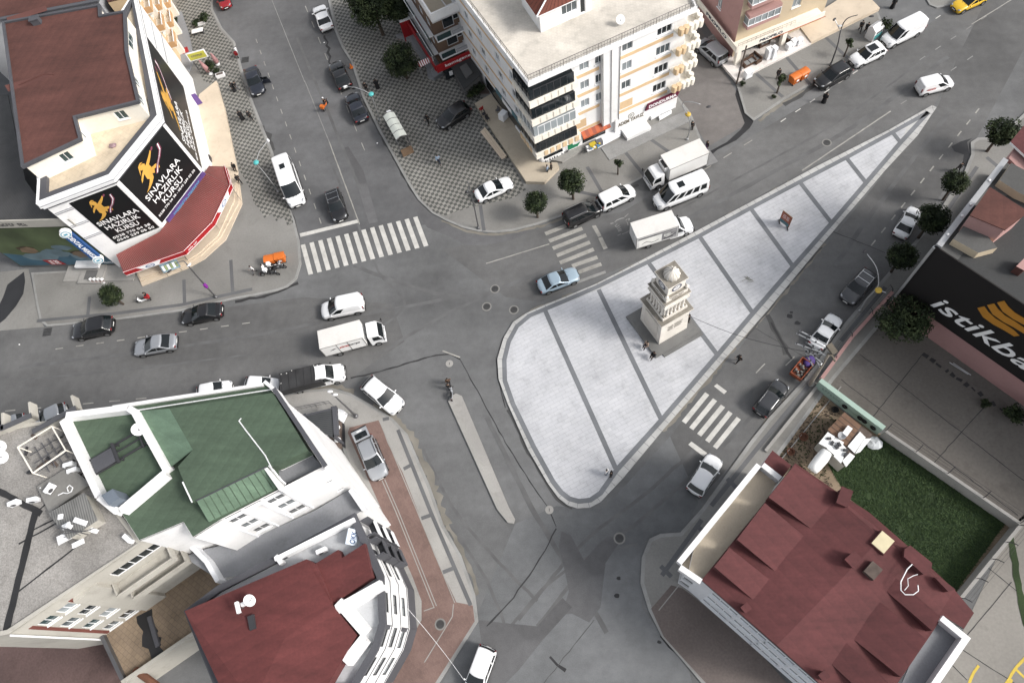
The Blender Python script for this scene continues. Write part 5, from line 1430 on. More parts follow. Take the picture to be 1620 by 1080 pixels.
wallpoly(mb,[(sg_+(sh_-sg_)*x_,z_) for x_,z_ in ((.08,.7),(.75,.7),(.95,1.3),(.7,1.2),(.45,1.3),(.4,1.8),(.6,2.2),(.3,2.3),(.08,2.0))],C1,C2,.06,3)
mb.build('shop_panels',[MT['letter_white'],MT['frame_white'],MT['letter_white'],mat('shop_green',(.02,.25,.12),.5)],root)
mb=MB(); wallstrokes(mb,C1,C2,(.3,2.2,.42,.85),(3,),0,.11); wallstrokes(mb,C1,C2,(2.6,3.8,.42,.85),(3,),0,.11); mb.build('lettering',[MT['frame_dark']],root)
aw=mat('awning_orange',(.55,.13,.05),.7,.1,1)
mb=MB(); o=A+u*sa_+Vector((0,0,2.85)); aw_=(sb_-sa_)/8; up=Vector((0,0,-.45))
for q in range(8):
 mb.face([o+u*q*aw_,o+u*q*aw_+nn*.7+up,o+u*(q+1)*aw_+nn*.7+up,o+u*(q+1)*aw_],q % 2)
mb.obox(o+nn*.7+up-Vector((0,0,.18)),u*aw_*8,nn*.04,(0,0,.18),0)
mb.build('awning',[aw,mat('awning_brown',(.35,.09,.05),.7,.1,1)],root)
mb=MB(); s0,z0=onwall(975,200,C1,C2); s1,z1=onwall(1015,178,C1,C2)
mb.obox(A+u*(sc_-.4)+Vector((0,0,0)),u*(LF-sc_),nn*.5,(0,0,2.9),0); mb.obox(A+u*(sc_+.4)+nn*.5,u*(sd_-sc_-.2),nn*1.6,(0,0,.7),0); mb.build('shop_front_block',[MT['wall_white']],root)
A2,B2_=tuple((A+nn*.5)[:2]),tuple((A+u*LF+nn*.5)[:2])
mb=MB(); walltext(mb,'ADEM YAVUZ',A2,B2_,(sc_,sd_,1.35,1.95),0,.012,.04,.02); n=20
for k in range(n):
 a0_,a1_=2*math.pi*k/n,2*math.pi*(k+1)/n
 wallpoly(mb,[((sc_+sd_)/2+r_*math.cos(q),2.4+r_*math.sin(q)) for r_,q in ((.36,a0_),(.42,a0_),(.42,a1_),(.36,a1_))],A2,B2_,.0,0,.03)
wallstrokes(mb,A2,B2_,((sc_+sd_)/2-.2,(sc_+sd_)/2+.2,2.25,2.55),(2,),0,.015); mb.build('lettering',[mat('bronze',(.16,.13,.08),.5)],root)
mb=MB(); wallpoly(mb,[(se_-.3,2.3),(sf_+.2,2.3),(sf_+.6,3.2),(se_,3.2)],C1,C2,.55,0,.2); sg=mb.build('shop_sign',[mat('sign_plum',(.16,.015,.05),.45,.1)],root)
mb=MB(); walltext(mb,'DONDURMA',C1,C2,(se_+.15,sf_+.1,2.5,3.0),0,.03,.03,.76); mb.build('lettering',[MT['letter_white']],sg)
mb=MB(); board(mb,C1,C2,(LF*.87,LF*.96,.6,2.3),.06); mb.build('ice_cream_poster',[mat('poster_violet',(.25,.22,.38),.5,.8,6)],root)
# penthouse
mb=MB(); pq=PL([(856,52),(936,16),(925,-25),(826,8)],Z4); 
q=pq if ccw(pq) else pq[::-1]
PA,PB=P2(856,52,Z4),P2(936,16,Z4); LP=(Vector(PB)-Vector(PA)).length
pw=[(LP*.42,LP*.72,Z4+.9,Z4+2.1),(LP*.78,LP*.88,Z4+.1,Z4+2.1)]
wall(mb,PA,PB,Z4,Z4+2.7,pw); wall(mb,P2(826,8,Z4),PA,Z4,Z4+2.7); wall(mb,PB,P2(925,-25,Z4),Z4,Z4+2.7)
mb.build('penthouse_wall',[MT['wall_white']],root)
window(root,PA,PB,pw[0],3,'m'); window(root,PA,PB,pw[1],1,'d','frame_white',False)
mb=MB(); e=inset(pq,-.5); c=Vector((sum(p[0] for p in pq)/4,sum(p[1] for p in pq)/4,Z4+4.6)); c2=c+(Vector((*P2(826,8,Z4),0))-Vector((*PA,0)))*.35; c1=c-(Vector((*P2(826,8,Z4),0))-Vector((*PA,0)))*.12
E_=[Vector((*p,Z4+2.7)) for p in e]
mb.face([E_[0],E_[1],c1]); mb.face([E_[1],E_[2],c2,c1]); mb.face([E_[2],E_[3],c2]); mb.face([E_[3],E_[0],c1,c2]); mb.prism(e,Z4+2.58,Z4+2.69,1,None,True)
for k in range(14):
 t=k/14; a=E_[0].lerp(E_[1],t); mb.tube([a+Vector((0,0,.03)),a.lerp(c1,.92)],.02,4,2)
for k in range(10):
 t=k/10; a=E_[3].lerp(E_[0],t); mb.tube([a+Vector((0,0,.03)),a.lerp(c2.lerp(c1,t),.95)],.02,4,2)
mb.tube([E_[0]+Vector((0,0,.04)),c1+Vector((0,0,.05))],.09,5,1)
mb.build('penthouse_roof',[MT['roof_tile'],MT['frame_white'],MT['roof_brown']],root)
# beige terrace and steps along the side, ramp and steps in front
mb=MB(); mb.prism(PL([(752,169),(778,154),(860,262),(882,262),(885,270),(862,293),(833,292)]),.1,.62); mb.build('side_terrace',[MT['travertine']],root)
mb=MB()
for k,z in enumerate((.48,.34,.24)):
 o=k*2.6+2.6; mb.prism(PL([(768-o,207+o*.4),(802-o,250+o*.5),(802,250),(768,205)]),.1,z)
mb.build('side_steps',[MT['steps']],root)
mb=MB(); mb.prism(PL([(890,260),(931,234),(950,228),(958,215),(980,208),(940,190),(860,255)]),.1,.5); mb.build('front_steps',[MT['concrete_pale']],root)
mb=MB()
for k in range(3): mb.prism(PL([(946+k*1.0,236-k*2.5),(982+k*1.0,217-k*2.5),(975,205),(940,222)]),.1,.25+.14*k)
mb.build('entrance_steps',[MT['frame_white']],root)
mb=MB(); mb.prism(PL([(951,236),(1087,176),(1093,186),(1090,194),(964,255)]),.1,.22,0); mb.build('front_ramp',[MT['grey_pavers']],root)
mb=MB(); mb.prism(PL([(1030,192),(1064,174),(1060,167),(1024,183)]),.2,.7); mb.prism(PL([(1042,188),(1062,178),(1062,182),(1043,193)]),.2,.45); mb.build('shop_steps',[MT['frame_white']],root)
mb=MB()
for k in range(4): mb.box(tuple(P(933+k*5,236-k*2.5,.5)),.8,.6,.5+.2*(k % 2),k % 4,.4)
for k in range(8): mb.ball(P(930+k*2.6,238-k*1.3-(k % 2)*2,1.05+.1*(k % 2)),.16,.16,.12,6,4,(k*3)% 4)
st=mb.build('fruit_stall',[MT['frame_white'],mat('crate_yellow',(.65,.5,.05),.6),mat('crate_blue',(.1,.3,.5),.6),mat('crate_grey',(.2,.2,.22),.6)]); tag(st,'small stall of coloured crates in front of the cream apartment block','stall')
dish(982,40,Z4,'small satellite dish by the railing of the paved roof terrace',.5,-1.2)
# ---------------------------------------------------------------- small block with the red shop floor
root=thing('apartment_building','small block with white roof box and brown balconies over a red snack shop','building',P(700,105))
z6=lambda x,y:(640+x/8.31,y/8.31)
ZT=9.6
q0,q1=P2(*z6(375,335),8.9),P2(*z6(785,150),8.9)   # foot of the white parapet
A,B=q0,q1; u=(Vector((*B,0))-Vector((*A,0))).normalized(); nn=Vector((u.y,-u.x,0)); L=(Vector(B)-Vector(A)).length
BK=-nn*12
A0=(Vector((*A,0))+nn*-1.2); B0=Vector((*B,0))+nn*-1.2+u*1.5
mb=MB(); c=[tuple(A0[:2]),tuple(B0[:2]),tuple((B0+BK)[:2]),tuple((A0+BK)[:2])]
ws=[(L*.35,L*.35+1.5,z+.2,z+2.0) for z in (3.6,6.4)]+[(L*.7,L*.7+1.2,z+.9,z+2.0) for z in (3.6,6.4)]
wall(mb,c[0],c[1],0,ZT-.5,ws); LS=12
wsd=[(LS*k/5+.6,LS*k/5+1.9,z+.8,z+2.1) for k in range(5) for z in (3.5,6.3)]
wall(mb,c[3],c[0],0,ZT-.5,wsd); wall(mb,c[1],c[2],0,ZT-.5)
mb.build('wall',[mat('wall_brown',(.20,.13,.09),.85,.15,.5,.06)],root)
for x in ws: window(root,c[0],c[1],x,1,'d','frame_white',False)
for k,x in enumerate(wsd): window(root,c[3],c[0],x,2,'t','frame_white',False)
top=[tuple((Vector((*A,0)))[:2]),tuple((Vector((*B,0)))[:2]),tuple((Vector((*B,0))+BK)[:2]),tuple((Vector((*A,0))+BK)[:2])]
mb=MB(); mb.prism(top,ZT-.5,ZT-.3,1,0,True); parapet(mb,top,ZT-.5,1.4,.22,0); mb.build('roof_parapet',[MT['wall_white'],MT['travertine']],root)
for k,z in enumerate((3.3,6.2)):
 m=MB(); o=Vector((*A,z))
 m.obox(o-nn*1.2,u*(L+1.2),nn*1.3,(0,0,.18),0); m.obox(o-nn*1.3-u*.9,u*.9,-nn*10,(0,0,.18),0)
 b=m.build('balcony',[MT['frame_white']],root)
 m=MB(); m.obox(o+u*.05+nn*.02+Vector((0,0,.2)),u*(L*.45),nn*.04,(0,0,.75),0); m.obox(o-u*.85+nn*0+Vector((0,0,.2)),-nn*9,u*.04,(0,0,.75),0)
 m.obox(o+u*L*.5+Vector((0,0,.2)),u*L*.6,nn*.08,(0,0,.5),1); m.build('balustrade',[MT['pane_teal'],MT['wall_grey']],b)
A3,B3=tuple((Vector((*A,0))-u*1.2+nn*.4)[:2]),tuple((Vector((*B,0))+u*.6+nn*.4)[:2]); L3=(Vector(B3)-Vector(A3)).length
mb=MB(); board(mb,A3,B3,(0,L3,2.2,3.3),.2); A4=tuple((Vector((*A3,0))-nn*10)[:2]); board(mb,A4,A3,(0,10,2.4,3.3),.15); sg=mb.build('shop_sign',[MT['sign_red']],root)
mb=MB(); walltext(mb,'komagene',A3,B3,(L3*.2,L3*.8,2.45,3.05),0,.012,.03,.21); mb.build('lettering',[MT['letter_white']],sg)
mb=MB(); board(mb,A3,B3,(L3*.15,L3-.2,.3,2.15),.05,0); 
for k in range(4): board(mb,A3,B3,(L3*(.25+.17*k),L3*(.33+.17*k),.8,1.5),.08,1+k % 2)
mb.build('shopfront',[MT['pane_dark'],MT['letter_white'],MT['gold']],root)
# red-walled terrace beside it
mb=MB(); rw=[z6(0,250),z6(115,205),z6(215,420),z6(0,505)]
mb.prism(PL([(628,62),z6(215,425),z6(470,850),z6(300,925),z6(60,560)],0),.1,.75,0); 
mb.build('raised_terrace',[MT['terrace_grey']],root)
mb=MB(); a,b=P2(*z6(0,505),.7),P2(*z6(215,420),.7); 
u2=(Vector((*b,0))-Vector((*a,0))).normalized(); n2=Vector((u2.y,-u2.x,0))
mb.obox(Vector((*a,.1)),u2*4.6,-n2*.3,(0,0,3.2),0); mb.obox(Vector((*a,3.3))-n2*.3-n2*.05,u2*4.6,n2*.4,(0,0,.1),1); wallpoly(mb,[(2.2+.5*math.cos(k*.6),2.0+.4*math.sin(k*.6)) for k in range(10)],a,b,.0,1,.03); mb.build('red_wall',[MT['sign_red'],MT['letter_white']],root)
mb=MB(); a,b,c_,d=[P(*z6(*p),z) for p,z in (((165,815),2.6),((365,740),2.6),((385,800),2.2),((205,890),2.2))]
for k in range(14):
 t0,t1=k/14,(k+1)/14; mb.face([a.lerp(b,t0),d.lerp(c_,t0),d.lerp(c_,t1),a.lerp(b,t1)][::-1],k % 2)
for p in (a,b,c_,d): mb.tube([p,Vector((p.x,p.y,.1))],.03,5,2)
mb.build('striped_awning',[MT['sign_red'],MT['letter_white'],MT['metal_light']],root)
mb=MB()
for k in range(6): mb.prism(PL([z6(300+k*2,925+k*24),z6(440+k*2,850+k*24),z6(520,1000),z6(400,1075)]),.1,.78-.11*k)
mb.build('terrace_steps',[MT['terrace_grey']],root)
mb=MB(); rails(mb,PL([z6(470,905),z6(375,1020)]),.5,.8,r=.03); mb.build('handrail',[MT['metal_light']],root)
# dark yard with the low shed between the blocks
sh=MB(); c=PL([(716,108),(742,92),(760,118),(735,140)],2.2); sh.prism(c,0,2.2,0); sh.prism(inset(c,-.15),2.2,2.3,1); sh.prism(inset(c,.8),2.3,2.55,0)
tag(sh.build('shed',[MT['concrete_dark'],MT['roof_grey']]),'low dark flat-roofed shed squeezed between two apartment blocks','shed')
wl_=MB(); wl_.prism(PL([(718,118),(740,150),(775,150),(765,90),(745,85)]),.0,.17); struct('dirt_yard',wl_,MT['dirt'])

# ---------------------------------------------------------------- pink shop building with terrace
root=thing('shop_building','pink and sand shop building with a wide white window bay and furniture terrace','building',P(1160,92))
z7=lambda x,y:(1090+x/5.226,y/5.226)
C0=P2(1157,95); D0=P2(1290,40); E0=P2(1104,22)
H6=12
AU,u,nn,L=wallframe(C0,D0); AL_,ul,nl,LLf=wallframe(E0,C0)
FR=AU+u*(L*1.05); BKW=-nn*11
mb=MB()
wf6=[wpx(C0,D0,z7(825,150),z7(915,55)),wpx(C0,D0,z7(1060,60),z7(1140,-10))]
wf6=[(a,b,max(4.2,c),min(6.0,d)) for a,b,c,d in wf6]
wf6=[(a,b,4.6,6.0) for a,b,c,d in wf6]+[(a,b,7.6,9.0) for a,b,c,d in wf6]
sh6=[(.8,L*.3,.3,2.4),(L*.34,L*.62,.3,2.4)]
Dx=tuple((AU+u*L*1.05)[:2])
wall(mb,C0,Dx,0,H6,wf6+sh6,0); wall(mb,E0,C0,0,H6,[(LLf*.45,LLf*.45+.9,4.4,5.9),(LLf*.45,LLf*.45+.9,7.3,8.8)],1)
mb.prism([C0,Dx,tuple((Vector((*Dx,0))+BKW)[:2]),E0],H6-.1,H6,2)
mb.build('wall',[MT['wall_sand'],MT['wall_pink'],MT['roof_grey']],root)
for x in wf6: window(root,C0,Dx,x,2,'c')
for x in sh6: window(root,C0,Dx,x,3,'d','frame_dark',False,.16,'shop_window')
for x in [(LLf*.45,LLf*.45+.9,4.4,5.9),(LLf*.45,LLf*.45+.9,7.3,8.8)]: window(root,E0,C0,x,2,'c')
for z in (4.0,7.0):
 m=MB(); o=AU+u*.6+Vector((0,0,z+1.55)); w_=L*.36
 m.obox(o-Vector((0,0,1.55))+Vector((0,0,1.2 if z > 4 else 1.2)),u*w_,nn*1.0,(0,0,.55),0); m.obox(o+Vector((0,0,1.35-.1)),u*w_,nn*1.0,(0,0,.45),0)
 b=m.build('window_bay',[MT['wall_pink']],root)
 m=MB(); m.obox(o+u*.06+Vector((0,0,.18)),u*(w_-.12),nn*.94,(0,0,1.08)); m.build('bay_glass',[MT['pane_curtain']],b)
 m=MB()
 for k in range(6): m.obox(o+u*(w_*k/5-.03)+nn*.93+Vector((0,0,.18)),u*.06,nn*.08,(0,0,1.08))
 for zz in (.16,1.2): m.obox(o+nn*.93+Vector((0,0,zz)),u*w_,nn*.085,(0,0,.07)); m.obox(o-u*.01+Vector((0,0,zz)),nn*.95,u*.06,(0,0,.07))
 m.build('bay_frame',[MT['frame_white']],b)
mb=MB(); mb.obox(AU-ul*0-u*.6+Vector((0,0,2.75)),u*(L*1.0),nn*1.5,(0,0,.2),0); mb.obox(AU-u*.6+nn*1.4+Vector((0,0,2.7)),u*L,nn*.12,(0,0,.85),0); mb.obox(AU+nn*1.5-u*.6+Vector((0,0,2.7)),-nn*1.5-ul*0-nn*9,-u*.12,(0,0,.85),0)
cn=mb.build('shop_canopy',[MT['wall_cream']],root)
mb=MB(); mb.obox(AU+u*L*.35+nn*1.53+Vector((0,0,2.68)),u*L*.62,nn*.03,(0,0,.10)); mb.build('canopy_trim',[mat('trim_orange',(.55,.14,.05),.6)],cn)
Af,Bf=tuple((AU-u*.6+nn*1.53)[:2]),tuple((AU+u*L+nn*1.53)[:2]); s0=wpx(Af,Bf,z7(585,340),z7(780,245))
mb=MB(); walltext(mb,'PROFILO',Af,Bf,(s0[0],s0[1],2.95,3.35),0,.02,.03,.01); mb.build('lettering',[mat('sign_navy',(.01,.02,.06),.5)],cn)
Ag=tuple((AU+nn*1.5-u*.73-nn*9)[:2]); Bg=tuple((AU+nn*1.5-u*.73)[:2])
mb=MB(); walltext(mb,'PROFILO',Ag,Bg,(1.6,6.6,2.9,3.35),0,.02,.03,.01); mb.build('lettering',[MT['sign_navy']],cn)
mb=MB(); rails(mb,[Af,tuple((AU+u*L*.6+nn*1.5)[:2])],3.55,.6,r=.02,bars=2,thin=.6); mb.build('canopy_railing',[MT['metal_grey']],cn)
mb=MB()
for s in (-.4,L*.50): mb.obox(AU+u*s+nn*.9,u*.6,nn*.5,(0,0,2.75))
mb.build('pillar',[MT['wall_cream']],root)
mb=MB(); mb.prism(PL([z7(255,540),z7(390,695),z7(520,622),z7(1005,380),z7(900,240),z7(340,480)]),.1,.45,0); mb.build('marble_terrace',[MT['marble']],root)
mb=MB(); mb.prism(PL([z7(895,240),z7(1002,380),z7(1565,100),z7(1450,-20),z7(1300,-20)]),.1,.62,0); mb.build('cream_terrace',[MT['steps']],root)
# furniture on the terrace
def sofa(x,y,rz,label,wd=1.8,m='couch_brown',z=.45):
 p=P(x,y,z); t=thing('sofa',label,'sofa',(p.x,p.y,z),rz,'furniture on the marble terrace')
 k=mat(m,(.10,.055,.035),.8,.2,2); cu=mat('cushion_grey',(.30,.30,.30),.9,.2,3)
 a=MB(); a.box((0,0,.05),wd,.85,.32); a.build('seat_base',[k],t,False,True)
 a=MB(); a.box((0,.36,.37),wd,.16,.42); a.build('backrest',[k],t,False,True)
 for sx in (-1,1): a=MB(); a.box((sx*(wd/2-.09),-.04,.37),.18,.76,.24); a.build('armrest',[k],t,False,True)
 for sx in (-1,1): a=MB(); a.box((sx*(wd/4-.05),-.05,.37),wd/2-.22,.62,.12); a.build('cushion',[cu],t,False,True)
sofa(*z7(490,530),.5,'brown sofa at the corner of the marble terrace, nearest the electric box'); sofa(*z7(545,500),-1.0,'brown sofa with grey cushions set across the corner sofa',1.5)
sofa(*z7(800,330),2.1,'brown sofa pushed against the shop window near the terrace step',1.6); sofa(*z7(610,370),.45,'brown sofa under the shop sign lettering',1.5)
def whitebox(nm,x,y,rz,label,cat,dims,z=.45,grp=None):
 p=P(x,y,z); t=thing(nm,label,cat,(p.x,p.y,z),rz,grp)
 sx,sy,sz=dims; a=MB(); a.box((0,0,.06),sx,sy,sz-.06); a.build('casing',[MT['frame_white']],t,False,True)
 a=MB(); a.box((0,-sy/2-.012,.12),sx*.86,.03,sz*.8); a.build('front_door',[MT['wall_greywhite']],t,False,True)
 a=MB(); a.box((sx*.3,-sy/2-.03,sz*.5),.03,.04,sz*.3); a.build('handle',[MT['metal_grey']],t,False,True)
 a=MB(); a.box((0,0,0),sx*.9,sy*.9,.06); a.build('plinth',[MT['frame_dark']],t,False,True)
whitebox('freezer',*z7(650,480),.45,'upright white freezer standing alone on the marble terrace','freezer',(.75,.7,1.6)); whitebox('freezer',*z7(688,475),.6,'narrow white freezer leaning beside another on the marble terrace','freezer',(.6,.65,1.7))
whitebox('washing_machine',*z7(822,405),.45,'greenish white washing machine at the left end of the appliance row','appliance',(.7,.6,.85)); whitebox('washing_machine',*z7(860,375),.45,'white washing machine in the middle of the appliance row','appliance',(.7,.6,.9)); whitebox('washing_machine',*z7(905,365),.45,'white washing machine at the cream terrace end of the appliance row','appliance',(.75,.6,.9))
whitebox('electric_box',*z7(482,640),.45,'grey electric cabinet at the pavement corner by the pole','electric cabinet',(1.0,.6,1.2),KH)

# ---------------------------------------------------------------- long building with the black furniture sign
root=thing('commercial_building','dark flat-roofed building with a black sign wall above a pink base','building',P(1404,488))
H7=12.3
G0=P2(1402,487); G1=P2(1650,664); g=(Vector(G1)-Vector(G0)).normalized(); G1=tuple(Vector(G0)+g*60); nv=Vector((-g.y,g.x))*(1)
G3=P2(1592,250,H7); side=(Vector(G3)-Vector(P2(1487,386,H7))); G4=tuple(Vector(G0)+side)
mb=MB(); wall(mb,G0,G1,0,H7,(),0); wall(mb,G4,G0,0,H7,(),1); wall(mb,G1,tuple(Vector(G1)+side),0,H7); wall(mb,tuple(Vector(G1)+side),G4,0,H7)
mb.build('wall',[MT['wall_pale_pink'],MT['wall_grey']],root)
rf=[G0,G1,tuple(Vector(G1)+side),G4]
mb=MB(); mb.prism(inset(rf,.05),H7-.15,H7-.02); mb.build('roof',[MT['roof_grey']],root)
A,u,nn,L=wallframe(G0,G1)
mb=MB(); mb.prism([G4,G0,tuple(Vector(G0)+g*.5),tuple(Vector(G4)+g*.5)],H7,H7+.35,0); mb.obox(A+Vector((0,0,2.6))-u*.12,u*.25,nn*.25,(0,0,H7-2.6),0); mb.prism([G4,G0,tuple(Vector(G0)+g*2.2),tuple(Vector(G4)+g*2.2)],H7-.02,H7+.02,1)
mb.build('parapet',[MT['metal_light'],MT['roof_dim']],root)
zb7=3.35
mb=MB(); board(mb,G0,G1,(.0,L,zb7,H7+.1),.12); bd=mb.build('sign_wall',[mat('sign_black',(.010,.008,.008),.85,.2,.5)],root)
z8=lambda x,y:(1400+x/4.5,420+y/4.5)
A8,B8=tuple((A+nn*.12)[:2]),tuple((A+u*L+nn*.12)[:2])
k0,k1=onwall(*z8(350,290),A8,B8),onwall(*z8(985,700),A8,B8); top_=onwall(*z8(470,250),A8,B8); bot_=onwall(*z8(400,300),A8,B8)
print('SIGN',k0,k1,top_,bot_)
mb=MB(); s_i=k0[0]; zlo=k0[1]; 
lw=onwall(*z8(985,690),A8,B8)[0]-s_i
me_w=lw/.715
zl,zh=4.95,7.05; me_w=10.4
walltext(mb,'istikbal',A8,B8,(s_i,s_i+me_w,zl,zh),0,.006,.05,.03,.36); mb.build('lettering',[MT['letter_white']],bd)
mb=MB()
pts_t=[z8(660,300),z8(700,370),z8(780,420),z8(850,470),z8(915,500),z8(985,490),z8(940,445),z8(880,400),z8(800,350),z8(720,285)]
for dx,dy in ((0,0),(70,-21),(142,-41)):
 wallpoly(mb,[onwall(*z8(660+dx+a,300+dy+b),A8,B8) for a,b in ((0,0),(40,65),(115,118),(190,158),(262,202),(300,196),(260,157),(200,117),(125,72),(78,28),(50,-12))],A8,B8,.02+dx*.0002,0,.03)
mb.build('emblem',[mat('sign_orange',(.56,.25,.03),.5,.06)],bd)
mb=MB()
def hut(px,z,h,mi,slope=0):
 mb.prism(PL(px,z+h),z,z+h,mi,1)
hut([(1508,378),(1537,342),(1578,392),(1548,400)],H7,.9,0); hut([(1581,285),(1600,258),(1680,300),(1670,330),(1612,305)],H7,.9,0)
mb.build('roof_light',[MT['roof_dim'],MT['wall_sand']],root)
pk=[(1537,340),(1567,298),(1625,335),(1590,362)]
mb=MB(); pp=PL(pk,H7+2.6); q=pp if ccw(pp) else pp[::-1]
for i in range(4):
 a,b=q[i],q[(i+1)% 4]; Lq=(Vector(b)-Vector(a)).length; wall(mb,a,b,H7-.05,H7+2.5,())
mb.prism(inset(pp,-.1),H7+2.5,H7+2.6,1,1)
mb.build('penthouse',[MT['wall_pink'],MT['roof_brown']],root)
mb=MB(); c=PL([z8(935,5),z8(990,35),z8(1060,-20),z8(1000,-60)],H7+1.0); mb.prism(c,H7,H7+1.0,0,1); mb.build('chimney_block',[MT['wall_pink'],MT['roof_brown']],root)
mb=MB()
for t in (.12,.33,.46,.74): p=Vector(G0).lerp(Vector(G4),t)+g*.25; mb.ball((p.x,p.y,H7+.42),.14,.14,.1,6,4)
mb.build('parapet_lamp',[MT['letter_white']],root)
root=thing('building','red roofed house at the right border behind the dark flat roof','building',P(1610,260))
mb=MB(); pp=PL([(1599,224),(1622,196),(1700,240),(1690,290),(1640,262)],13); mb.prism(PL([(1596,250),(1606,232),(1690,280),(1690,310),(1620,275)],12.4),0,12.4,1,1); mb.prism(pp,12.7,12.95,0,2,True); mb.build('block',[MT['roof_maroon'],MT['wall_pink'],MT['frame_white']],root)

# ---------------------------------------------------------------- red roofed building at the lower right
root=thing('apartment_building','white apartment building with a broad dark red stepped roof and street terrace','building',P(1092,942))
HB=9.6; ZR=10.0
rp=[(1110,917),(1217,786),(1258,732),(1322,776),(1375,810),(1435,862),(1510,932),(1541,969),(1525,994),(1492,973),(1474,1001),(1412,1092),(1318,1100)]
base=[(1110,917),(1078,893),(1204,738),(1232,760),(1258,734),(1435,864),(1508,932),(1492,973),(1536,1009),(1470,1100),(1318,1100)]
bp=PL(base,HB+.6)
A,B=P2(1110,917,HB),P2(1330,1108,HB)
AU,u,nn,L=wallframe(A,B)
mb=MB(); wn=[]
for px in (((1138,962),(1155,950)),((1187,1000),(1208,988)),((1232,1040),(1260,1026)),((1285,1085),(1310,1070))):
 s=(onwall(*px[0],A,B)[0]+onwall(*px[1],A,B)[0])/2
 for z in (.9,3.9,6.9): wn.append((s-1.3,s+1.3,z,z+1.5))
wall(mb,A,B,0,HB+.4,wn)
q=bp if ccw(bp) else bp[::-1]
T0,T1=P2(1078,893,HB+.6),P2(1204,738,HB+.6)
corner=[tuple(Vector(A)),]
ch1=Vector(T0)+(Vector(A)-Vector(T0))*.38; ch2=Vector(T0)+(Vector(T1)-Vector(T0)).normalized()*1.6
wall(mb,tuple(ch1),A,0,HB+.4); wall(mb,tuple(ch2),tuple(ch1),0,HB+.4); wall(mb,T1,tuple(ch2),0,HB+.4); wall(mb,P2(1232,760,HB+.6),T1,0,HB+.4)
mb.prism(inset(PL(rp,ZR),.35),0,HB+.2,0)
mb.build('wall',[MT['wall_greywhite']],root)
for k,x in enumerate(wn): window(root,A,B,x,3,'c' if k % 3 else 'd','frame_white',True)
for z in (1.0,4.0,7.0):
 m=MB(); pts=[A,tuple(ch1),tuple(ch2)]
 c=[Vector((*p,z)) for p in (tuple(ch1+(Vector(A)-ch1)*.8),tuple(ch1),tuple(ch2))]
 for i in range(2):
  d=(c[i+1]-c[i]); n_=Vector((-d.y,d.x,0)).normalized()*-1
  n_=n_ if n_.dot(Vector((*(ch1-Vector(T1)),0)))> 0 or True else-n_
  m.obox(c[i]+Vector((0,0,0)),d,Vector((-d.normalized().y,d.normalized().x,0))*-.55,(0,0,.9),0)
  m.obox(c[i]+Vector((0,0,.95))+d*.05,d*.9,Vector((-d.normalized().y,d.normalized().x,0))*-.5,(0,0,.75),1)
 m.build('corner_balcony',[MT['wall_greywhite'],MT['pane_mid']],root)
mb=MB(); tz=[T0,T1,P2(1232,760,HB+.6),P2(1217,786,HB+.6),A]
mb.prism(tz,HB-.5,HB-.3,0)
def pwall(pts,z,h,t): 
 for a,b in zip(pts,pts[1:]):
  d=(Vector(b)-Vector(a)); nrm=Vector((-d.y,d.x)).normalized()*t
  h += .004; mb.prism([a,b,tuple(Vector(b)+nrm),tuple(Vector(a)+nrm)],z,z+h,1)
pwall([A,T0,T1,P2(1232,760,HB+.6)][::-1] if not ccw(tz) else [A,T0,T1,P2(1232,760,HB+.6)],HB-.3,.95,-.45 if ccw(tz) else-.45)
mb.build('street_terrace',[MT['travertine'],MT['wall_white']],root)
mb=MB(); mb.prism(PL([(1203,738),(1222,712),(1252,736),(1233,761)],HB-.6),0,HB-.6,0,1); mb.build('low_roof',[MT['roof_maroon'],MT['wall_greywhite']],root)
# roof: low gable with shed dormers rising to both terraces
mb=MB(); rr=PL(rp,ZR)
mb.prism(rr,ZR-.35,ZR,0,1,True)
R0,R1=P(1395,850,ZR+1.0),P(1229,1020,ZR+1.0)
Wl=[P(1258,732,ZR+.02),P(1217,786,ZR+.02),P(1110,917,ZR+.02)]; 
Er=[P(1541,969,ZR+.02),P(1492,973,ZR+.02),P(1412,1092,ZR+.02)]
S1,S2=P(1435,862,ZR+.02),P(1318,1100,ZR+.02)
R2=P(1195,1100,ZR+1.0)
for f in ([Wl[0],Wl[1],Wl[2],R1,R0],[Wl[2],P(1318,1100,ZR+.02),R1],[R0,R1,P(1318,1100,ZR+.02),Er[2],P(1510,932,ZR+.02)],[Wl[0],R0,P(1510,932,ZR+.02),S1]):
 n_=(f[1]-f[0]).cross(f[2]-f[0]); mb.face(f if n_.z > 0 else f[::-1],0)
rf=mb.build('roof',[MT['roof_maroon'],MT['frame_dark']],root)
def dormer(e0,e1,apex,ap2):
 """shed dormer: level top running out to the eave e0-e1, dying into the slope at apex"""
 m=MB(); z=ZR+1.15
 t=[P(*e0,z),P(*e1,z),P(*apex,ZR+.50),P(*ap2,ZR+.50)]; n_=(t[1]-t[0]).cross(t[2]-t[0]); m.face(t if n_.z > 0 else t[::-1],0)
 b=[Vector((p.x,p.y,ZR-.2)) for p in t]
 for i in range(4):
  j=(i+1)% 4; f=[b[i],b[j],t[j],t[i]]; f=f if n_.z > 0 else f[::-1]; m.face(f,0)
 m.build('shed_dormer',[MT['roof_maroon']],rf)
dormer((1257,735),(1216,786),(1286,838),(1327,785)); dormer((1210,795),(1166,853),(1231,907),(1275,850)); dormer((1154,866),(1130,896),(1197,953),(1222,920))
dormer((1488,975),(1475,997),(1397,930),(1410,908)); dormer((1465,1010),(1425,1070),(1351,1011),(1390,950)); dormer((1412,1085),(1390,1118),(1311,1046),(1335,1012))
mb=MB(); ct=PL([(1492,973),(1536,1009),(1470,1105),(1425,1105),(1465,1010)],HB+.9)
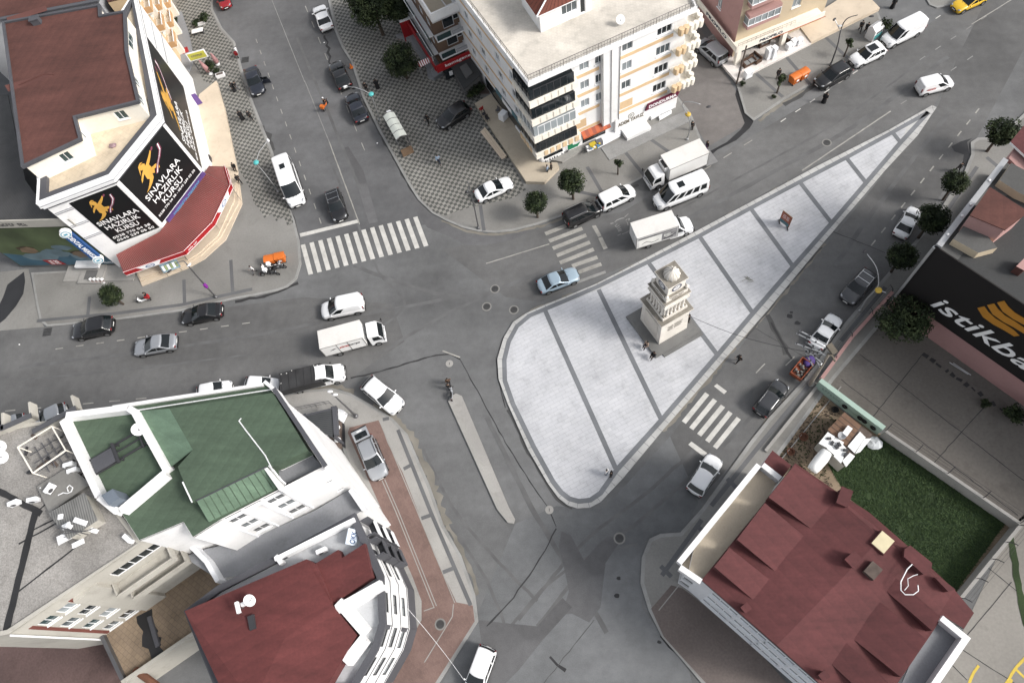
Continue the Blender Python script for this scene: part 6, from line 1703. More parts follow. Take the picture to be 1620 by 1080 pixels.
mb.prism(ct,HB-.3,HB-.1,0); w0=PL([(1492,973),(1536,1009),(1470,1105)],HB+.9)
for k,(a,b) in enumerate(zip(w0,w0[1:])):
 d=(Vector(b)-Vector(a)); nr=Vector((-d.y,d.x)).normalized()*.45; c_=Vector(P2(1460,1050,HB)); nr=nr if (c_-Vector(a)).dot(nr)> 0 else-nr
 mb.prism([a,b,tuple(Vector(b)+nr),tuple(Vector(a)+nr)],0,HB+.9+k*.004,1)
mb.build('rear_terrace',[MT['terrace_grey'],MT['wall_white']],root)
for c_ in ((1330,790,ZR+.3,1.0,1.3,.75,1.1),(1345,887,ZR+.9,.8,.9,.7,.65),(1178,962,ZR+.5,.6,.5,.4,.6),(1300,1068,ZR+.7,.6,.5,.4,.6)): mb=MB(); chimney(mb,*c_); mb.build('chimney',[MT['roof_maroon']],rf)
mb=MB(); p=P(1452,887,ZR+.5); 
def blk(px,h,mi=0): mb.prism(PL(px,ZR+h),ZR,ZR+h,mi)
blk([(1431,868),(1440,862),(1475,890),(1474,897),(1461,908),(1430,880)],1.3); blk([(1480,914),(1486,912),(1512,932),(1500,935)],.9); mb.build('roof_block',[MT['roof_maroon']],rf)
mb=MB(); p=P(1397,857,ZR+1.2); mb.box((p.x,p.y,ZR),1.5,1.25,1.15,1,.75); mb.box((p.x,p.y,ZR+1.15),1.35,1.1,.06,0,.75); mb.build('skylight',[mat('skylight',(.62,.55,.36),.5,.1,4),MT['roof_maroon']],rf)
mb=MB(); p=P(1381,902,ZR+1.2); mb.box((p.x,p.y,ZR+.3),1.1,.9,1.0,0,.75); mb.build('vent_box',[mat('vent_brown',(.13,.10,.085),.9,.4,3)],rf)
mb=MB(); mb.tube([P(x,y,ZR+1.3) for x,y in [(1443,892),(1435,900),(1425,920),(1425,933),(1432,940),(1445,940),(1453,934),(1452,925)]],.04,5); mb.tube([P(x,y,ZR+1.3) for x,y in [(1431,933),(1437,926),(1436,915),(1445,910),(1452,908)]],.03,5); mb.build('white_cable',[MT['frame_white']],rf)

# ---------------------------------------------------------------- green roofed building at the lower left
root=thing('apartment_building','white apartment building with a faceted green roof and square roof terrace','building',P(543,709))
HG=16.3
z9=lambda x,y:(90+x/3.856,590+y/3.856); z10=lambda x,y:(280+x/4.5,690+y/4.5)
K={'a':(103,661),'b':(178,642),'c':(416,606),'d':(432,620),'e':(510,738),'f':(443,770),'g':(349,821),'h':(305,849),'i':(290,825),'j':(220,854),'k':(187,803),'l':(160,781)}
W={k: P2(*v,HG) for k,v in K.items()}
ZL=8.8
mb=MB(); order='abcdefghijkl'
ff=W['g']; fe=W['e']; LFg=(Vector(fe)-Vector(ff)).length
wg=[]
for s in (.255,.70):
 sx=(onwall(*z10(455,597),ff,fe)[0] if s < .5 else onwall(*z10(730,460),ff,fe)[0])
 for z in (9.6,11.9,14.1): wg.append((sx-.75,sx+.75,z,z+1.2))
for x in ((1085,330),(1170,382)):
 s_,z_=onwall(*z10(*x),ff,fe); wg.append((s_-.35,s_+.35,z_-.15,z_+.35))
for x in ((370,550),(510,480),(650,410)):
 s_,z_=onwall(*z10(*x),ff,fe); wg.append((s_-.8,s_+.8,HG-.75,HG-.25))
for i,k in enumerate(order):
 a,b=W[order[(i+1)% 12]],W[k]     # outside to the right
 if {k,order[(i+1)% 12]}=={'e','f'} or {k,order[(i+1)% 12]}=={'f','g'}: continue
 if not ccw([W[c] for c in order]): a,b=b,a
 a,b=b,a
 wall(mb,a,b,0,HG)
wall(mb,ff,fe,0,HG,wg)
mb.build('wall',[MT['wall_white']],root)
for k,x in enumerate(wg):
 window(root,ff,fe,x,2 if k < 6 else 1,'d' if k != 1 and k != 4 else 'm','frame_white',k < 6)
AU,u,nn,L=wallframe(ff,fe)
mb=MB()
for k in (0,3):
 s=(wg[k][0]+wg[k][1])/2
 for d in (-1.0,1.0): mb.obox(AU+u*(s+d-.06)+Vector((0,0,ZL)),u*.12,nn*.10,(0,0,HG-ZL-.9),0)
mb.obox(AU+u*.1+Vector((0,0,HG-.95)),u*(L-.2),nn*.08,(0,0,.12),0); mb.build('wall_band',[MT['wall_greywhite']],root)
# roof
TZ=HG
mb=MB()
deckpts=[W[k] for k in 'abcd']+[P2(487,712,HG),P2(437,736,HG)]+[W[k] for k in 'fghijkl']
mb.prism(deckpts,HG-.3,HG-.05,0); dk=mb.build('roof_deck',[MT['roof_green']],root)
UP=1.25
mb=MB()
main=[(268,646),(432,621),(487,712),(437,736),(422,738),(310,792),(304,794),(281,738),(305,711)]
mb.prism(PL(main,HG+UP),HG-.05,HG+UP,0,0); mb.build('main_roof',[MT['roof_green']],root)
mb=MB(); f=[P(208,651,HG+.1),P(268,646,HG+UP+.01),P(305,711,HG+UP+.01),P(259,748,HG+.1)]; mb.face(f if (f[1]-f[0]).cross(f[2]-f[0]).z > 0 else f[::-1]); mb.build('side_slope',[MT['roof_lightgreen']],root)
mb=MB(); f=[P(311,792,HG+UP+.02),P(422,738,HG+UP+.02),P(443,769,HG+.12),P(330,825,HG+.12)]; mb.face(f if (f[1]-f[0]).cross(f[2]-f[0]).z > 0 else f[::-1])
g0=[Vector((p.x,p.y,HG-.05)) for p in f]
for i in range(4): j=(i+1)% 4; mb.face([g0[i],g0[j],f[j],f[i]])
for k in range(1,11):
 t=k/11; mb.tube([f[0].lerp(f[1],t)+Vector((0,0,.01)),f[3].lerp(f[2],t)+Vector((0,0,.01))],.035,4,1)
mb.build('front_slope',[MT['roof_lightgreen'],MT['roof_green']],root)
mb=MB()
mb.tube(PLz(main[5:2:-1],HG+UP) if False else [P(310,792,HG+UP+.03),P(422,738,HG+UP+.03)],.06,4,1)
mb.tube([P(289,762,HG+UP+.02),P(304,794,HG+UP+.02)],.07,4,0); mb.tube([P(*z9(1125,275),HG+UP+.03),P(*z9(1110,290),HG+UP+.03),P(*z9(1150,345),HG+UP+.03),P(*z9(1270,500),HG+UP+.03),P(*z9(1320,600),HG+UP+.03)],.05,4,0)
mb.tube([P(430,616,HG+.6),P(210,650,HG+.3)],.06,4,0)
mb.build('roof_flashing',[MT['frame_white'],MT['rim_dark']],root)
mb=MB()
def pw2(pts,z0,z1,t,mi=0):
 pts=PL(pts,z1)
 for k,(a,b) in enumerate(zip(pts,pts[1:])):
  d=(Vector(b)-Vector(a)); nr=Vector((-d.y,d.x)).normalized()*t
  mb.prism([a,b,tuple(Vector(b)+nr),tuple(Vector(a)+nr)],z0,z1+.004*k,mi)
pw2([(103,661),(199,649),(208,655),(257,744),(187,803),(160,781),(103,661)],HG-.1,HG+.95,-.55 if False else .55)
mb.build('terrace_parapet',[MT['wall_white']],root)
mb=MB(); pw2([(178,641),(416,605)],0,HG+.2,-.3); pw2([(416,605),(432,618)],HG-1,HG+.21,.3); mb.prism(PL([(200,648),(416,612),(430,618),(212,652)],HG-.3),HG-.5,HG-.3,1); mb.build('street_parapet',[MT['wall_white'],MT['wall_grey']],root)
mb=MB(); p=[P2(*z9(1300,105),HG+UP),P2(*z9(1310,100),HG+UP)]
pw2([(430,616),(512,739)],HG-.1,HG+UP+.02,.32,0); pw2([(430,616),(512,739)],HG+UP+.02,HG+UP+.16,.34,1); mb.build('edge_coping',[MT['wall_white'],MT['rim_dark']],root)
mb=MB(); c=[z9(270,745),z9(340,705),z9(382,760),z9(315,805)]; mb.prism(PL(c,HG+1.8),HG-2,HG+1.8,0); mb.build('chimney',[mat('chimney_blue',(.16,.19,.23),.7,.15,1)],root)
# recessed roof balcony at the front corner
mb=MB(); fl=PL([(443,769),(510,738),(488,713),(437,736)],HG-.9); mb.prism(fl,HG-1.2,HG-.9,0)
mb.build('roof_balcony',[MT['terrace_grey']],root)
mb=MB(); pw2([(437,736),(487,712)],HG-.9,HG+.1,-.2,0); pw2([(422,738),(445,771)],HG-.9,HG+UP,-.25,0); mb.build('balcony_wall',[MT['wall_white']],root)
mb=MB(); mb.tube([P(425,736,HG+UP),P(434,745,HG+.8),P(443,757,HG+.5),P(452,765,HG+.1)],.07,5); mb.build('gutter_pipe',[MT['frame_white']],root)
dish(227,683,HG+.9,'white satellite dish on the inner parapet of the green roof',.55,-.6)
# dark lattice frames lying on the square green terrace
for cx,cy,rz,lb in ((206,706,.55,'dark metal frame lying on the square green roof terrace, nearest the dish'),(168,730,.55,'dark mesh-covered metal frame lying at the outer wall of the green roof terrace')):
 p=P(cx,cy,HG); t=thing('pergola',lb,'pergola frame',(p.x,p.y,HG-.05),rz,'frames on the green roof terrace')
 m=MB()
 for y in (-.75,.75): m.box((0,y,.25),3.2,.13,.13)
 for x in (-1.2,1.2): m.box((x,0,.38),.13,2.0,.13)
 m.box((0,0,.3),2.3,.1,.08)
 m.build('bars',[MT['frame_dark']],t,False,True)
 m=MB()
 for x in (-1.4,1.4):
  for y in (-.75,.75): m.box((x,y,0),.1,.1,.25)
 m.build('feet',[MT['frame_dark']],t,False,True)
 if cx < 200: m=MB(); m.box((0,0,.42),1.9,1.4,.04); m.build('mesh_cover',[MT['rim_dark']],t,False,True)
# lower wing between the two apartment buildings
wing=PL([(325,868),(401,856),(500,811),(556,777),(578,800),(562,812),(434,882),(343,915)],ZL)
mb=MB(); mb.prism(PL([(290,880),(325,868),(401,850),(500,806),(556,772),(577,803),(560,816),(450,900),(343,915)],ZL),0,ZL-.02,0,1); mb.build('lower_wing',[MT['terrace_grey'],MT['wall_white']],root)
for a_,t_,h_ in (([(299,866),(323,890),(341,921)],.4,1.1),([(577,803),(556,772)],.35,1.0)): mb=MB(); pw2(a_,ZL-.2,ZL+h_,t_); mb.build('wing_parapet',[MT['wall_greywhite']],root)

# ---------------------------------------------------------------- curved building with the red roof, bottom left
root=thing('apartment_building','white curved apartment building with dark roof rim and dark red roof','building',P(667,970))
HR=12.0
rim=[(433,881),(562,811),(584,858),(607,910),(611,986),(598,1028),(560,1094),(350,1110),(292,966),(345,926)]
RW=PL(rim,HR); RI=inset(RW,.45)
mb=MB(); wr={}
q=RI if ccw(RI) else RI[::-1]
n=len(q); wl2=[]
cen=Vector(P2(610,955,HR)); c0=Vector(P2(480,980,HR))
for i in range(n):
 a,b=q[i],q[(i+1)% n]; Lq=(Vector(b)-Vector(a)).length; mid=(Vector(a)+Vector(b))/2; w=[]
 if mid.x > P2(570,900,HR)[0] and Lq > 1.8:
  k=max(1,int(Lq/3.4))
  for j in range(k):
   s=Lq*(j+.5)/k
   for z in (3.7,6.5,9.2): w.append((s-.8,s+.8,z,z+1.35))
 wall(mb,a,b,0,HR-.25,w,0); wl2 +=[(a,b,x) for x in w]
mb.build('wall',[MT['wall_white']],root)
for k,(a,b,x) in enumerate(wl2): window(root,a,b,x,2,'d' if k % 3 else 'm','frame_dark',True)
mb=MB()
for i in range(n):
 a,b=q[i],q[(i+1)% n]; mid=(Vector(a)+Vector(b))/2
 if mid.x > P2(570,900,HR)[0]:
  Lq=(Vector(b)-Vector(a)).length
  for z in (3.05,5.85,8.6): board(mb,a,b,(0,Lq,z,z+.10),.05)
  board(mb,a,b,(0,Lq,.2,2.7),.06)
  if i % 2 == 0:
   for z in (3.3,8.9): board(mb,a,b,(Lq-.35,Lq,z,z+2.2),.055)
mb.build('dark_band',[MT['rim_dark']],root)
# dark framed balconies on the upper street corner
AU,u,nn,L=wallframe(P2(583,862,HR),P2(562,813,HR)); 
AU=Vector((*P2(592,886,HR),0)); u=(Vector((*P2(562,815,HR),0))-AU); L=u.length; u.normalize(); nn=Vector((u.y,-u.x,0))
for z in (2.9,5.7,8.5):
 for s in (.4,L*.55):
  m=MB(); o=AU+u*s+Vector((0,0,z)); w_=L*.38
  m.obox(o,u*w_,nn*.75,(0,0,.16)); m.obox(o+nn*.66,u*w_,nn*.1,(0,0,.95),1); 
  for e in (0,w_-.12): m.obox(o+u*e,u*.12,nn*.75,(0,0,2.6),0)
  m.build('framed_balcony',[MT['rim_dark'],MT['frame_white' if s > 1 else 'rim_dark']],root)
mb=MB(); mb.prism(inset(RW,.2),HR-.6,HR-.35,0,None,True); mb.build('roof_deck',[mat('deck_pale',(.50,.515,.535),.85,.15,.6,.06,grime=.3)],root)
mb=MB(); parapet(mb,RW,HR-.3,.45,.55); mb.build('roof_rim',[MT['rim_dark']],root)
mb=MB(); pw2([(433,881),(559,818)],HR-.3,HR+.5,-.35,0); pw2([(433,881),(442,893)],HR-.3,HR+.51,.35,0); mb.build('terrace_parapet',[MT['frame_white']],root)
ZRR=HR+1.1
mb=MB(); L1=PL([(292,966),(485,884),(499,891),(526,957),(564,1004),(520,1080),(505,1110),(360,1110)],ZRR); L2=PL([(499,891),(535,869),(541,882),(577,859),(589,912),(526,956)],ZRR-.4)
mb.prism(L1,HR-.4,ZRR,0,0); mb.prism(L2,HR-.4,ZRR-.4,0,0)
mb.build('roof',[MT['roof_red'],MT['wall_white']],root)
mb=MB()
f=[P(292,966,ZRR+.01),P(485,884,ZRR+.01),P(526,957,ZRR+.3),P(450,1010,ZRR+.55),P(400,1110,ZRR+.55),P(360,1110,ZRR+.01)]; mb.face(f if (f[1]-f[0]).cross(f[2]-f[0]).z > 0 else f[::-1])
f2=[P(526,957,ZRR+.3),P(564,1004,ZRR+.01),P(520,1080,ZRR+.01),P(505,1110,ZRR+.01),P(400,1110,ZRR+.55),P(450,1010,ZRR+.55)]; mb.face(f2 if (f2[1]-f2[0]).cross(f2[2]-f2[0]).z > 0 else f2[::-1])
mb.build('roof_slope',[MT['roof_red']],root)
mb=MB(); pw2([(600,917),(529,957),(570,1004),(540,1042)],HR-.4,HR+1.0,.75,0); mb.build('penthouse_parapet',[MT['wall_white']],root)
mb=MB(); pw2([(541,1036),(508,1082)],HR-.3,HR+.9,.1,0); mb.build('penthouse_window',[MT['pane_dark']],root)
mb=MB(); A_,B_=P2(561,863,HR),P2(566,838,HR); 
AU=Vector((*A_,HR-.3)); u=(Vector((*B_,HR-.3))-AU); nn=Vector((-u.y,u.x,0)).normalized()*-1
mb.obox(AU,u,nn*.06,Vector((0,0,1.0))+nn*-.6,0); bd=mb.build('name_board',[mat('board_pale',(.55,.62,.70),.5,.1,2)],root)
mb=MB(); vv=(Vector((0,0,1.0))+nn*-.6).normalized(); lettering(mb,'OKK',AU+u*.5+vv*.55+nn*.08,u if u.normalized().cross(vv).dot(nn)> 0 else-u,vv,u.length*.8,.6,0,.02,.02); mb.build('lettering',[mat('board_letter',(.05,.09,.2),.5)],bd)
mb=MB(); p=P(399,984,ZRR+.4); mb.box((p.x,p.y,ZRR),.5,1.1,.55,0,.35); mb.build('roof_hatch',[MT['frame_dark']],root)
dish(402,950,ZRR+.35,'white satellite dish on the dark red roof beside a small antenna',.5,.5); 
t=thing('antenna','small white bracket antenna standing on the dark red roof','antenna',P(386,962,ZRR+.2),.4); m=MB(); m.tube([(0,0,0),(0,0,1.2)],.03,5); m.build('mast',[MT['metal_grey']],t,False,True); m=MB(); m.box((0,0,.9),.25,.9,.3); m.box((.3,.2,.3),.4,.3,.4); m.build('receiver',[MT['frame_white']],t,False,True)
aircon(512,872,HR-.35,.4,'air conditioner on the grey terrace beside the dark red roof')

# ---------------------------------------------------------------- grey-roofed block at the far left
root=thing('apartment_building','grey gravel-roofed block with ribbon windows and brick-red window bands','building',P(173,1000))
HF=15.3
fp=[(14,1003),(238,849),(222,852),(187,806),(160,783),(104,664),(60,668),(-70,690),(-80,1020)]
FW=PL(fp,HF); A,B=FW[0],FW[1]; AU,u,nn,L=wallframe(A,B)
mb=MB(); q=FW if ccw(FW) else FW[::-1]
zf=lambda x,y:(x/4.153,820+y/4.153)
wn=[]
for k,z in enumerate((4.4,7.2,10.0,12.6)):
 wn.append((L*.10,L*.20,z,z+1.3)); wn.append((L*.23,L*.33,z,z+1.3))
wn.append((L*.62,L*.96,12.6,13.9)); wn.append((L*.66,L*.98,6.4,7.3))
wall(mb,A,B,0,HF,wn,0)
for i in range(len(q)):
 a,b=q[i],q[(i+1)% len(q)]
 if (Vector(a)-Vector(A)).length < .01 and (Vector(b)-Vector(B)).length < .01: continue
 wall(mb,a,b,0,HF)
mb.build('wall',[MT['wall_stone']],root)
for k,x in enumerate(wn): window(root,A,B,x,2 if k < 8 else 5,'mdtc'[k % 4] if k < 8 else 'd','frame_white',k < 8)
for s in (L*.065,L*.345): mb=MB(); board(mb,A,B,(s,s+L*.03,4.2,14.2),.06); mb.build('red_band',[mat('brick_red',(.20,.065,.05),.85,.15,1)],root)
for z in (9.2,11.4):
 m=MB(); o=AU+u*L*.55+Vector((0,0,z)); m.obox(o,u*L*.42,nn*1.3,(0,0,.2)); m.obox(o+nn*1.2,u*L*.42,nn*.12,(0,0,.9)); m.obox(o,u*.12,nn*1.25,(0,0,.9)); m.obox(o+u*(L*.42-.12),u*.12,nn*1.25,(0,0,.9)); m.build('long_balcony',[MT['wall_stone']],root)
mb=MB(); mb.obox(AU+u*L*.37+Vector((0,0,4)),u*L*.17,nn*.35,(0,0,HF-5.2)); mb.build('stair_bay',[MT['wall_stone']],root)
mb=MB(); mb.prism(inset(FW,.2),HF-.1,HF+.02,0); mb.build('gravel_roof',[mat('gravel',(.36,.345,.325),.95,.22,.6,.28,bump=.5,grime=.4)],root)
mb=MB(); parapet(mb,FW,HF-.1,.28,.35); mb.build('roof_edge',[MT['wall_stone']],root)
mb=MB(); strip(mb,densify(PL([(57,806),(10,998)],HF),.6,.02),.62,HF+.035,0,.1); strip(mb,densify(PL([(-10,772),(66,812)],HF),.6,.03),.5,HF+.037,0,.2)
for a,b in (((140,800),(30,860)),((58,810),(200,690)),((48,840),(130,800)),((120,865),(30,935))): strip(mb,densify(PL([a,b],HF),.6),.14,HF+.033,0,.3)
mb.build('roof_joint',[mat('bitumen',(.03,.03,.032),.7,.3,1,.2)],root)
# long pipe in the corner
mb=MB(); mb.tube([AU+Vector((0,0,HF))+nn*.15+u*.1,AU+Vector((0,0,4.2))+nn*.15+u*.1],.09,6); mb.build('drain_pipe',[MT['frame_white']],root)
# broken sawtooth shed roofs on the street edge
for k,(x0,y0,x1,y1) in enumerate(((-30,700,18,682),(14,685,62,664),(64,690,132,652))):
 m=MB(); a,b=P(x0,y0,HF),P(x1,y1,HF); d=(b-a).normalized(); n_=Vector((-d.y,d.x,0))
 m.obox(a+Vector((0,0,0)),b-a,n_*.25,(0,0,.9),0); m.obox(a+Vector((0,0,.9))-n_*.1,b-a,n_*.5,(0,0,.07),1); m.obox(b-d*.2,d*.2,n_*1.6,(0,0,.9),0)
 m.obox(a+n_*.3+Vector((0,0,.7)),b-a,n_*.1,(0,0,.08),2)
 m.build('broken_parapet',[MT['wall_stone'],MT['metal_grey'],MT['frame_dark']],root)
# open metal frame, huts and clutter on that roof
t=thing('roof_cage','pale open steel frame cage standing on the gravel roof','metal frame',P(65,715,HF)); c=[P(*p,HF+1.6) for p in ((28,707),(82,674),(104,712),(52,748))]
m=MB()
for i in range(4):
 m.tube([c[i],c[(i+1)% 4]],.07,4); m.tube([c[i],Vector((c[i].x,c[i].y,HF))],.06,4)
m.build('frame',[MT['wall_cream']],t)
m=MB()
for k in range(1,5): m.tube([c[0].lerp(c[1],k/5)-Vector((0,0,1.2)),c[3].lerp(c[2],k/5)-Vector((0,0,1.2))],.05,4)
for k in range(3): m.tube([c[0].lerp(c[3],.2+.3*k)-Vector((0,0,1.1)),c[1].lerp(c[2],.2+.3*k)-Vector((0,0,1.1))],.045,4)
m.build('cross_bars',[MT['metal_grey']],t)
m=MB(); random.seed(5)
for k in range(26):
 p=P(random.uniform(35,150),random.uniform(690,760),HF); m.obox(p,Vector((random.uniform(-.8,.8),random.uniform(-.6,.6),.05)),Vector((.1,.25,0)),(0,0,random.uniform(.05,.35)),k % 3)
o=m.build('rubble',[MT['frame_dark'],MT['concrete'],MT['dirt']]); tag(o,'heap of dark rubble and scrap between roof cage and green roof wall','rubble',kind='stuff')
def roofbox(nm,px,z,h,m1,m2,label,cat):
 t=thing(nm,label,cat,P(*px[0],z)); m=MB(); c=PL(px,z+h); m.prism(c,z,z+h,0); m.build('walls',[MT[m1]],t); m=MB(); m.prism(inset(c,-.12),z+h,z+h+.08,0); m.build('roof',[MT[m2]],t)
roofbox('roof_hut',[(81,812),(133,782),(152,822),(110,850)],HF,1.3,'wall_stone','corrugated_light','corrugated grey hut on the gravel roof beside the antennas','hut')
roofbox('roof_hut',[(62,770),(110,740),(140,765),(80,808)],HF,.5,'concrete','concrete','low concrete plinth on the gravel roof under the curled cable','plinth')
aircon(115,737,HF+.1,.3,'air conditioner lying nearest the roof cage on the gravel roof'); aircon(121,746,HF+.1,.35,'second air conditioner beside the roof cage, touching the green roof wall'); aircon(84,774,HF+.6,1.1,'air conditioner on the low concrete plinth with curled cable')
aircon(150,838,HF,-.4,'air conditioner lying under the antenna bundle near the facade edge'); aircon(58,792,HF,.2,'air conditioner by the dark roof joint'); aircon(28,797,HF,.4,'air conditioner standing alone at the left of the roof joint'); aircon(208,853,HF,-.6,'air conditioner at the roof corner below the green roof')
dish(8,710,HF,'weathered satellite dish at the left border of the gravel roof, upper of two',.6,-.8); dish(10,726,HF,'weathered satellite dish at the left border of the gravel roof, lower of two',.65,-.8)
t=thing('antenna_mast','bundle of white panel antennas on a mast above the gravel roof','antenna',P(140,845,HF))
m=MB(); o=P(140,845,HF); m.tube([o,o+Vector((0,0,3.2))],.06,6)
for k in range(5): m.tube([o+Vector((-1.2,.2*k-.4,1.2+.35*k)),o+Vector((1.3,-.2*k+.3,1.2+.35*k))],.03,4)
m.build('mast',[MT['metal_grey']],t)
for k,(dx,dy,z,a,lx,ly) in enumerate(((-1.6,-.5,1.0,.5,1.5,.9),(-.8,.5,1.9,.5,.9,.5),(.9,.8,2.2,-.3,1.6,.5),(-.9,1.2,2.7,.2,.5,.5),(.1,-1.1,1.0,.45,1.3,.5),(.2,.3,2.6,-.4,.7,.4))):
 m=MB(); m.box(o+Vector((dx*.8,dy*.8,z)),lx*.75,ly*.8,.12,0,a); m.build('panel',[MT['frame_white']],t)
m=MB(); m.box(P(72,774,HF)+Vector((0,0,.6)),.1,.1,.05); m.tube([P(x,y,HF+.62) for x,y in ((92,783),(100,779),(107,780),(113,777),(115,771),(110,767),(106,771),(108,777))],.05,5); tag(m.build('cable',[MT['frame_white']]),'white curled cable lying on the low roof plinth','cable')
# tiled terrace behind the curved building
root=thing('terrace_building','low building with tan tiled roof terrace between the blocks','building',P(193,1078))
ZT4=4.0; tp=PL([(157,1006),(173,1000),(262,937),(345,880),(380,925),(310,1000),(195,1080)],ZT4)
mb=MB(); mb.prism(tp,0,ZT4,0,1); mb.build('terrace',[MT['tan_pavers'],MT['wall_stone']],root)
mb=MB(); pw2([(157,1006),(193,1082)],0,ZT4+.5,.35,0); pw2([(193,1082),(312,1000)],0,ZT4+.6,.35,1); mb.build('terrace_parapet',[MT['metal_grey'],MT['wall_stone']],root)
mb=MB(); strip(mb,densify(PL([(228,968),(240,1010),(252,1035)],ZT4),.5,.1),1.3,ZT4+.01,0,.5); mb.prism(PL([(232,976),(238,973),(252,1020),(246,1024)],ZT4+.3),ZT4,ZT4+.3,1); mb.build('stained_duct',[MT['wet_stain'],MT['rim_dark']],root)
mb=MB(); mb.tube([P(215,1060,ZT4+.4),P(250,1085,1.0)],.35,8); mb.build('rusty_pipe',[mat('rust',(.14,.06,.035),.9,.3,2)],root)

# ---------------------------------------------------------------- dark cafe kiosk at the green building's corner
root=thing('kiosk','dark grey kiosk with louvred roof at the foot of the white wall','kiosk',P(540,690))
z11=lambda x,y:(470+x/7.715,600+y/7.715); ZK=3.0
kp=PL([z11(90,430),z11(415,345),z11(440,345),z11(460,700),z11(520,790),z11(300,620)],ZK)
mb=MB(); mb.prism(PL([z11(90,430),z11(425,345),z11(455,720),z11(300,640)],ZK),ZK-.3,ZK,0,1); mb.build('louvred_roof',[MT['louvre'],MT['rim_dark']],root)
mb=MB(); pw2([z11(425,330),z11(450,680)],ZK-.35,ZK+.12,.45,0); pw2([z11(90,430),z11(425,345)],ZK-.4,ZK+.05,-.2,0)
for p in (z11(90,430),z11(425,345),z11(450,690)): q_=P(*p,ZK); mb.box((q_.x,q_.y,0),.25,.25,ZK)
mb.build('frame',[MT['rim_dark']],root)
mb=MB(); rails(mb,PL([z11(10,380),z11(420,300),z11(450,330)],.1),.1,1.0,r=.03,bars=2,thin=.5); mb.build('railing',[MT['metal_grey']],root)
mb=MB(); mb.prism(PL([z11(460,400),z11(530,440),z11(580,560),z11(590,840),z11(520,790),z11(470,600)],.2),.1,.2,0); mb.build('dark_floor',[MT['frame_dark']],root)
mb=MB()
for x,y,r,mi in ((490,585,.35,0),(488,620,.25,1),(490,650,.28,2),(495,735,.4,0),(480,690,.2,3)): q_=P(*z11(x,y),1.0); mb.ball((q_.x,q_.y,1.0),r,r*.8,.25,8,5,mi)
q_=P(*z11(495,660),.2); mb.box((q_.x,q_.y,.2),1.0,3.6,.75,3,.1)
mb.build('counter',[MT['frame_white'],MT['frame_dark'],mat('bread',(.45,.28,.12),.8,.2,3),MT['vent_brown']],root)
whitebox('electric_box',543,661,1.2,'pale metal cabinet beside the kiosk and lamp post','electric cabinet',(1.1,.7,1.3),KH)
# ================================================================ clock tower on the plaza
STONE=mat('tower_stone',(.68,.645,.59),.85,.10,1.6,.06,bump=.15,grime=.35); STD=mat('tower_dirty',(.30,.275,.235),.9,.25,2.5,.2,grime=.6)
tw=thing('clock_tower','pale stone clock tower with small ribbed dome and two visible clock faces','clock tower',(8.0,33.4,.15),R(29.5))
b0=Vector((8.0,33.4,.15))
def blk(mb,w_,z0,z1,mi=0,w2=None):
 w2=w_ if w2 is None else w2
 a=[(-w_/2,-w_/2),(w_/2,-w_/2),(w_/2,w_/2),(-w_/2,w_/2)]; k=w2/w_
 v=[(x,y,z0) for x,y in a]+[(x*k,y*k,z1) for x,y in a]
 mb.add(v,[(3,2,1,0),(4,5,6,7),(0,1,5,4),(1,2,6,5),(2,3,7,6),(3,0,4,7)],mi)
m=MB(); blk(m,5.75,0,.22); m.box((.4,-3.05,0),4.9,.45,.11); m.build('plinth',[mat('plinth_grey',(.20,.20,.195),.8,.2,.8,.1,grime=.3)],tw,False,True)
m=MB(); blk(m,3.55,.22,3.75,0,3.35); m.build('base',[STONE],tw,False,True)
m=MB()
for z,w_,h in ((3.75,3.5,.12),(3.87,3.75,.18),(4.05,3.9,.12)): blk(m,w_,z,z+h)
blk(m,3.86,4.17,4.19,1)
for sx in range(4):
 for k in range(13):
  a=-1.6+k*3.2/12; x,y=[(a,-1.8),(1.8,a),(a,1.8),(-1.8,a)][sx]; m.box((x,y,3.72),.13,.13,.14)
m.build('lower_cornice',[STONE,STD],tw,False,True)
m=MB(); blk(m,2.95,4.19,4.55); blk(m,2.7,4.55,4.8,1); blk(m,2.45,4.8,7.6); m.build('middle_stage',[STONE,STD],tw,False,True)
for s in range(4):
 a=R(90*s); c,d=math.cos(a),math.sin(a)
 for k in range(5):
  q=-.92+k*.46; x,y=q,-1.30
  m=MB(); m.lathe((x*c-y*d,x*d+y*c,4.8),[(.17,0),(.17,.12),(.12,.18),(.115,1.6),(.17,1.72),(.17,1.85)],10)
  m.build('column',[STONE],tw,True,True)
m=MB()
for z,w_,h in ((6.65,2.95,.35),(7.0,2.75,.5),(7.5,2.95,.15),(7.65,3.05,.12)): blk(m,w_,z,z+h)
blk(m,3.0,7.77,7.79,1)
m.build('middle_cornice',[STONE,STD],tw,False,True)
m=MB(); blk(m,2.5,7.79,8.9); blk(m,2.62,8.9,9.05); blk(m,2.58,9.05,9.07,1); blk(m,1.98,9.07,11.8)
for sx,sy in ((-1,-1),(1,-1),(1,1),(-1,1)): m.lathe((sx*1.15,sy*1.15,9.05),[(.16,0),(.2,.15),(.2,.4),(.08,.6),(.02,.7)],8)
m.build('clock_stage',[STONE,STD],tw,False,True)
m=MB(); blk(m,2.15,11.8,11.95); blk(m,2.3,11.95,12.15); blk(m,2.24,12.15,12.17,1); m.build('upper_cornice',[STONE,STD],tw,False,True)
m=MB(); n=48
prof=[(.90,0),(.93,.25),(.86,.62),(.68,.98),(.42,1.3),(.16,1.5),(.05,1.75),(.07,1.85),(.0,1.98)]
i0=len(m.v)
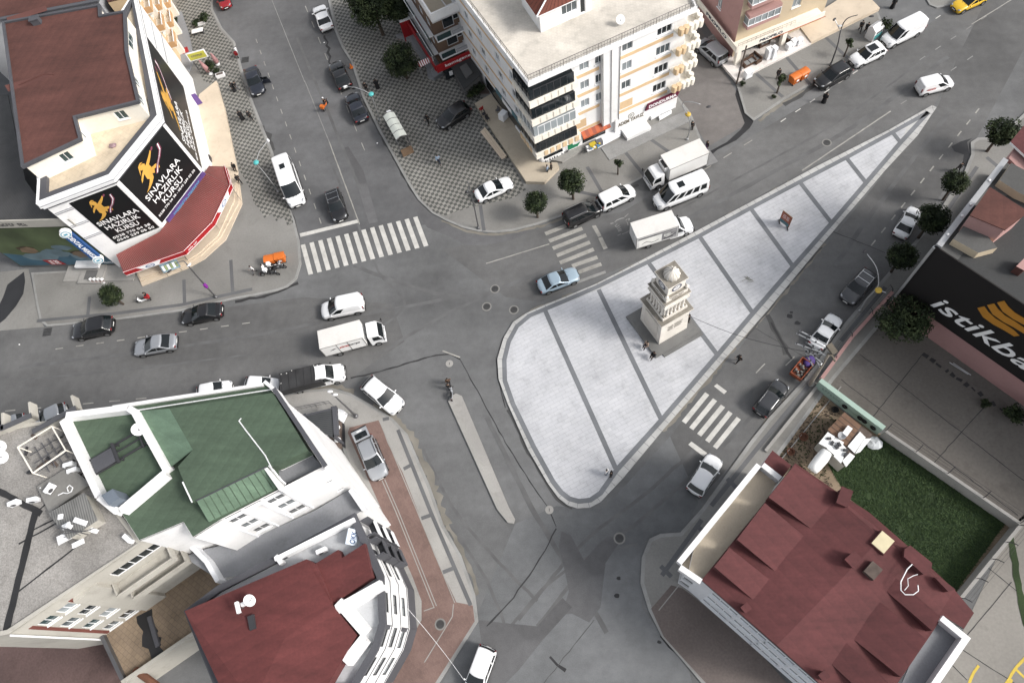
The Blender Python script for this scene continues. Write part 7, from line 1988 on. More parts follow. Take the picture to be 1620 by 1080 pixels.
for r,z in prof: m.v +=[((r*(1+(.05 if r > .2 else 0)*math.cos(12*2*math.pi*k/n)))*math.cos(2*math.pi*k/n),(r*(1+(.05 if r > .2 else 0)*math.cos(12*2*math.pi*k/n)))*math.sin(2*math.pi*k/n),12.17+z) for k in range(n)]
for q in range(len(prof)-1):
 for k in range(n): m.f.append((q*n+k,q*n+(k+1)% n,(q+1)*n+(k+1)% n,(q+1)*n+k)); m.m.append(0 if (k // 2)% 2 else 1)
m.build('dome',[mat('dome_white',(.66,.63,.58),.8,.12,2,.05,grime=.3),mat('dome_grey',(.50,.47,.42),.85,.15,2,.05,grime=.4)],tw,True,True)
m=MB(); m.tube([(0,0,14.0),(0,0,14.55)],.03,5); m.ball((0,0,14.3),.07,.07,.07,6,4); m.build('finial',[MT['frame_dark']],tw,False,True)
def squeeze(z):
 for (a0,b0),(a1,b1) in (((0,0),(4.19,5.0)),((4.19,5.0),(7.79,8.4)),((7.79,8.4),(12.17,10.95)),((12.17,10.95),(15,12.55))):
  if z <= a1: return b0+(z-a0)/(a1-a0)*(b1-b0)
 return z
for ch in tw.children:
 for v in ch.data.vertices: v.co.z=squeeze(v.co.z)
 if ch.name.startswith('dome'):
  for v in ch.data.vertices: v.co.x *= .86; v.co.y *= .86
CLK=mat('clock_white',(.70,.70,.70),.5,.1,2); CLB=mat('clock_blue',(.06,.07,.13),.5,.1)
for s in range(4):
 a=R(90*s); Rm=Matrix.Rotation(a,3,'Z')
 def disc(r0,r1,off,mi,m):
  for k in range(24):
   a0,a1=2*math.pi*k/24,2*math.pi*(k+1)/24
   f=lambda r,t: tuple(Rm @ Vector((r*math.cos(t),-.99-off,9.95+r*math.sin(t))))
   m.face([f(r0,a0),f(r1,a0),f(r1,a1),f(r0,a1)],mi)
 m=MB(); disc(.001,.46,.02,0,m); disc(.42,.55,.035,1,m)
 for t,L_ in ((.9,.22),(2.4,.34)): m.obox(Rm @ Vector((-.02,-1.03,9.95)),Rm @ Vector((L_*math.cos(t),0,L_*math.sin(t))),Rm @ Vector((0,-.01,0)),Rm @ Vector((-.04*math.sin(t),0,.04*math.cos(t))),1)
 for k in range(12): t=k*math.pi/6; m.obox(Rm @ Vector((.33*math.cos(t),-1.03,9.95+.33*math.sin(t))),Rm @ Vector((.08*math.cos(t),0,.08*math.sin(t))),Rm @ Vector((0,-.01,0)),Rm @ Vector((-.03*math.sin(t),0,.03*math.cos(t))),1)
 m.build('clock_face',[CLK,CLB],tw,False,True)
 m=MB(); uu=Rm @ Vector((1,0,0)); oo=Rm @ Vector((0,-1,0))
 if s % 2 == 0:
  for k in range(4): strokes(m,Rm @ Vector((0,-1.735,3.3-.28*k)),uu,(0,0,1),1.9-.3*(k % 2),.16,0,.012,(5,7))
  strokes(m,Rm @ Vector((0,-1.265,8.83)),uu,(0,0,1),1.6,.16,0,.012,(6,5)); strokes(m,Rm @ Vector((0,-1.265,8.6)),uu,(0,0,1),1.2,.14,0,.012,(8,))
 else:
  m.obox(Rm @ Vector((-1.15,-1.76,.75)),uu*2.3,oo*.012,(0,0,3.2),1)
  strokes(m,Rm @ Vector((0,-1.265,8.72)),uu,(0,0,1),1.4,.18,0,.012,(6,5))
 m.build('inscription',[mat('carved',(.20,.18,.15),.9),mat('panel_stone',(.64,.60,.54),.8,.1,1)],tw,False,True)

# ================================================================ trees
LEAF=[mat('leaf_dark',(.020,.030,.015),.7,.35,1.5,.25,spec=.15),mat('leaf_mid',(.032,.048,.020),.7,.35,1.5,.25,spec=.15),mat('leaf_light',(.050,.068,.028),.7,.3,1.5,.25,spec=.2)]
BARK=mat('bark',(.09,.07,.055),.9,.3,3,.2)
def crown_mesh(seed,n,lobes,leaf,shell=.55):
 """unit crown: leaf-sized faces through a lumpy ball"""
 random.seed(seed); m=MB(); c=[Vector((random.gauss(0,.45),random.gauss(0,.45),random.gauss(0,.35))) for _ in range(lobes)]
 c=[v*min(1,.62/max(v.length,.01)) for v in c]; k=0
 while k < n:
  o=random.choice(c); d=Vector((random.gauss(0,1),random.gauss(0,1),random.gauss(0,1))).normalized()
  p=o+d*random.uniform(shell,1)** .5*random.uniform(.30,.50)
  if p.length > 1.02 or noise.noise(p*3.2+Vector((seed,0,0)))<-.33: continue
  k += 1
  nrm=(d+Vector((random.uniform(-.7,.7),random.uniform(-.7,.7),random.uniform(-.3,.9)))).normalized(); a=nrm.orthogonal().normalized(); b=nrm.cross(a)
  t=random.uniform(0,6.28); a,b=a*math.cos(t)+b*math.sin(t),b*math.cos(t)-a*math.sin(t); s=leaf*random.uniform(.7,1.35)
  cl=noise.noise(p*2.4+Vector((0,seed,3))); mi=0 if cl <-.08 else (1 if cl < .18 else 2)
  if random.random()< .15: mi=random.randrange(3)
  m.face([p-a*s,p-b*s*.55,p+a*s,p+b*s*.55],mi)
 return m.mesh('crown',LEAF)
CROWNS={}
def tree(x,y,r,zc,label,kind='round',group='round trees along the pavements',name='tree',squash=.9,base_z=KH,rz=None):
 """crown centre shows at pixel x, y when it hangs zc above the ground"""
 r *= .88 if kind in ('round','loose') else 1; p=P(x,y,zc); random.seed(int(x*7+y)); var=int(x+y)% 3
 key=(kind,var)
 if key not in CROWNS:
  CROWNS[key]={'round': lambda: crown_mesh(11+var,5200,30,.068,.5),'loose': lambda: crown_mesh(31+var,8000,38,.048,.3),'sapling': lambda: crown_mesh(51+var,420,9,.15,.1),'shrub': lambda: crown_mesh(71+var,900,14,.11,.2)}[kind]()
 t=thing(name,label,'shrub' if kind == 'shrub' else 'tree',(p.x,p.y,base_z),random.uniform(0,6.28) if rz is None else rz,group)
 o=bpy.data.objects.new('crown',CROWNS[key]); COL.objects.link(o); o.parent=t; o.location=(0,0,zc-base_z); o.scale=(r,r*random.uniform(.92,1.05),r*squash)
 m=MB(); h=zc-base_z; tr=.05+r*.045
 m.tube([(0,0,0),(.02,.01,h*.5),(0,.03,h)],[tr*1.3,tr,tr*.7],7)
 for k in range(5):
  a=k*1.257+.4; m.tube([(0,.01,h*.62),(math.cos(a)*r*.3,math.sin(a)*r*.3,h*.9),(math.cos(a)*r*.6,math.sin(a)*r*.6,h+r*squash*.25)],[tr*.6,tr*.4,tr*.15],5)
 m.build('trunk',[BARK],t,False,True)
 return t
tree(847,320,1.75,3.2,'clipped round tree by the lower kerb in front of the cream block'); tree(905,287,2.0,3.6,'larger clipped round tree under the corner balconies of the cream block')
tree(175,466,1.65,2.6,'round tree below the dental sign on the concrete pavement'); tree(634,95,3.0,3.4,'bushy green tree beside the red-walled terrace','loose')
tree(590,10,3.9,5.0,'big dark tree at the top of the checkered pavement','loose',rz=1.0); tree(568,-8,3.6,4.5,'dark tree cut off by the top edge beside the white saloon','loose')
tree(632,8,3.0,4.0,'dark tree close against the red shop block wall','loose')
tree(1428,405,1.85,3.4,'round dark tree at the end of the black sign wall'); tree(1475,346,2.1,3.8,'round dark tree overhanging the parked white saloon'); tree(1512,288,1.7,3.4,'round dark tree with a slender forked trunk along the grey parapet'); tree(1587,205,2.1,3.8,'round dark tree on the pavement nose near the red house')
tree(1430,503,3.1,4.0,'wide dark tree against the pink wall foot','loose')
SG='young trees on the pavements'
tree(978,257,.65,2.4,'thin sapling on the pavement before the cream block ramp','sapling',SG); tree(1236,124,.95,2.6,'leafy sapling beside the orange waste bins','sapling',SG); tree(1344,67,.75,2.4,'thin sapling behind the white crossover','sapling',SG); tree(1400,39,1.0,1.6,'dark shrub behind the tall white panel van','shrub',SG)
BG='shrubs by the street'
for x,y,r,l in ((322,28,1.0,'bushy planter shrub nearest the white planter box'),(310,36,.7,'small shrub at the end of the orange block terrace'),(330,105,1.0,'shrub hedge between the closed pink parasols'),(342,112,.6,'low shrub behind the narrow white planter'),(278,32,.5,'potted shrub by the orange block doorway'),(1175,132,.45,'low weeds at the foot of the street pole'),(1224,153,.35,'small bush at the foot of the sapling by the bins'),(1605,655,1.2,'dark bush along the foot of the pink wall'),(745,145,1.1,'dark bush in the yard behind the black hatchback'),(758,140,1.0,'dark bush at the back of the yard by the beige terrace'),(1560,638,.6,'small weed clump by the pink wall')):
 tree(x,y,r,r*.75+KH,l,'shrub',BG,'shrub',.8)

# ================================================================ street lamps and poles
def lamp(label,path,head=None,capcol=None,extra=(),r=.08,name='street_lamp',heads=(),group='street lamps'):
 pts=[P(*q) for q in path]; t=thing(name,label,'street lamp',pts[0],0,group)
 pts[0].z=max(pts[0].z,.1); sm=[]
 for i in range(len(pts)-1):
  for k in range(4):
   a,b,c,d=pts[max(i-1,0)],pts[i],pts[i+1],pts[min(i+2,len(pts)-1)]; u=k/4
   sm.append(b*(1) if False else .5*((2*b)+(c-a)*u+(2*a-5*b+4*c-d)*u*u+(3*b-a-3*c+d)*u ** 3) if len(pts)> 2 else b.lerp(c,u))
 sm.append(pts[-1]); n=len(sm)
 m=MB(); m.tube(sm,[lerp(r,r*.45,i/(n-1)) for i in range(n)],8); m.lathe(tuple(pts[0]),[(r*2.2,0),(r*2.2,.05),(r*1.4,.3)],10); m.build('pole',[MT['metal_light'] if capcol else MT['metal_grey']],t,True)
 for e in extra:
  m=MB(); m.tube([P(*q) for q in e],r*.5,6); m.build('arm',[MT['metal_light']],t)
 for h in ([head] if head else [])+list(heads):
  p=P(*h[:3]); m=MB(); m.ball(p,.32,.15,.09,8,5,0,Matrix.Rotation(h[3] if len(h)> 3 else 0,3,'Z')); m.build('lamp_head',[MT['frame_white'] if len(h)> 4 else MT['frame_dark']],t,True)
 if capcol:
  p=P(*capcol[0]); m=MB(); m.ball(p,.36,.36,.2,10,6); m.build('lamp_globe',[mat(capcol[1],capcol[2],.4,.1,2)],t,True)
 return t
lp=lamp('leaning street lamp with a purple band by the cafe steps',[(342,470,.13),(318,444,3.6),(298,421,7),(290,413,7.6),(277,417,7.8)],(268,429,7.4,.8),None,(),.10,heads=[(299,419,7.1,.8,1)])
m=MB(); a,b=P(327,454,2.3),P(323,449.5,2.95); m.tube([a,b],.20,8); m.build('purple_band',[mat('band_purple',(.28,.03,.36),.6)],lp)
lamp('tall straight street lamp at the checkered pavement by the parked white saloon',[(757,361,.13),(749,322,4.6),(740,287,8.9)],(739,304,6.6,0),None,([(742,296,7.7),(739,304,6.8)],),.09)
lamp('street lamp with turquoise globe between the two black saloons',[(601,190,.13),(594,168,3.6),(587,150,6.6)],(546,137,7.2,.1,1),((587,149,6.7),'globe_turquoise',(.10,.50,.50)),([(587,149,6.7),(575,143,7.3),(562,138.5,7.5),(546,137,7.2)],))
lamp('street lamp with turquoise globe beside the waiting white minibus',[(440,303,.13),(424,281,3.4),(405,258,6.8)],(424,222,7.6,-.9,1),((405,257,6.9),'globe_turquoise',(.10,.50,.50)),([(405,257,6.9),(410,240,7.5),(424,222,7.6)],))
lamp('curved street lamp with yellow globe behind the refrigerated truck',[(1087,221,.13),(1092,200,2.6),(1088,182,4.6),(1079,165,6.8),(1090,161,7.6),(1108,165,7.7)],(1121,169,7.4,.2),((1088.5,181,4.7),'globe_yellow',(.62,.42,.06)))
lamp('tall curved street lamp reaching over the cream terrace above the black off-roader',[(1314,103,.13),(1325,72,3.4),(1331,45,5.8),(1340,30,7.4),(1357,24,8.2)],(1379,26,8.1,0),None,([(1329,48,5.6),(1324,38,6.3),(1320,30,6.8)],),.10,heads=[(1329,41,6.2,0,1),(1320,31,6.8,.8)])
lamp('curved street lamp with yellow globe over the dark grey estate',[(1360,491,.13),(1372,472,2.6),(1387,456,4.8),(1390,443,5.9),(1386,422,7.2),(1372,402,7.9)],(1368,397,7.9,.8),((1390,459,4.9),'globe_yellow',(.62,.42,.06)),([(1390,459,4.9),(1402,463,5.0)],))
lamp('thick grey lamp post with two white heads beside the kiosk',[(563,658,.13),(525,622,7.6)],None,None,(),.13,heads=[(522,619,7.8,0,1),(530,624,7.2,0,1)])
# wooden power pole with a tangle of cross arms
t=thing('utility_pole','wooden utility pole carrying a tangle of pale cross arms and wires','utility pole',P(1281,609,KH))
m=MB(); m.tube([P(1281,609,KH),P(1311,561,8.2)],[.17,.12],8); m.build('pole',[mat('pole_wood',(.34,.30,.25),.9,.2,3,.1)],t)
for k,(a,b,z) in enumerate((((1260,527),(1306,550),8.6),((1265,523),(1308,545),8.9),((1258,543),(1297,556),8.1),((1274,556),(1286,579),7.2),((1283,554),(1296,578),7.0),((1278,560),(1300,559),7.6),((1270,548),(1299,573),7.5),((1275,541),(1306,562),8.0),((1296,580),(1310,562),6.8))):
 m=MB(); m.tube([P(*a,z),P(*b,z)],.06,5); m.build('cross_arm',[MT['metal_light']],t)
 for f in (.05,.35,.65):
  p=P(lerp(a[0],b[0],f),lerp(a[1],b[1],f),z); m=MB(); m.lathe((p.x,p.y,z+.04),[(.05,0),(.09,.08),(.06,.14),(.08,.2)],7); m.build('insulator',[MT['frame_dark']],t)
m=MB(); m.obox(P(1306,548,8.3),P(1316,562,8.3)-P(1306,548,8.3),(.5,.25,0),(0,0,.3)); m.tube([P(1309,560,8.2),P(1316,562,8.0),P(1321,571,7.4)],.1,6); m.build('transformer_bracket',[mat('pole_dark',(.16,.14,.11),.9,.2,2)],t)
m=MB(); m.lathe(tuple(P(1283,607,.13)),[(.35,0),(.38,.2),(.2,.5)],9); m.build('concrete_foot',[MT['concrete_pale']],t)
t=thing('utility_pole','bare street pole at the alley corner of the marble terrace','utility pole',P(1165,133,KH)); m=MB(); m.tube([P(1165,133,KH),P(1181,73,6.2)],[.12,.09],7); m.build('pole',[MT['vent_brown']],t); m=MB(); m.box(tuple(P(1171,112,2.3)),.35,.2,.5); m.build('meter_box',[MT['wall_grey']],t)
m=MB(); a,b=P(1087,498,4.2),P(1275,556,7.2)
m.tube([a.lerp(b,k/12)-Vector((0,0,1.0*math.sin(math.pi*k/12))) for k in range(13)],.022,4); tag(m.build('power_cable',[MT['frame_dark']]),'thin cable sagging from the clock tower to the utility pole','cable')
m=MB(); a,b=P(645,962,6.5),P(735,1076,5.5); m.tube([a.lerp(b,k/10)-Vector((0,0,.7*math.sin(math.pi*k/10))) for k in range(11)],.018,4); tag(m.build('power_cable',[MT['frame_white']]),'pale cable running from the curved white building over the red pavement','cable')

# ================================================================ people
SKIN=mat('skin',(.42,.27,.19),.6,.08,4); HAIR=mat('hair_black',(.012,.010,.009),.6,.2,8); SHOE=mat('shoe_dark',(.02,.018,.017),.5)
CL={k: mat('cloth_'+k,c,.9,.15,4,.08) for k,c in {'black':(.014,.014,.016),'navy':(.02,.028,.05),'white':(.70,.70,.70),'grey':(.16,.16,.17),'beige':(.42,.31,.24),'blue':(.30,.40,.52),'brown':(.10,.06,.04),'red':(.35,.03,.03),'jeans':(.06,.085,.14),'purple':(.08,.03,.14)}.items()}
def skinned(verts,edges,rad,root,sub=1):
 me=bpy.data.meshes.new('figure'); me.from_pydata(verts,edges,[]); ob=bpy.data.objects.new('figure',me); COL.objects.link(ob)
 ob.modifiers.new('Skin','SKIN'); 
 if not me.skin_vertices: me.attributes  # layer made by the modifier
 sv=me.skin_vertices[0].data if me.skin_vertices else None
 if sv is None: raise RuntimeError('no skin layer')
 for i,r in enumerate(rad): sv[i].radius=(r,r) if not isinstance(r,tuple) else r; sv[i].use_root=(i == root)
 s=ob.modifiers.new('Sub','SUBSURF'); s.levels=sub; s.render_levels=sub
 dg=bpy.context.evaluated_depsgraph_get(); out=bpy.data.meshes.new_from_object(ob.evaluated_get(dg)); bpy.data.objects.remove(ob); bpy.data.meshes.remove(me)
 out.polygons.foreach_set('use_smooth',[True]*len(out.polygons)); return out

def skeleton(pose):
 """joints facing +x; pose sets the limbs"""
 J={'pel':(0,0,.94),'spn':(0,0,1.14),'chs':(.0,0,1.36),'nck':(.005,0,1.47),'hd0':(.02,0,1.56),'hd1':(.025,0,1.63),'hd2':(.015,0,1.71)}
 for s,sd in ((1,'l'),(-1,'r')):
  J['sh'+sd]=(0,s*.175,1.405); J['hp'+sd]=(0,s*.09,.90)
 if pose == 'stand': L={'el':(-.03,.235,1.13),'wr':(.05,.25,.88),'kn':(.02,.10,.49),'an':(-.01,.11,.085),'to':(.14,.13,.035)}; Rr=dict(L)
 elif pose == 'walk': L={'el':(-.14,.235,1.15),'wr':(-.10,.25,.90),'kn':(.20,.095,.51),'an':(.26,.10,.10),'to':(.40,.11,.05)}; Rr={'el':(.10,.235,1.15),'wr':(.28,.22,.98),'kn':(-.02,.095,.49),'an':(-.30,.10,.15),'to':(-.19,.11,.05)}
 elif pose == 'ride':
  L={'el':(.20,.27,1.18),'wr':(.44,.26,1.10),'kn':(.38,.20,.82),'an':(.30,.20,.42),'to':(.42,.22,.38)}; Rr=dict(L)
 else:
  L={'el':(.10,.24,1.12),'wr':(.33,.14,1.02),'kn':(.42,.13,.93),'an':(.44,.13,.52),'to':(.58,.15,.48)}; Rr={'el':(.06,.25,1.12),'wr':(.30,.16,1.00),'kn':(.43,.12,.95),'an':(.36,.11,.53),'to':(.50,.12,.48)}
 for s,sd,D in ((1,'l',L),(-1,'r',Rr)):
  for k,(x,y,z) in D.items(): J[k+sd]=(x,s*y,z)
  e,w_=Vector(J['el'+sd]),Vector(J['wr'+sd]); d=(w_-e).normalized(); J['pm'+sd]=tuple(w_+d*.07)
  side=Vector((1,0,0)) if abs(d.x)< .8 else Vector((0,0,1)); side=(side-d*side.dot(d)).normalized(); cur=Vector((0,-s,0))*.025
  for i,(o,ln) in enumerate(((-.030,.062),(-.010,.074),(.011,.07),(.031,.056))):
   b=Vector(J['pm'+sd])+side*o; J['f%da%s' %(i,sd)]=tuple(b+d*.03); J['f%db%s' %(i,sd)]=tuple(b+d*(.03+ln*.6)+cur*.4); J['f%dc%s' %(i,sd)]=tuple(b+d*(.03+ln)+cur)
  b=w_+d*.03+side*.035; J['ta'+sd]=tuple(b); J['tb'+sd]=tuple(b+side*.03+d*.035+cur*.6)
 return J
RAD={'pel': .135,'spn': .125,'chs': .145,'nck': .058,'hd0': .075,'hd1': .098,'hd2': .070,'sh': .075,'el': .043,'wr': .030,'pm': .034,'hp': .105,'kn': .062,'an': .044,'to': .036,'ta': .012,'tb': .009}
def rad(k):
 if k in RAD: return RAD[k]
 if k[0]== 'f' and k[1].isdigit(): return {'a': .010,'b': .009,'c': .008}[k[2]]
 return RAD[k[:2]]
BONES=[('pel','spn'),('spn','chs'),('chs','nck'),('nck','hd0'),('hd0','hd1'),('hd1','hd2')]
for sd in 'lr':
 BONES +=[('chs','sh'+sd),('sh'+sd,'el'+sd),('el'+sd,'wr'+sd),('wr'+sd,'pm'+sd),('pel','hp'+sd),('hp'+sd,'kn'+sd),('kn'+sd,'an'+sd),('an'+sd,'to'+sd),('wr'+sd,'ta'+sd),('ta'+sd,'tb'+sd)]
 for i in range(4): BONES +=[('pm'+sd,'f%da%s' %(i,sd)),('f%da%s' %(i,sd),'f%db%s' %(i,sd)),('f%db%s' %(i,sd),'f%dc%s' %(i,sd))]
FIG={}
def figure(pose):
 if pose in FIG: return FIG[pose]
 J=skeleton(pose); drop=0.48 if pose == 'sit' else 0
 def sub(bones,grow,root,lv=1):
  ks=[]
  for b in bones:
   for k in b:
    if k not in ks: ks.append(k)
  return skinned([J[k] for k in ks],[(ks.index(a),ks.index(b)) for a,b in bones],[rad(k)+grow(k) for k in ks],ks.index(root),lv)
 out={'body': sub(BONES,lambda k: 0,'pel')}
 me=out['body']; bm=bmesh.new(); bm.from_mesh(me)          # nose, ears, eye and mouth marks on the head
 def bump(c,r):
  g=bmesh.ops.create_uvsphere(bm,u_segments=6,v_segments=4,radius=1); bmesh.ops.scale(bm,vec=r,verts=g['verts']); bmesh.ops.translate(bm,vec=c,verts=g['verts']); return g['verts']
 h=Vector(J['hd1']); bump(h+Vector((.098,0,-.012)),(.022,.013,.024))
 for s in (-1,1): bump(h+Vector((-.005,s*.094,-.01)),(.02,.01,.032))
 n0=len(bm.faces); vs=[]
 for s in (-1,1): vs += bump(h+Vector((.086,s*.036,.014)),(.01,.013,.008))
 vs += bump(h+Vector((.084,0,-.055)),(.01,.026,.007))
 for v in vs:
  for f in v.link_faces: f.material_index=1
 bm.to_mesh(me); bm.free()
 arms=[b for b in BONES if b[0][:2] in ('sh','el') and b[1][:2] in ('el','wr')]+[('chs','shl'),('chs','shr'),('pel','spn'),('spn','chs')]
 out['jacket']=sub(arms,lambda k:{'wr': .022,'el': .024,'sh': .02,'pe': .035,'sp': .03,'ch': .022}[k[:2]],'pel')
 legs=[b for b in BONES if b[0][:2] in ('hp','kn') and b[1][:2] in ('kn','an')]+[('pel','hpl'),('pel','hpr')]
 out['trousers']=sub(legs,lambda k:{'an': .028,'kn': .022,'hp': .018,'pe': .012}[k[:2]],'pel')
 m=MB(); m.ball(h+Vector((-.022,0,.03)),.105,.103,.105,10,7); out['hair']=m.mesh('hair',HAIR,True)
 m=MB()
 for sd in 'lr':
  a,b=Vector(J['an'+sd]),Vector(J['to'+sd]); c=(a*.55+b*.45)-Vector((0,0,.01)); m.ball((c.x,c.y,(a.z+b.z)/2-.012),.15,.055,.05,8,5)
 out['shoes']=m.mesh('shoes',SHOE,True)
 for k in out:
  if k in ('body',): out[k].materials.clear(); out[k].materials.append(SKIN); out[k].materials.append(HAIR)
  elif k in ('jacket','trousers'): out[k].materials.clear(); out[k].materials.append(CL['black'])
 if drop: 
  for k in out: out[k].transform(Matrix.Translation((0,0,-drop)))
 FIG[pose]=out; return out
def robe_mesh():
 m=MB(); n=16; prof=[(.30,.03),(.29,.25),(.25,.6),(.21,.95),(.22,1.2),(.225,1.36),(.13,1.47),(.115,1.56),(.125,1.64),(.10,1.72),(.03,1.77)]
 for r,z in prof: m.v +=[(r*.8*math.cos(2*math.pi*k/n)*(1+.06*math.cos(5*2*math.pi*k/n)*(z < .7)),r*math.sin(2*math.pi*k/n)*(1+.06*math.cos(5*2*math.pi*k/n)*(z < .7)),z) for k in range(n)]
 for q in range(len(prof)-1):
  for k in range(n): m.f.append((q*n+k,q*n+(k+1)% n,(q+1)*n+(k+1)% n,(q+1)*n+k)); m.m.append(0)
 m.f.append(tuple((len(prof)-1)*n+k for k in range(n))); m.m.append(0)
 for s in (-1,1): m.tube([(0,s*.20,1.36),(.05,s*.28,1.12),(.20,s*.2,1.0)],[.085,.075,.07],8)
 return m.mesh('robe',CL['black'],True)
ROBE=None
PG='people on foot'
def person(x,y,deg,pose,top,legs,label,z=KH,robe=False,hair=True,scale=1.0,group=PG,zc=.9):
 global ROBE
 p=P(x,y,z+zc); f=figure('stand' if robe else pose)
 t=thing('person',label,'person',(p.x,p.y,z),R(deg),group); t.scale=(scale,)*3
 def put(k,me,m=None):
  o=bpy.data.objects.new(k,me); COL.objects.link(o); o.parent=t
  if m is not None: o.material_slots[0].link='OBJECT'; o.material_slots[0].material=m
 put('body',f['body']); put('shoes',f['shoes'])
 if robe:
  if ROBE is None: ROBE=robe_mesh()
  put('robe',ROBE,CL[top])
 else:
  put('jacket',f['jacket'],CL[top]); put('trousers',f['trousers'],CL[legs]); put('hair',f['hair'])
 return t
person(367,137,-20,'walk','black','black','person in black walking beside a companion near the parked dark saloon',robe=True); person(373,136,160,'walk','black','grey','person in dark jacket facing a robed companion near the parked dark saloon')
person(380,182,-60,'walk','black','black','person in a dark robe on the checkered pavement carrying nothing, left of two',robe=True); person(394,182,-60,'walk','black','black','person in black on the checkered pavement, right of two by the street'); 
person(370,263,-80,'sit','black','black','person in black sitting at the edge of the stepped terrace',z=.55,zc=.55); person(376,283,-50,'walk','black','black','person in black stepping off the stepped terrace corner',z=.3)
person(578,137,-90,'stand','black','black','person in dark coat by the turquoise street lamp, nearer the kerb'); person(595,132,-70,'walk','black','black','person in a black robe near the turquoise street lamp',robe=True)
person(676,188,-110,'walk','black','black','person in black walking between bus shelter and black hatchback'); person(693,252,-80,'walk','blue','navy','person in a pale blue shirt walking on the checkered pavement')
person(866,268,160,'stand','blue','black','person in pale top bending at the shop corner of the cream block'); person(872,264,180,'stand','black','black','person in black at the shop corner of the cream block')
person(1095,199,-90,'stand','black','black','person in black standing under the yellow-globed lamp',0.0); person(1119,230,200,'stand','black','purple','person unloading behind the refrigerated truck',0.0); person(1232,116,-90,'stand','black','black','person in black behind the sapling at the orange bins')
person(1306,154,-120,'walk','black','black','person in a long black robe crossing the upper street',0.0,True); person(1363,41,-100,'walk','black','black','person in dark clothes on the pavement near the white donation bin, upper of two'); person(1372,44,-100,'walk','black','black','person in dark clothes on the pavement near the white donation bin, lower of two'); person(1415,4,-90,'walk','black','black','person in a black robe at the top edge by the alley mouth',0.0,True)
person(1024,545,210,'sit','beige','navy','person in beige top sitting on the clock tower plinth',z=.40,zc=.45); person(1035,561,215,'sit','black','black','person in black sitting at the plinth corner of the clock tower',z=.40,zc=.45); person(1090,503,0,'stand','black','black','person in black standing behind the clock tower',z=.37)
person(1170,567,200,'walk','black','black','person in black crossing the lower street by the plaza',0.0); person(960,746,150,'stand','white','blue','person in white at the lower plaza corner, left of two',.155); person(967,749,170,'stand','black','black','person in black at the lower plaza corner, right of two',.155)
person(399,426,-140,'walk','white','grey','person in a white shirt walking towards the orange bins'); person(417,424,0,'stand','white','black','person in a white top beside the parked motorcycles')
person(1519,264,90,'walk','black','black','person in black on the dark road behind a round tree',0.0); person(232,468,200,'stand','black','black','person in black bending over the white scooter')
person(709,603,90,'walk','brown','black','person in brown standing at the head of the traffic island, farther one',0.0); person(710,611,90,'stand','black','black','person in black standing at the head of the traffic island, nearer one',0.0)

# ================================================================ scooters and motorcycles
def scooter(x,y,deg,col,label,box=None,z=0.0,name='scooter'):
 p=P(x,y,z+.5); t=thing(name,label,'scooter',(p.x,p.y,z),R(deg),'scooters and motorcycles'); pm=MATS[col] if col in MATS else PAINT[col]
 for wx in (-.62,.62):
  m=MB(); n=18
  for k in range(n):
   a=2*math.pi*k/n; c=Vector((wx+.22*math.cos(a),0,.29+.22*math.sin(a))); d=Vector((math.cos(a),0,math.sin(a)))
   for q in range(6): b=2*math.pi*q/6; m.v.append(tuple(c+d*.07*math.cos(b)+Vector((0,.06*math.sin(b),0))))
  for k in range(n):
   for q in range(6): m.f.append((k*6+q,((k+1)% n)*6+q,((k+1)% n)*6+(q+1)% 6,k*6+(q+1)% 6)); m.m.append(0)
  o=m.build('wheel',[TYRE],t,True,True); m=MB(); m.tube([(wx,-.05,.29),(wx,.05,.29)],.15,12); m.build('rim',[RIM],o,False,True)
 m=MB(); m.tube([(-.75,0,.62),(-.45,0,.60),(-.15,0,.55),(0,0,.38),(.25,0,.33),(.42,0,.45),(.52,0,.85)],[.10,.17,.16,.13,.13,.12,.08],10); m.box((.42,0,.45),.08,.36,.5); m.build('body',[pm],t,True,True)
 m=MB(); m.ball((-.35,0,.76),.42,.14,.08,10,5); m.build('seat',[TRIM],t,True,True)
 m=MB(); m.tube([(.45,-.33,1.0),(.5,-.1,.98),(.5,.1,.98),(.45,.33,1.0)],.025,6); m.tube([(.5,0,.98),(.62,0,.3)],.035,6)
 for s in (-1,1): m.tube([(.5,s*.2,1.0),(.45,s*.34,1.2)],.01,4); m.ball((.45,s*.36,1.22),.02,.06,.04,6,4)
 m.build('handlebar',[TRIM],t,False,True)
 m=MB(); m.ball((.58,0,.86),.06,.09,.07,8,5); m.build('headlight',[LAMP],t,True,True)
 m=MB(); m.ball((-.80,0,.62),.04,.08,.04,6,4); m.build('tail_light',[TAIL],t,True,True)
 if box:
  m=MB(); m.box((-.78,0,.75),.42,.44,.42); m.box((-.78,0,1.17),.44,.46,.04); m.build('top_box',[box],t,False,True)
 return t
ORG=mat('orange_plastic',(.75,.19,.03),.5,.08,2); PAINT['orange']=paint('paint_orange',(.70,.16,.03))
scooter(514,166,80,'orange','orange scooter riding up the street past the black saloons',ORG); rd=person(513,161,80,'ride','black','black','person in black with white helmet riding the orange scooter',.0,zc=1.0)
m=MB(); m.ball((.03,0,1.66),.13,.125,.13,10,7); m.build('helmet',[MT['frame_white']],rd,True,True)
scooter(374,83,110,'white','white scooter parked on the checkered pavement edge',TAIL,KH); scooter(226,474,190,'white','white and red scooter with a person leaning over it',MT['sign_red'],KH)
scooter(437,419,10,'white','white scooter parked in front of the orange bins',MT['frame_white'],KH); scooter(431,431,-10,'black','black motorcycle with a white box beside the orange bins',MT['frame_white'],KH); scooter(441,422,5,'grey','grey scooter between the orange bins and the black motorcycle',None,KH); scooter(422,430,20,'black','black motorcycle standing nearest the person in white',None,KH)
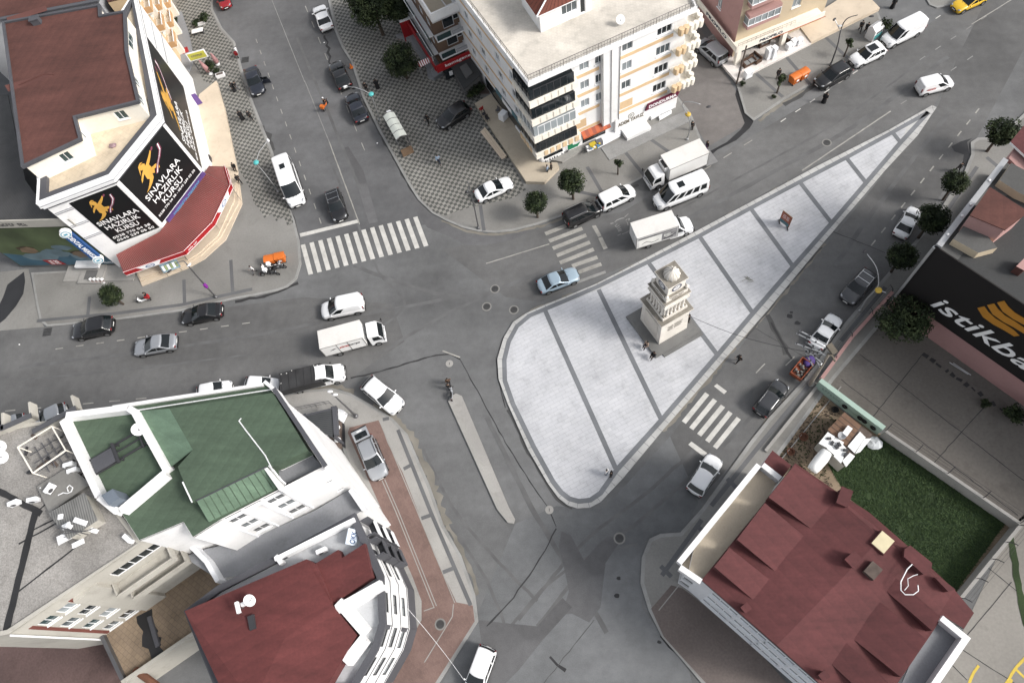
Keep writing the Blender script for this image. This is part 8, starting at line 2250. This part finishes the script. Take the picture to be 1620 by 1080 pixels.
scooter(714,621,95,'silver','silver scooter parked against the end of the traffic island')

# ================================================================ bins, shelter, signs, small furniture
def bin_(x,y,deg,label,z=KH):
 p=P(x,y,z+.6); t=thing('waste_bin',label,'waste bin',(p.x,p.y,z),R(deg),'orange waste bins')
 m=MB(); a=[(-.55,-.5),(.55,-.5),(.55,.5),(-.55,.5)]
 m.add([(x_*.85,y_*.85,.18) for x_,y_ in a]+[(x_,y_,1.1) for x_,y_ in a],[(3,2,1,0),(4,5,6,7),(0,1,5,4),(1,2,6,5),(2,3,7,6),(3,0,4,7)])
 for s in (-.3,0,.3): m.box((s,-.50,.3),.06,.06,.7)
 m.build('body',[ORG],t,False,True)
 m=MB(); n=10
 for k in range(n):
  a0,a1=math.pi*k/n,math.pi*(k+1)/n
  f=lambda a,x_:(x_,.53*math.cos(a),1.1+.24*math.sin(a))
  m.face([f(a0,-.6),f(a0,.6),f(a1,.6),f(a1,-.6)][::-1])
 for x_ in (-.6,.6): m.face([(x_,.53*math.cos(math.pi*k/n),1.1+.24*math.sin(math.pi*k/n)) for k in range(n+1)][::(1 if x_ > 0 else-1)])
 m.build('lid',[ORG],t,False,True)
 for sx in (-.42,.42):
  for sy in (-.36,.36): m=MB(); m.tube([(sx,sy-.04,.09),(sx,sy+.04,.09)],.09,10); m.build('wheel',[TYRE],t,False,True)
 m=MB(); m.box((0,-.545,.6),.35,.02,.3); m.build('label',[MT['letter_white']],t,False,True)
bin_(1257,125,32,'orange waste bin nearest the sapling on the upper pavement'); bin_(1270,118,32,'orange waste bin on the upper pavement, farther from the sapling')
bin_(428,412,8,'orange waste bin at the zebra corner, nearest the person in white'); bin_(444,408,8,'orange waste bin at the zebra corner, nearest the kerb')
p=P(1383,52,.8); t=thing('donation_bin','white and turquoise clothes donation bin on the upper pavement','donation bin',(p.x,p.y,KH),R(35))
m=MB(); m.box((0,0,0),1.5,1.2,1.5); m.obox((-.75,-.6,1.5),(1.5,0,0),(0,1.2,0),(0,0,.12)); m.add([(-.75,-.45,1.62),(.75,-.45,1.62),(.75,.6,1.62),(-.75,.6,1.62),(-.75,.1,2.0),(.75,.1,2.0)],[(0,1,5,4),(2,3,4,5),(0,4,3),(1,2,5)]); m.build('body',[MT['wall_white']],t,False,True)
m=MB(); m.box((0,-.61,.25),1.3,.03,.7); m.box((-.4,-.0,1.66),.4,.5,.02); m.build('panel',[mat('bin_turquoise',(.10,.40,.40),.5,.1)],t,False,True); m=MB(); m.box((0,-.62,1.1),.9,.06,.22); m.build('hatch',[MT['frame_dark']],t,False,True)
# bus shelter
t=thing('bus_shelter','white barrel-roofed bus shelter on the checkered pavement','bus shelter',P(632,215,KH)); ZS=2.55
c=[P(606,184,ZS),P(623,177,ZS),P(644,214,ZS),P(627,222,ZS)]
m=MB(); nl,nw=4,6
def sh(u,v): return c[0].lerp(c[3],u).lerp(c[1].lerp(c[2],u),v)+Vector((0,0,.28*math.sin(math.pi*v)))
for i in range(nl):
 for j in range(nw): f=[sh(i/nl,j/nw),sh((i+1)/nl,j/nw),sh((i+1)/nl,(j+1)/nw),sh(i/nl,(j+1)/nw)]; f=f if (f[1]-f[0]).cross(f[2]-f[0]).z > 0 else f[::-1]; m.face(f); m.face([p_-Vector((0,0,.05)) for p_ in f][::-1])
m.build('roof',[mat('shelter_roof',(.60,.63,.58),.4,.06,1,.03)],t)
m=MB()
for i in range(nl+1): m.tube([sh(i/nl,j/8)+Vector((0,0,.02)) for j in range(9)],.03,4)
for q in c: m.tube([q,Vector((q.x,q.y,KH))],.05,6)
for a,b in ((c[1],c[2]),):
 for z in (.5,1.2): m.tube([Vector((a.x,a.y,z)),Vector((b.x,b.y,z))],.03,4)
m.build('frame',[MT['metal_grey']],t)
m=MB(); a,b=c[1],c[2]; m.obox(Vector((a.x,a.y,.5)),(b-a),Vector((.02,.01,0)),(0,0,1.7)); m.build('back_panel',[mat('shelter_glass',(.20,.22,.22),.1,.1)],t)
m=MB(); a,b=c[3].lerp(c[2],.0),c[2]; o=Vector((a.x,a.y,KH)); m.obox(o,b-a,Vector((.35,-.75,0)),(0,0,.5),0); m.build('bench',[mat('bench_wood',(.20,.13,.08),.8,.2,2)],t)
m=MB(); m.obox(P(611,177,2.3),P(618,185,2.3)-P(611,177,2.3),(.5,.2,0),(0,0,.1)); m.build('sign_panel',[MT['frame_white']],t)
# advertising board on the plaza
t=thing('notice_board','orange and teal notice board standing alone on the white plaza','notice board',P(1239,355,.15)); a,b=P(1233,350,.3),P(1246,360.5,.3); u=(b-a).normalized(); nn=Vector((u.y,-u.x,0)); L=(b-a).length
m=MB(); m.obox(a-u*.06+Vector((0,0,.1)),u*(L+.12),-nn*.12,(0,0,1.85)); m.build('frame',[mat('board_frame',(.22,.10,.05),.6,.15,2)],t)
m=MB(); m.obox(a+Vector((0,0,.16)),u*L,nn*.02,(0,0,.55),1); m.obox(a+Vector((0,0,.71)),u*L,nn*.02,(0,0,1.18),0)
for k in range(3): strokes(m,a+u*L*.5+nn*.02+Vector((0,0,1.62-.24*k)),u,(0,0,1),L*.7,.13,2,.008,(5,4))
m.build('poster',[mat('poster_orange',(.45,.13,.08),.5,.3,2),MT['sign_teal'],MT['letter_white']],t)
m=MB()
for q in (a,b): m.box((q.x,q.y,.15),.08,.6,.16)
m.build('feet',[MT['frame_dark']],t)
# orange trailer loaded with rubble, and the covered hand cart beside it
p=P(1267,585,.5); t=thing('trailer','rusty orange two-wheel trailer filled with rubble at the kerb','trailer',(p.x,p.y,0),ang_px((1258,594),(1276,572)))
m=MB(); RO=mat('rust_orange',(.34,.09,.04),.7,.25,2,.1,grime=.3)
m.box((0,0,.45),2.2,1.3,.08)
for sy in (-.62,.62): m.box((0,sy,.5),2.2,.07,.5)
for sx in (-1.07,1.07): m.box((sx,0,.5),.07,1.2,.5)
m.build('bed',[RO],t,False,True)
m=MB(); random.seed(4)
for k in range(30): m.ball((random.uniform(-.9,.5),random.uniform(-.45,.45),.55+random.uniform(0,.2)),random.uniform(.08,.2),.14,.12,6,4,k % 2)
m.build('rubble_load',[MT['dirt'],MT['concrete']],t,True,True)
wheelset(t,-.3,1.5,.3); m=MB(); m.tube([(1.0,.3,.5),(1.9,0,.45)],.05,5); m.tube([(1.0,-.3,.5),(1.9,0,.45)],.05,5); m.build('drawbar',[RO],t,False,True)
p=P(1280,572,.5); t=thing('hand_cart','small cart under a blue and purple cover in front of the orange trailer','cart',(p.x,p.y,0),ang_px((1258,594),(1276,572)))
m=MB(); m.ball((0,0,.55),.75,.55,.42,12,8,0); m.build('cover',[mat('cover_purple',(.10,.06,.26),.6,.8,2.5,.2)],t,True,True); m=MB(); m.box((.2,-.2,.15),1.3,1.0,.25); m.build('bed',[TRIM],t,False,True); wheelset(t,0,1.1,.22)
# parasols, planters, sign and benches by the orange block
for x0,y0,x1,y1,lb in ((334,117,314,95,'closed pink parasol leaning over the hedge, nearer the white planter'),(345,102,333,84,'closed pink striped parasol beside the yellow sign')):
 a,b=P(x0,y0,KH),P(x1,y1,2.6); t=thing('parasol',lb,'parasol',a,0,'closed parasols by the hedge')
 m=MB(); m.tube([a,a.lerp(b,.25)],.04,6); m.lathe(tuple(a),[(.3,0),(.3,.08),(.06,.1)],10); m.build('pole',[MT['frame_white']],t); m=MB(); m.tube([a.lerp(b,k) for k in (.2,.3,.6,.9,1)],[.34,.36,.26,.12,.03],10); m.build('canopy',[mat('parasol_pink',(.45,.24,.24),.8,.3,4,.1)],t,True)
m=MB(); a=P(301,98,1.9); u=(P(330,90,1.9)-a); n_=Vector((u.y,-u.x,0)).normalized(); m.obox(a,u,-n_*.12,(0,0,1.35),0); m.obox(a+u*.06+Vector((0,0,.12)),u*.88,n_*.02,(0,0,1.1),1); m.obox(a+u*.1-n_*.1-Vector((0,0,1.8)),(.1,0,0),(0,.1,0),(0,0,1.8),2); m.obox(a+u*.88-n_*.1-Vector((0,0,1.8)),(.1,0,0),(0,.1,0),(0,0,1.8),2); strokes(m,a+u*.5+n_*.022+Vector((0,0,.7)),u,(0,0,1),u.length*.6,.3,2,.01,(6,))
tag(m.build('shop_sign',[MT['frame_white'],mat('sign_yellow',(.55,.52,.08),.5,.15,2),MT['metal_grey']]),'yellow sign board in a white frame by the closed parasols','sign')
for x,y,sx,sy,lb in ((317,35,1.1,.55,'white rectangular planter box by the bushy shrub'),(348,118,1.2,.55,'narrow white planter box at the hedge corner')):
 p=P(x,y,.5); t=thing('planter',lb,'planter',(p.x,p.y,KH),.25,'white planters'); m=MB(); m.box((0,0,0),sx,sy,.5); m.build('box',[MT['wall_white']],t,False,True); m=MB(); m.box((0,0,.49),sx*.82,sy*.7,.04); m.build('soil',[MT['dirt']],t,False,True)
p=P(313,50,.5); t=thing('bench','white bench table standing on the checkered pavement','bench',(p.x,p.y,KH),.2); m=MB(); m.box((0,0,.5),1.7,.8,.08); m.build('seat',[MT['wall_white']],t,False,True)
for sx in (-.7,.7): m=MB(); m.box((sx,0,0),.12,.7,.5); m.build('leg',[MT['frame_dark']],t,False,True)
m=MB(); m.prism(PL([(262,30),(288,20),(300,55),(308,95),(300,118),(290,112)]),.1,.24); struct('paving',m,MT['terrace_grey'])
m=MB(); m.obox(P(286,78,.25),P(296,74,.25)-P(286,78,.25),P(289,86,.25)-P(286,78,.25),(0,0,.02)); tag(m.build('door_mat',[MT['sign_red']]),'dark red mat in front of the orange block entrance','mat')
m=MB(); o=P(305,185,.6); m.obox(P(298,152,2.4),P(308,148,2.4)-P(298,152,2.4),Vector((.3,-.3,-1.6)),(.05,.05,0),0); m.obox(P(297,118,.6),(.1,0,0),P(308,152,.6)-P(297,118,.6),(0,0,1.2),1); tag(m.build('cafe_screen',[MT['sign_purple'],MT['canopy_rib']]),'low purple and brown screen at the upper end of the stepped terrace','screen')
for x,y,lb in ((313,305,'small dark crate at the canopy end on the stepped terrace'),(331,254,'dark crate by the white wall above the canopy')):
 p=P(x,y,.6); m=MB(); m.box((p.x,p.y,.58),.7,.9,.6,0,.3); m.box((p.x,p.y,1.18),.6,.8,.03,1,.3); tag(m.build('crate',[MT['frame_dark'],TRIM]),lb,'crate')
p=P(270,425,1.5); t=thing('menu_board','pale menu board on a stand by the cafe steps','menu board',(p.x,p.y,.45),.35); m=MB(); m.obox((-1.1,0,.7),(2.2,0,0),(0,.7,.9),(0,.05,-.05),0); m.build('board',[mat('menu_blue',(.30,.42,.50),.5,.6,3)],t,False,True); m=MB(); 
for k in range(6): m.obox((-.95+.33*k,.12,.87),(.26,0,0),(0,.4,.52),(0,-.012,.01),k % 2)
m.build('pictures',[MT['letter_white'],mat('menu_green',(.35,.42,.2),.6,.3,4)],t,False,True); m=MB(); m.tube([(-.9,-.1,.8),(-.9,0,0)],.03,5); m.tube([(.9,-.1,.8),(.9,0,0)],.03,5); m.build('stand',[MT['metal_grey']],t,False,True)
for k in range(4):
 p=P(143+k*6,444,.6); t=thing('bollard_planter','red and white flag stand in the row before the poster wall','flag stand',(p.x,p.y,KH),.4,'row of flag stands'); m=MB(); m.tube([(0,0,0),(0,0,.8)],.03,5); m.lathe((0,0,0),[(.16,0),(.16,.06),(.04,.08)],8); m.build('pole',[MT['frame_white']],t,False,True); m=MB(); m.obox((0,0,.45),(.32,.1,0),(0,.04,0),(0,0,.42)); m.build('panel',[MT['frame_white' if k % 2 else 'wall_white']],t,False,True); m=MB(); m.obox((0,0,.3),(.3,-.3,0),(0,.03,0),(0,0,.12)); m.build('red_stripe',[MT['sign_red']],t,False,True)
# side terrace goods by the cream block
for x,y,lb,col in ((770,195,'white washing machine on the beige side terrace',None),):
 p=P(799,189,.62); whitebox('washing_machine',797,188,.9,lb,'appliance',(1.0,.8,1.1),.62)
for x,y,mi,lb in ((762,176,'sign_red','small red chair on the beige side terrace'),(766,184,'frame_dark','dark chair on the beige side terrace, middle one'),(772,191,'frame_dark','dark chair on the beige side terrace near the steps'),(788,178,'metal_grey','grey round stool on the beige side terrace')):
 p=P(x,y,.62); t=thing('chair',lb,'chair',(p.x,p.y,.62),x*.3,'chairs on the beige terrace'); m=MB(); m.box((0,0,.42),.45,.45,.05); m.build('seat',[MT[mi]],t,False,True); m=MB(); m.box((-.2,0,.47),.05,.45,.45); m.build('backrest',[MT[mi]],t,False,True)
 for sx in (-.18,.18):
  for sy in (-.18,.18): m=MB(); m.box((sx,sy,0),.04,.04,.42); m.build('leg',[MT['frame_dark']],t,False,True)
m=MB(); random.seed(9); p=P(1186,441,.16)
for k in range(12): a=P(1186+random.uniform(-7,9),441+random.uniform(-5,5),.17); m.tube([a,a+Vector((random.uniform(-.5,.8),random.uniform(-.3,.2),random.uniform(0,.15)))],.02,4)
tag(m.build('broken_branch',[mat('twig',(.20,.20,.13),.9)]),'small broken branch lying on the white plaza','branch')
for x,y,z,lb in ((609,105,.15,'orange warning cone by the black saloon on the checkered kerb'),):
 p=P(556,107,.13); m=MB(); m.lathe((p.x,p.y,KH),[(.28,0),(.28,.03),(.2,.04),(.05,.65),(.03,.66)],10); tag(m.build('traffic_cone',[ORG]),lb,'traffic cone')
for x,y,lb in ((513,68,'crumpled white litter on the upper street'),(597,227,'scrap of white litter on the street below the shelter'),(31,545,'white litter speck on the wide dark street')):
 p=P(x,y,.02); m=MB(); m.ball((p.x,p.y,.07),.12,.09,.06,6,4); tag(m.build('litter',[MT['letter_white']]),lb,'litter')
p=P(623,656,.2); m=MB(); m.box(tuple(P(560.5,639,KH+.01)),.7,.7,.02,0,.3); tag(m.build('access_cover',[MT['concrete_pale']]),'pale square cover in the pavement beside the lamp post','cover')

# ================================================================ walls, fences and the garden plot
def boundary(label,pts,h,t,m,name='wall',cat='wall',cap=None,barbs=False,z0=0.0):
 q=PL(pts,0); root=thing(name,label,cat,(q[0][0],q[0][1],z0)); mb=MB()
 for k_,(a,b) in enumerate(zip(q,q[1:])):
  d=(Vector(b)-Vector(a)); n_=Vector((-d.y,d.x)).normalized()*t; mb.prism([a,b,tuple(Vector(b)+n_),tuple(Vector(a)+n_)],z0,z0+h+.005*k_)
 mb.build('wall',[MT[m]],root)
 if cap:
  mb=MB()
  for a,b in zip(q,q[1:]): d=(Vector(b)-Vector(a)); n_=Vector((-d.y,d.x)).normalized(); mb.prism([tuple(Vector(a)-n_*.05),tuple(Vector(b)-n_*.05),tuple(Vector(b)+n_*(t+.05)),tuple(Vector(a)+n_*(t+.05))],z0+h,z0+h+.08)
  mb.build('coping',[MT[cap]],root)
 if barbs:
  wires=[]
  for a,b in zip(q,q[1:]):
   a,b=Vector(a),Vector(b); n=max(2,int((b-a).length/2.6))
   for k in range(n+1):
    p=a.lerp(b,k/n); d=(b-a).normalized(); s=Vector((-d.y,d.x)); top=Vector((p.x+s.x*.7,p.y+s.y*.7,z0+h+.9)); m_=MB()
    m_.tube([(p.x+s.x*t/2,p.y+s.y*t/2,z0+h),(p.x+s.x*.25,p.y+s.y*.25,z0+h+.5),top],.04,5); m_.build('barbed_post',[MT['frame_dark']],root)
    wires.append((p,s))
  m_=MB()
  for f in (.3,.5,.7): m_.tube([Vector((p.x+s.x*f,p.y+s.y*f,z0+h+.3+f*.85)) for p,s in wires],.014,4)
  m_.build('barbed_wire',[MT['frame_dark']],root)
 return root
mw=boundary('mint green painted wall hung with old tyres beside the concrete yard',[(1288,613),(1387,688)],1.7,.5,'wall_grey','garden_wall')
MINT=mat('mint_paint',(.40,.53,.46),.75,.08,.8,.04,grime=.15); mw.children[0].data.materials[0]=MINT
a,b=P(1288,613),P(1387,688); u=(b-a).normalized(); nn=Vector((u.y,-u.x,0)); L=(b-a).length
for f in (.46,.70,.765,.90):
 m=MB(); c=a+u*L*f+nn*.10+Vector((0,0,.95))
 for k in range(16):
  t0=2*math.pi*k/16
  for q in range(6): t1=2*math.pi*q/6; d=u*math.cos(t0)+Vector((0,0,math.sin(t0))); m.v.append(tuple(c+d*(.22+.09*math.cos(t1))+nn*.08*math.sin(t1)))
 for k in range(16):
  for q in range(6): m.f.append((k*6+q,((k+1)% 16)*6+q,((k+1)% 16)*6+(q+1)% 6,k*6+(q+1)% 6)); m.m.append(0)
 m.build('tyre',[TYRE],mw,True)
m=MB(); strokes(m,a+u*L*.24+nn*.01+Vector((0,0,1.0)),u,(0,0,1),L*.3,.45,0,.012,(7,)); strokes(m,a+u*L*.57+nn*.01+Vector((0,0,.8)),u,(0,0,1),L*.18,.25,0,.012,(9,)); m.build('faded_lettering',[mat('faded_paint',(.24,.34,.30),.8)],mw)
boundary('long concrete wall with barbed wire between grass plot and concrete yard',[(1390,691),(1486,757),(1597,834)],1.7,.28,'concrete_pale','boundary_wall','wall',None,True)
boundary('concrete wall with barbed wire between grass plot and parking lot',[(1597,834),(1554,886),(1505,946)],1.72,.28,'concrete_pale','boundary_wall','wall',None,True)
boundary('low wall with pink coping along the pavement by the concrete yard',[(1296,607),(1345,540),(1408,470)],1.0,.25,'wall_stone','boundary_wall','wall','wall_pink',True)
boundary('low pale kerb wall along the dirt garden',[(1212,716),(1292,616)],.45,.3,'concrete_pale','garden_wall')
boundary('thin grey street-side wall below the dark flat-roofed building',[(1404,484),(1425,458),(1500,365),(1570,280)],1.2,.2,'concrete_dark','boundary_wall')
# ragged shack in the garden
t=thing('garden_shack','ragged garden shack with brown boards and torn white sheeting','shack',P(1335,695)); zs=2.2; zc_=lambda x,y:(1230+x/4.91,560+y/4.91)
m=MB(); m.prism(PL([zc_(325,685),zc_(520,455),zc_(740,625),zc_(520,870)],zs),0,zs,0,1); m.build('walls',[MT['vent_brown'],MT['wall_stone']],t)
m=MB(); c=[zc_(390,585),zc_(520,450),zc_(650,555),zc_(535,712)]; m.prism(PL(c,zs+.1),zs,zs+.1)
for k in range(1,5): m.tube([P(*zc_(lerp(390,520,k/5),lerp(585,450,k/5)),zs+.11),P(*zc_(lerp(535,650,k/5),lerp(712,555,k/5)),zs+.11)],.03,4,1)
m.build('board_roof',[mat('board_brown',(.22,.13,.085),.85,.2,1.5,.1),MT['vent_brown']],t)
random.seed(8); m=MB()
for px in ([(325,685),(395,602),(455,645),(390,735)],[(385,730),(455,648),(515,690),(450,790)],[(440,785),(505,700),(545,735),(500,845)],[(545,715),(640,600),(685,640),(600,770)],[(600,770),(680,650),(730,650),(640,760)],[(500,830),(560,770),(600,790),(530,870)]):
 m.prism(PL([zc_(x+random.uniform(-6,6),y+random.uniform(-6,6)) for x,y in px],zs+.2),zs+.02,zs+.14+random.uniform(0,.12))
m.build('white_sheeting',[mat('sheet_white',(.78,.79,.78),.7,.08,1,.05,grime=.15)],t)
m=MB(); m.prism(PL([zc_(505,610),zc_(548,552),zc_(585,578),zc_(540,638)],zs+.45),zs+.1,zs+.45); m.build('white_box',[MT['frame_white']],t)
m=MB(); p=P(*zc_(498,635),zs+.3); m.lathe((p.x,p.y,zs+.1),[(.30,0),(.36,.3),(.38,.35),(.30,.32),(.02,.12)],14); m.build('round_basin',[MT['wall_grey']],t)
for k,(x,y) in enumerate(((400,655),(425,690),(460,720),(530,745),(530,780),(480,700))): m=MB(); p=P(*zc_(x,y),zs+.3); m.box((p.x,p.y,zs+.2),.4,.25,.18,0,k); m.build('weight_stone',[MT['frame_dark']],t)
m=MB(); a,b=P(*zc_(385,760),1.9),P(*zc_(270,900),1.7); m.tube([a.lerp(b,k/5) for k in range(6)],[.55,.58,.6,.58,.56,.5],10); tag(m.build('plastic_tunnel',[MATS['sheet_white']],None,True),'white plastic tunnel leading from the shack to the red-roofed building','tunnel')
m=MB(); random.seed(2); m.ball(P(*zc_(755,690),.35),.75,.6,.4,10,7); m.v=[tuple(Vector(v)+Vector((random.uniform(-.1,.1),random.uniform(-.1,.1),random.uniform(-.06,.1)))) for v in m.v]; tag(m.build('plastic_bag',[mat('bag_pale',(.55,.58,.60),.5,.15,3)]),'crumpled pale plastic sheet on the grass by the shack corner','plastic sheet')
for x,y,r,lb,mi in ((445,435,.35,'old tyre lying by the shack under the mint wall','tyre'),(200,645,.45,'rusty round brazier in the dirt garden','rust'),(100,760,.4,'rusty tin bowl in the dirt garden near the red roof','rust'),(315,735,.3,'dark bucket at the near corner of the shack','frame_dark')):
 p=P(*zc_(x,y),.1); m=MB(); m.lathe((p.x,p.y,.03),[(r*.8,0),(r,.25),(r*.98,.3),(r*.75,.27),(r*.6,.08),(.02,.08)],14); tag(m.build('old_tyre' if 'tyre' in lb else 'metal_bowl',[MATS[mi]]),lb,'tyre' if 'tyre' in lb else 'bowl')
m=MB(); random.seed(12)
for k in range(1400):
 x,y=random.uniform(1225,1330),random.uniform(620,770)
 if not inside(x,y,[(1220,735),(1295,625),(1335,655),(1300,730),(1320,775),(1290,790)]): continue
 p=P(x,y,.03)
 for q in range(4): a=random.uniform(0,6.28); u=Vector((math.cos(a),math.sin(a),0))*.05; m.face([p-u,p+u,p+Vector((random.uniform(-.1,.1),random.uniform(-.1,.1),random.uniform(.06,.18)))],0 if noise.noise((x*.05,y*.05,1))> 0 else 1)
tag(m.build('weeds',[MATS['grass_a'],MATS['dirt']]),'sparse weeds over the dirt garden','weeds',kind='stuff')
# dark planted strip, yellow bay lines on the parking lot
m=MB(); strip(m,densify(PL([(1597,845),(1605,890),(1616,955),(1625,990)]),.5,.05),.55,.045,0,.2); struct('planted_strip',m,MT['grass_base'])
m=MB()
for a in ([(1533,1080),(1540,1063),(1548,1052)],[(1588,1085),(1604,1060),(1625,1035)],[(1607,1058),(1625,1075)],[(1600,1073),(1596,1085)]): strip(m,densify(PL(a),.4,.02),.22,.032,0,.15)
struct('bay_marking',m,MT['yellow_paint'])
m=MB()
for a in (((1480,1000),(1620,1090)),((1560,895),(1640,960)),((1525,1010),(1600,920)),((1500,1045),(1530,1075))): strip(m,densify(PL(a),.6,.02),.06,.03,0,.3)
for a in (((1405,480),(1620,640)),((1360,560),(1620,760)),((1330,600),(1610,815)),((1460,560),(1380,660)),((1560,640),(1470,740))): strip(m,densify(PL(a),.6,.03),.07,.03,0,.4)
for k in range(14): x=lerp(1462,1600,k/13); y=lerp(560,660,k/13); strip(m,densify(PL([(x,y),(x+6,y+5)]),.3,.15),random.uniform(.2,.5),.034,0,.6)
struct('concrete_joint',m,MATS['crack'])
m=MB()
for k in range(2): m.tube([P(1502+k*6,573+k*1,.12),P(1532+k*4,592+k*1,.12)],.05,5)
tag(m.build('metal_poles',[MT['metal_light']]),'two pale metal poles lying at the foot of the pink wall','poles')
p=P(180,232,ZC); m=MB(); m.ball((p.x,p.y,ZC+.15),.45,.35,.15,10,6); m.v=[tuple(Vector(v)+Vector((random.uniform(-.06,.06),random.uniform(-.06,.06),random.uniform(-.02,.06)))) for v in m.v]; tag(m.build('rag_pile',[mat('rag_pink',(.40,.28,.30),.9,.7,4,.2)]),'pinkish pile of rags on the tiled roof terrace of the corner building','rags')
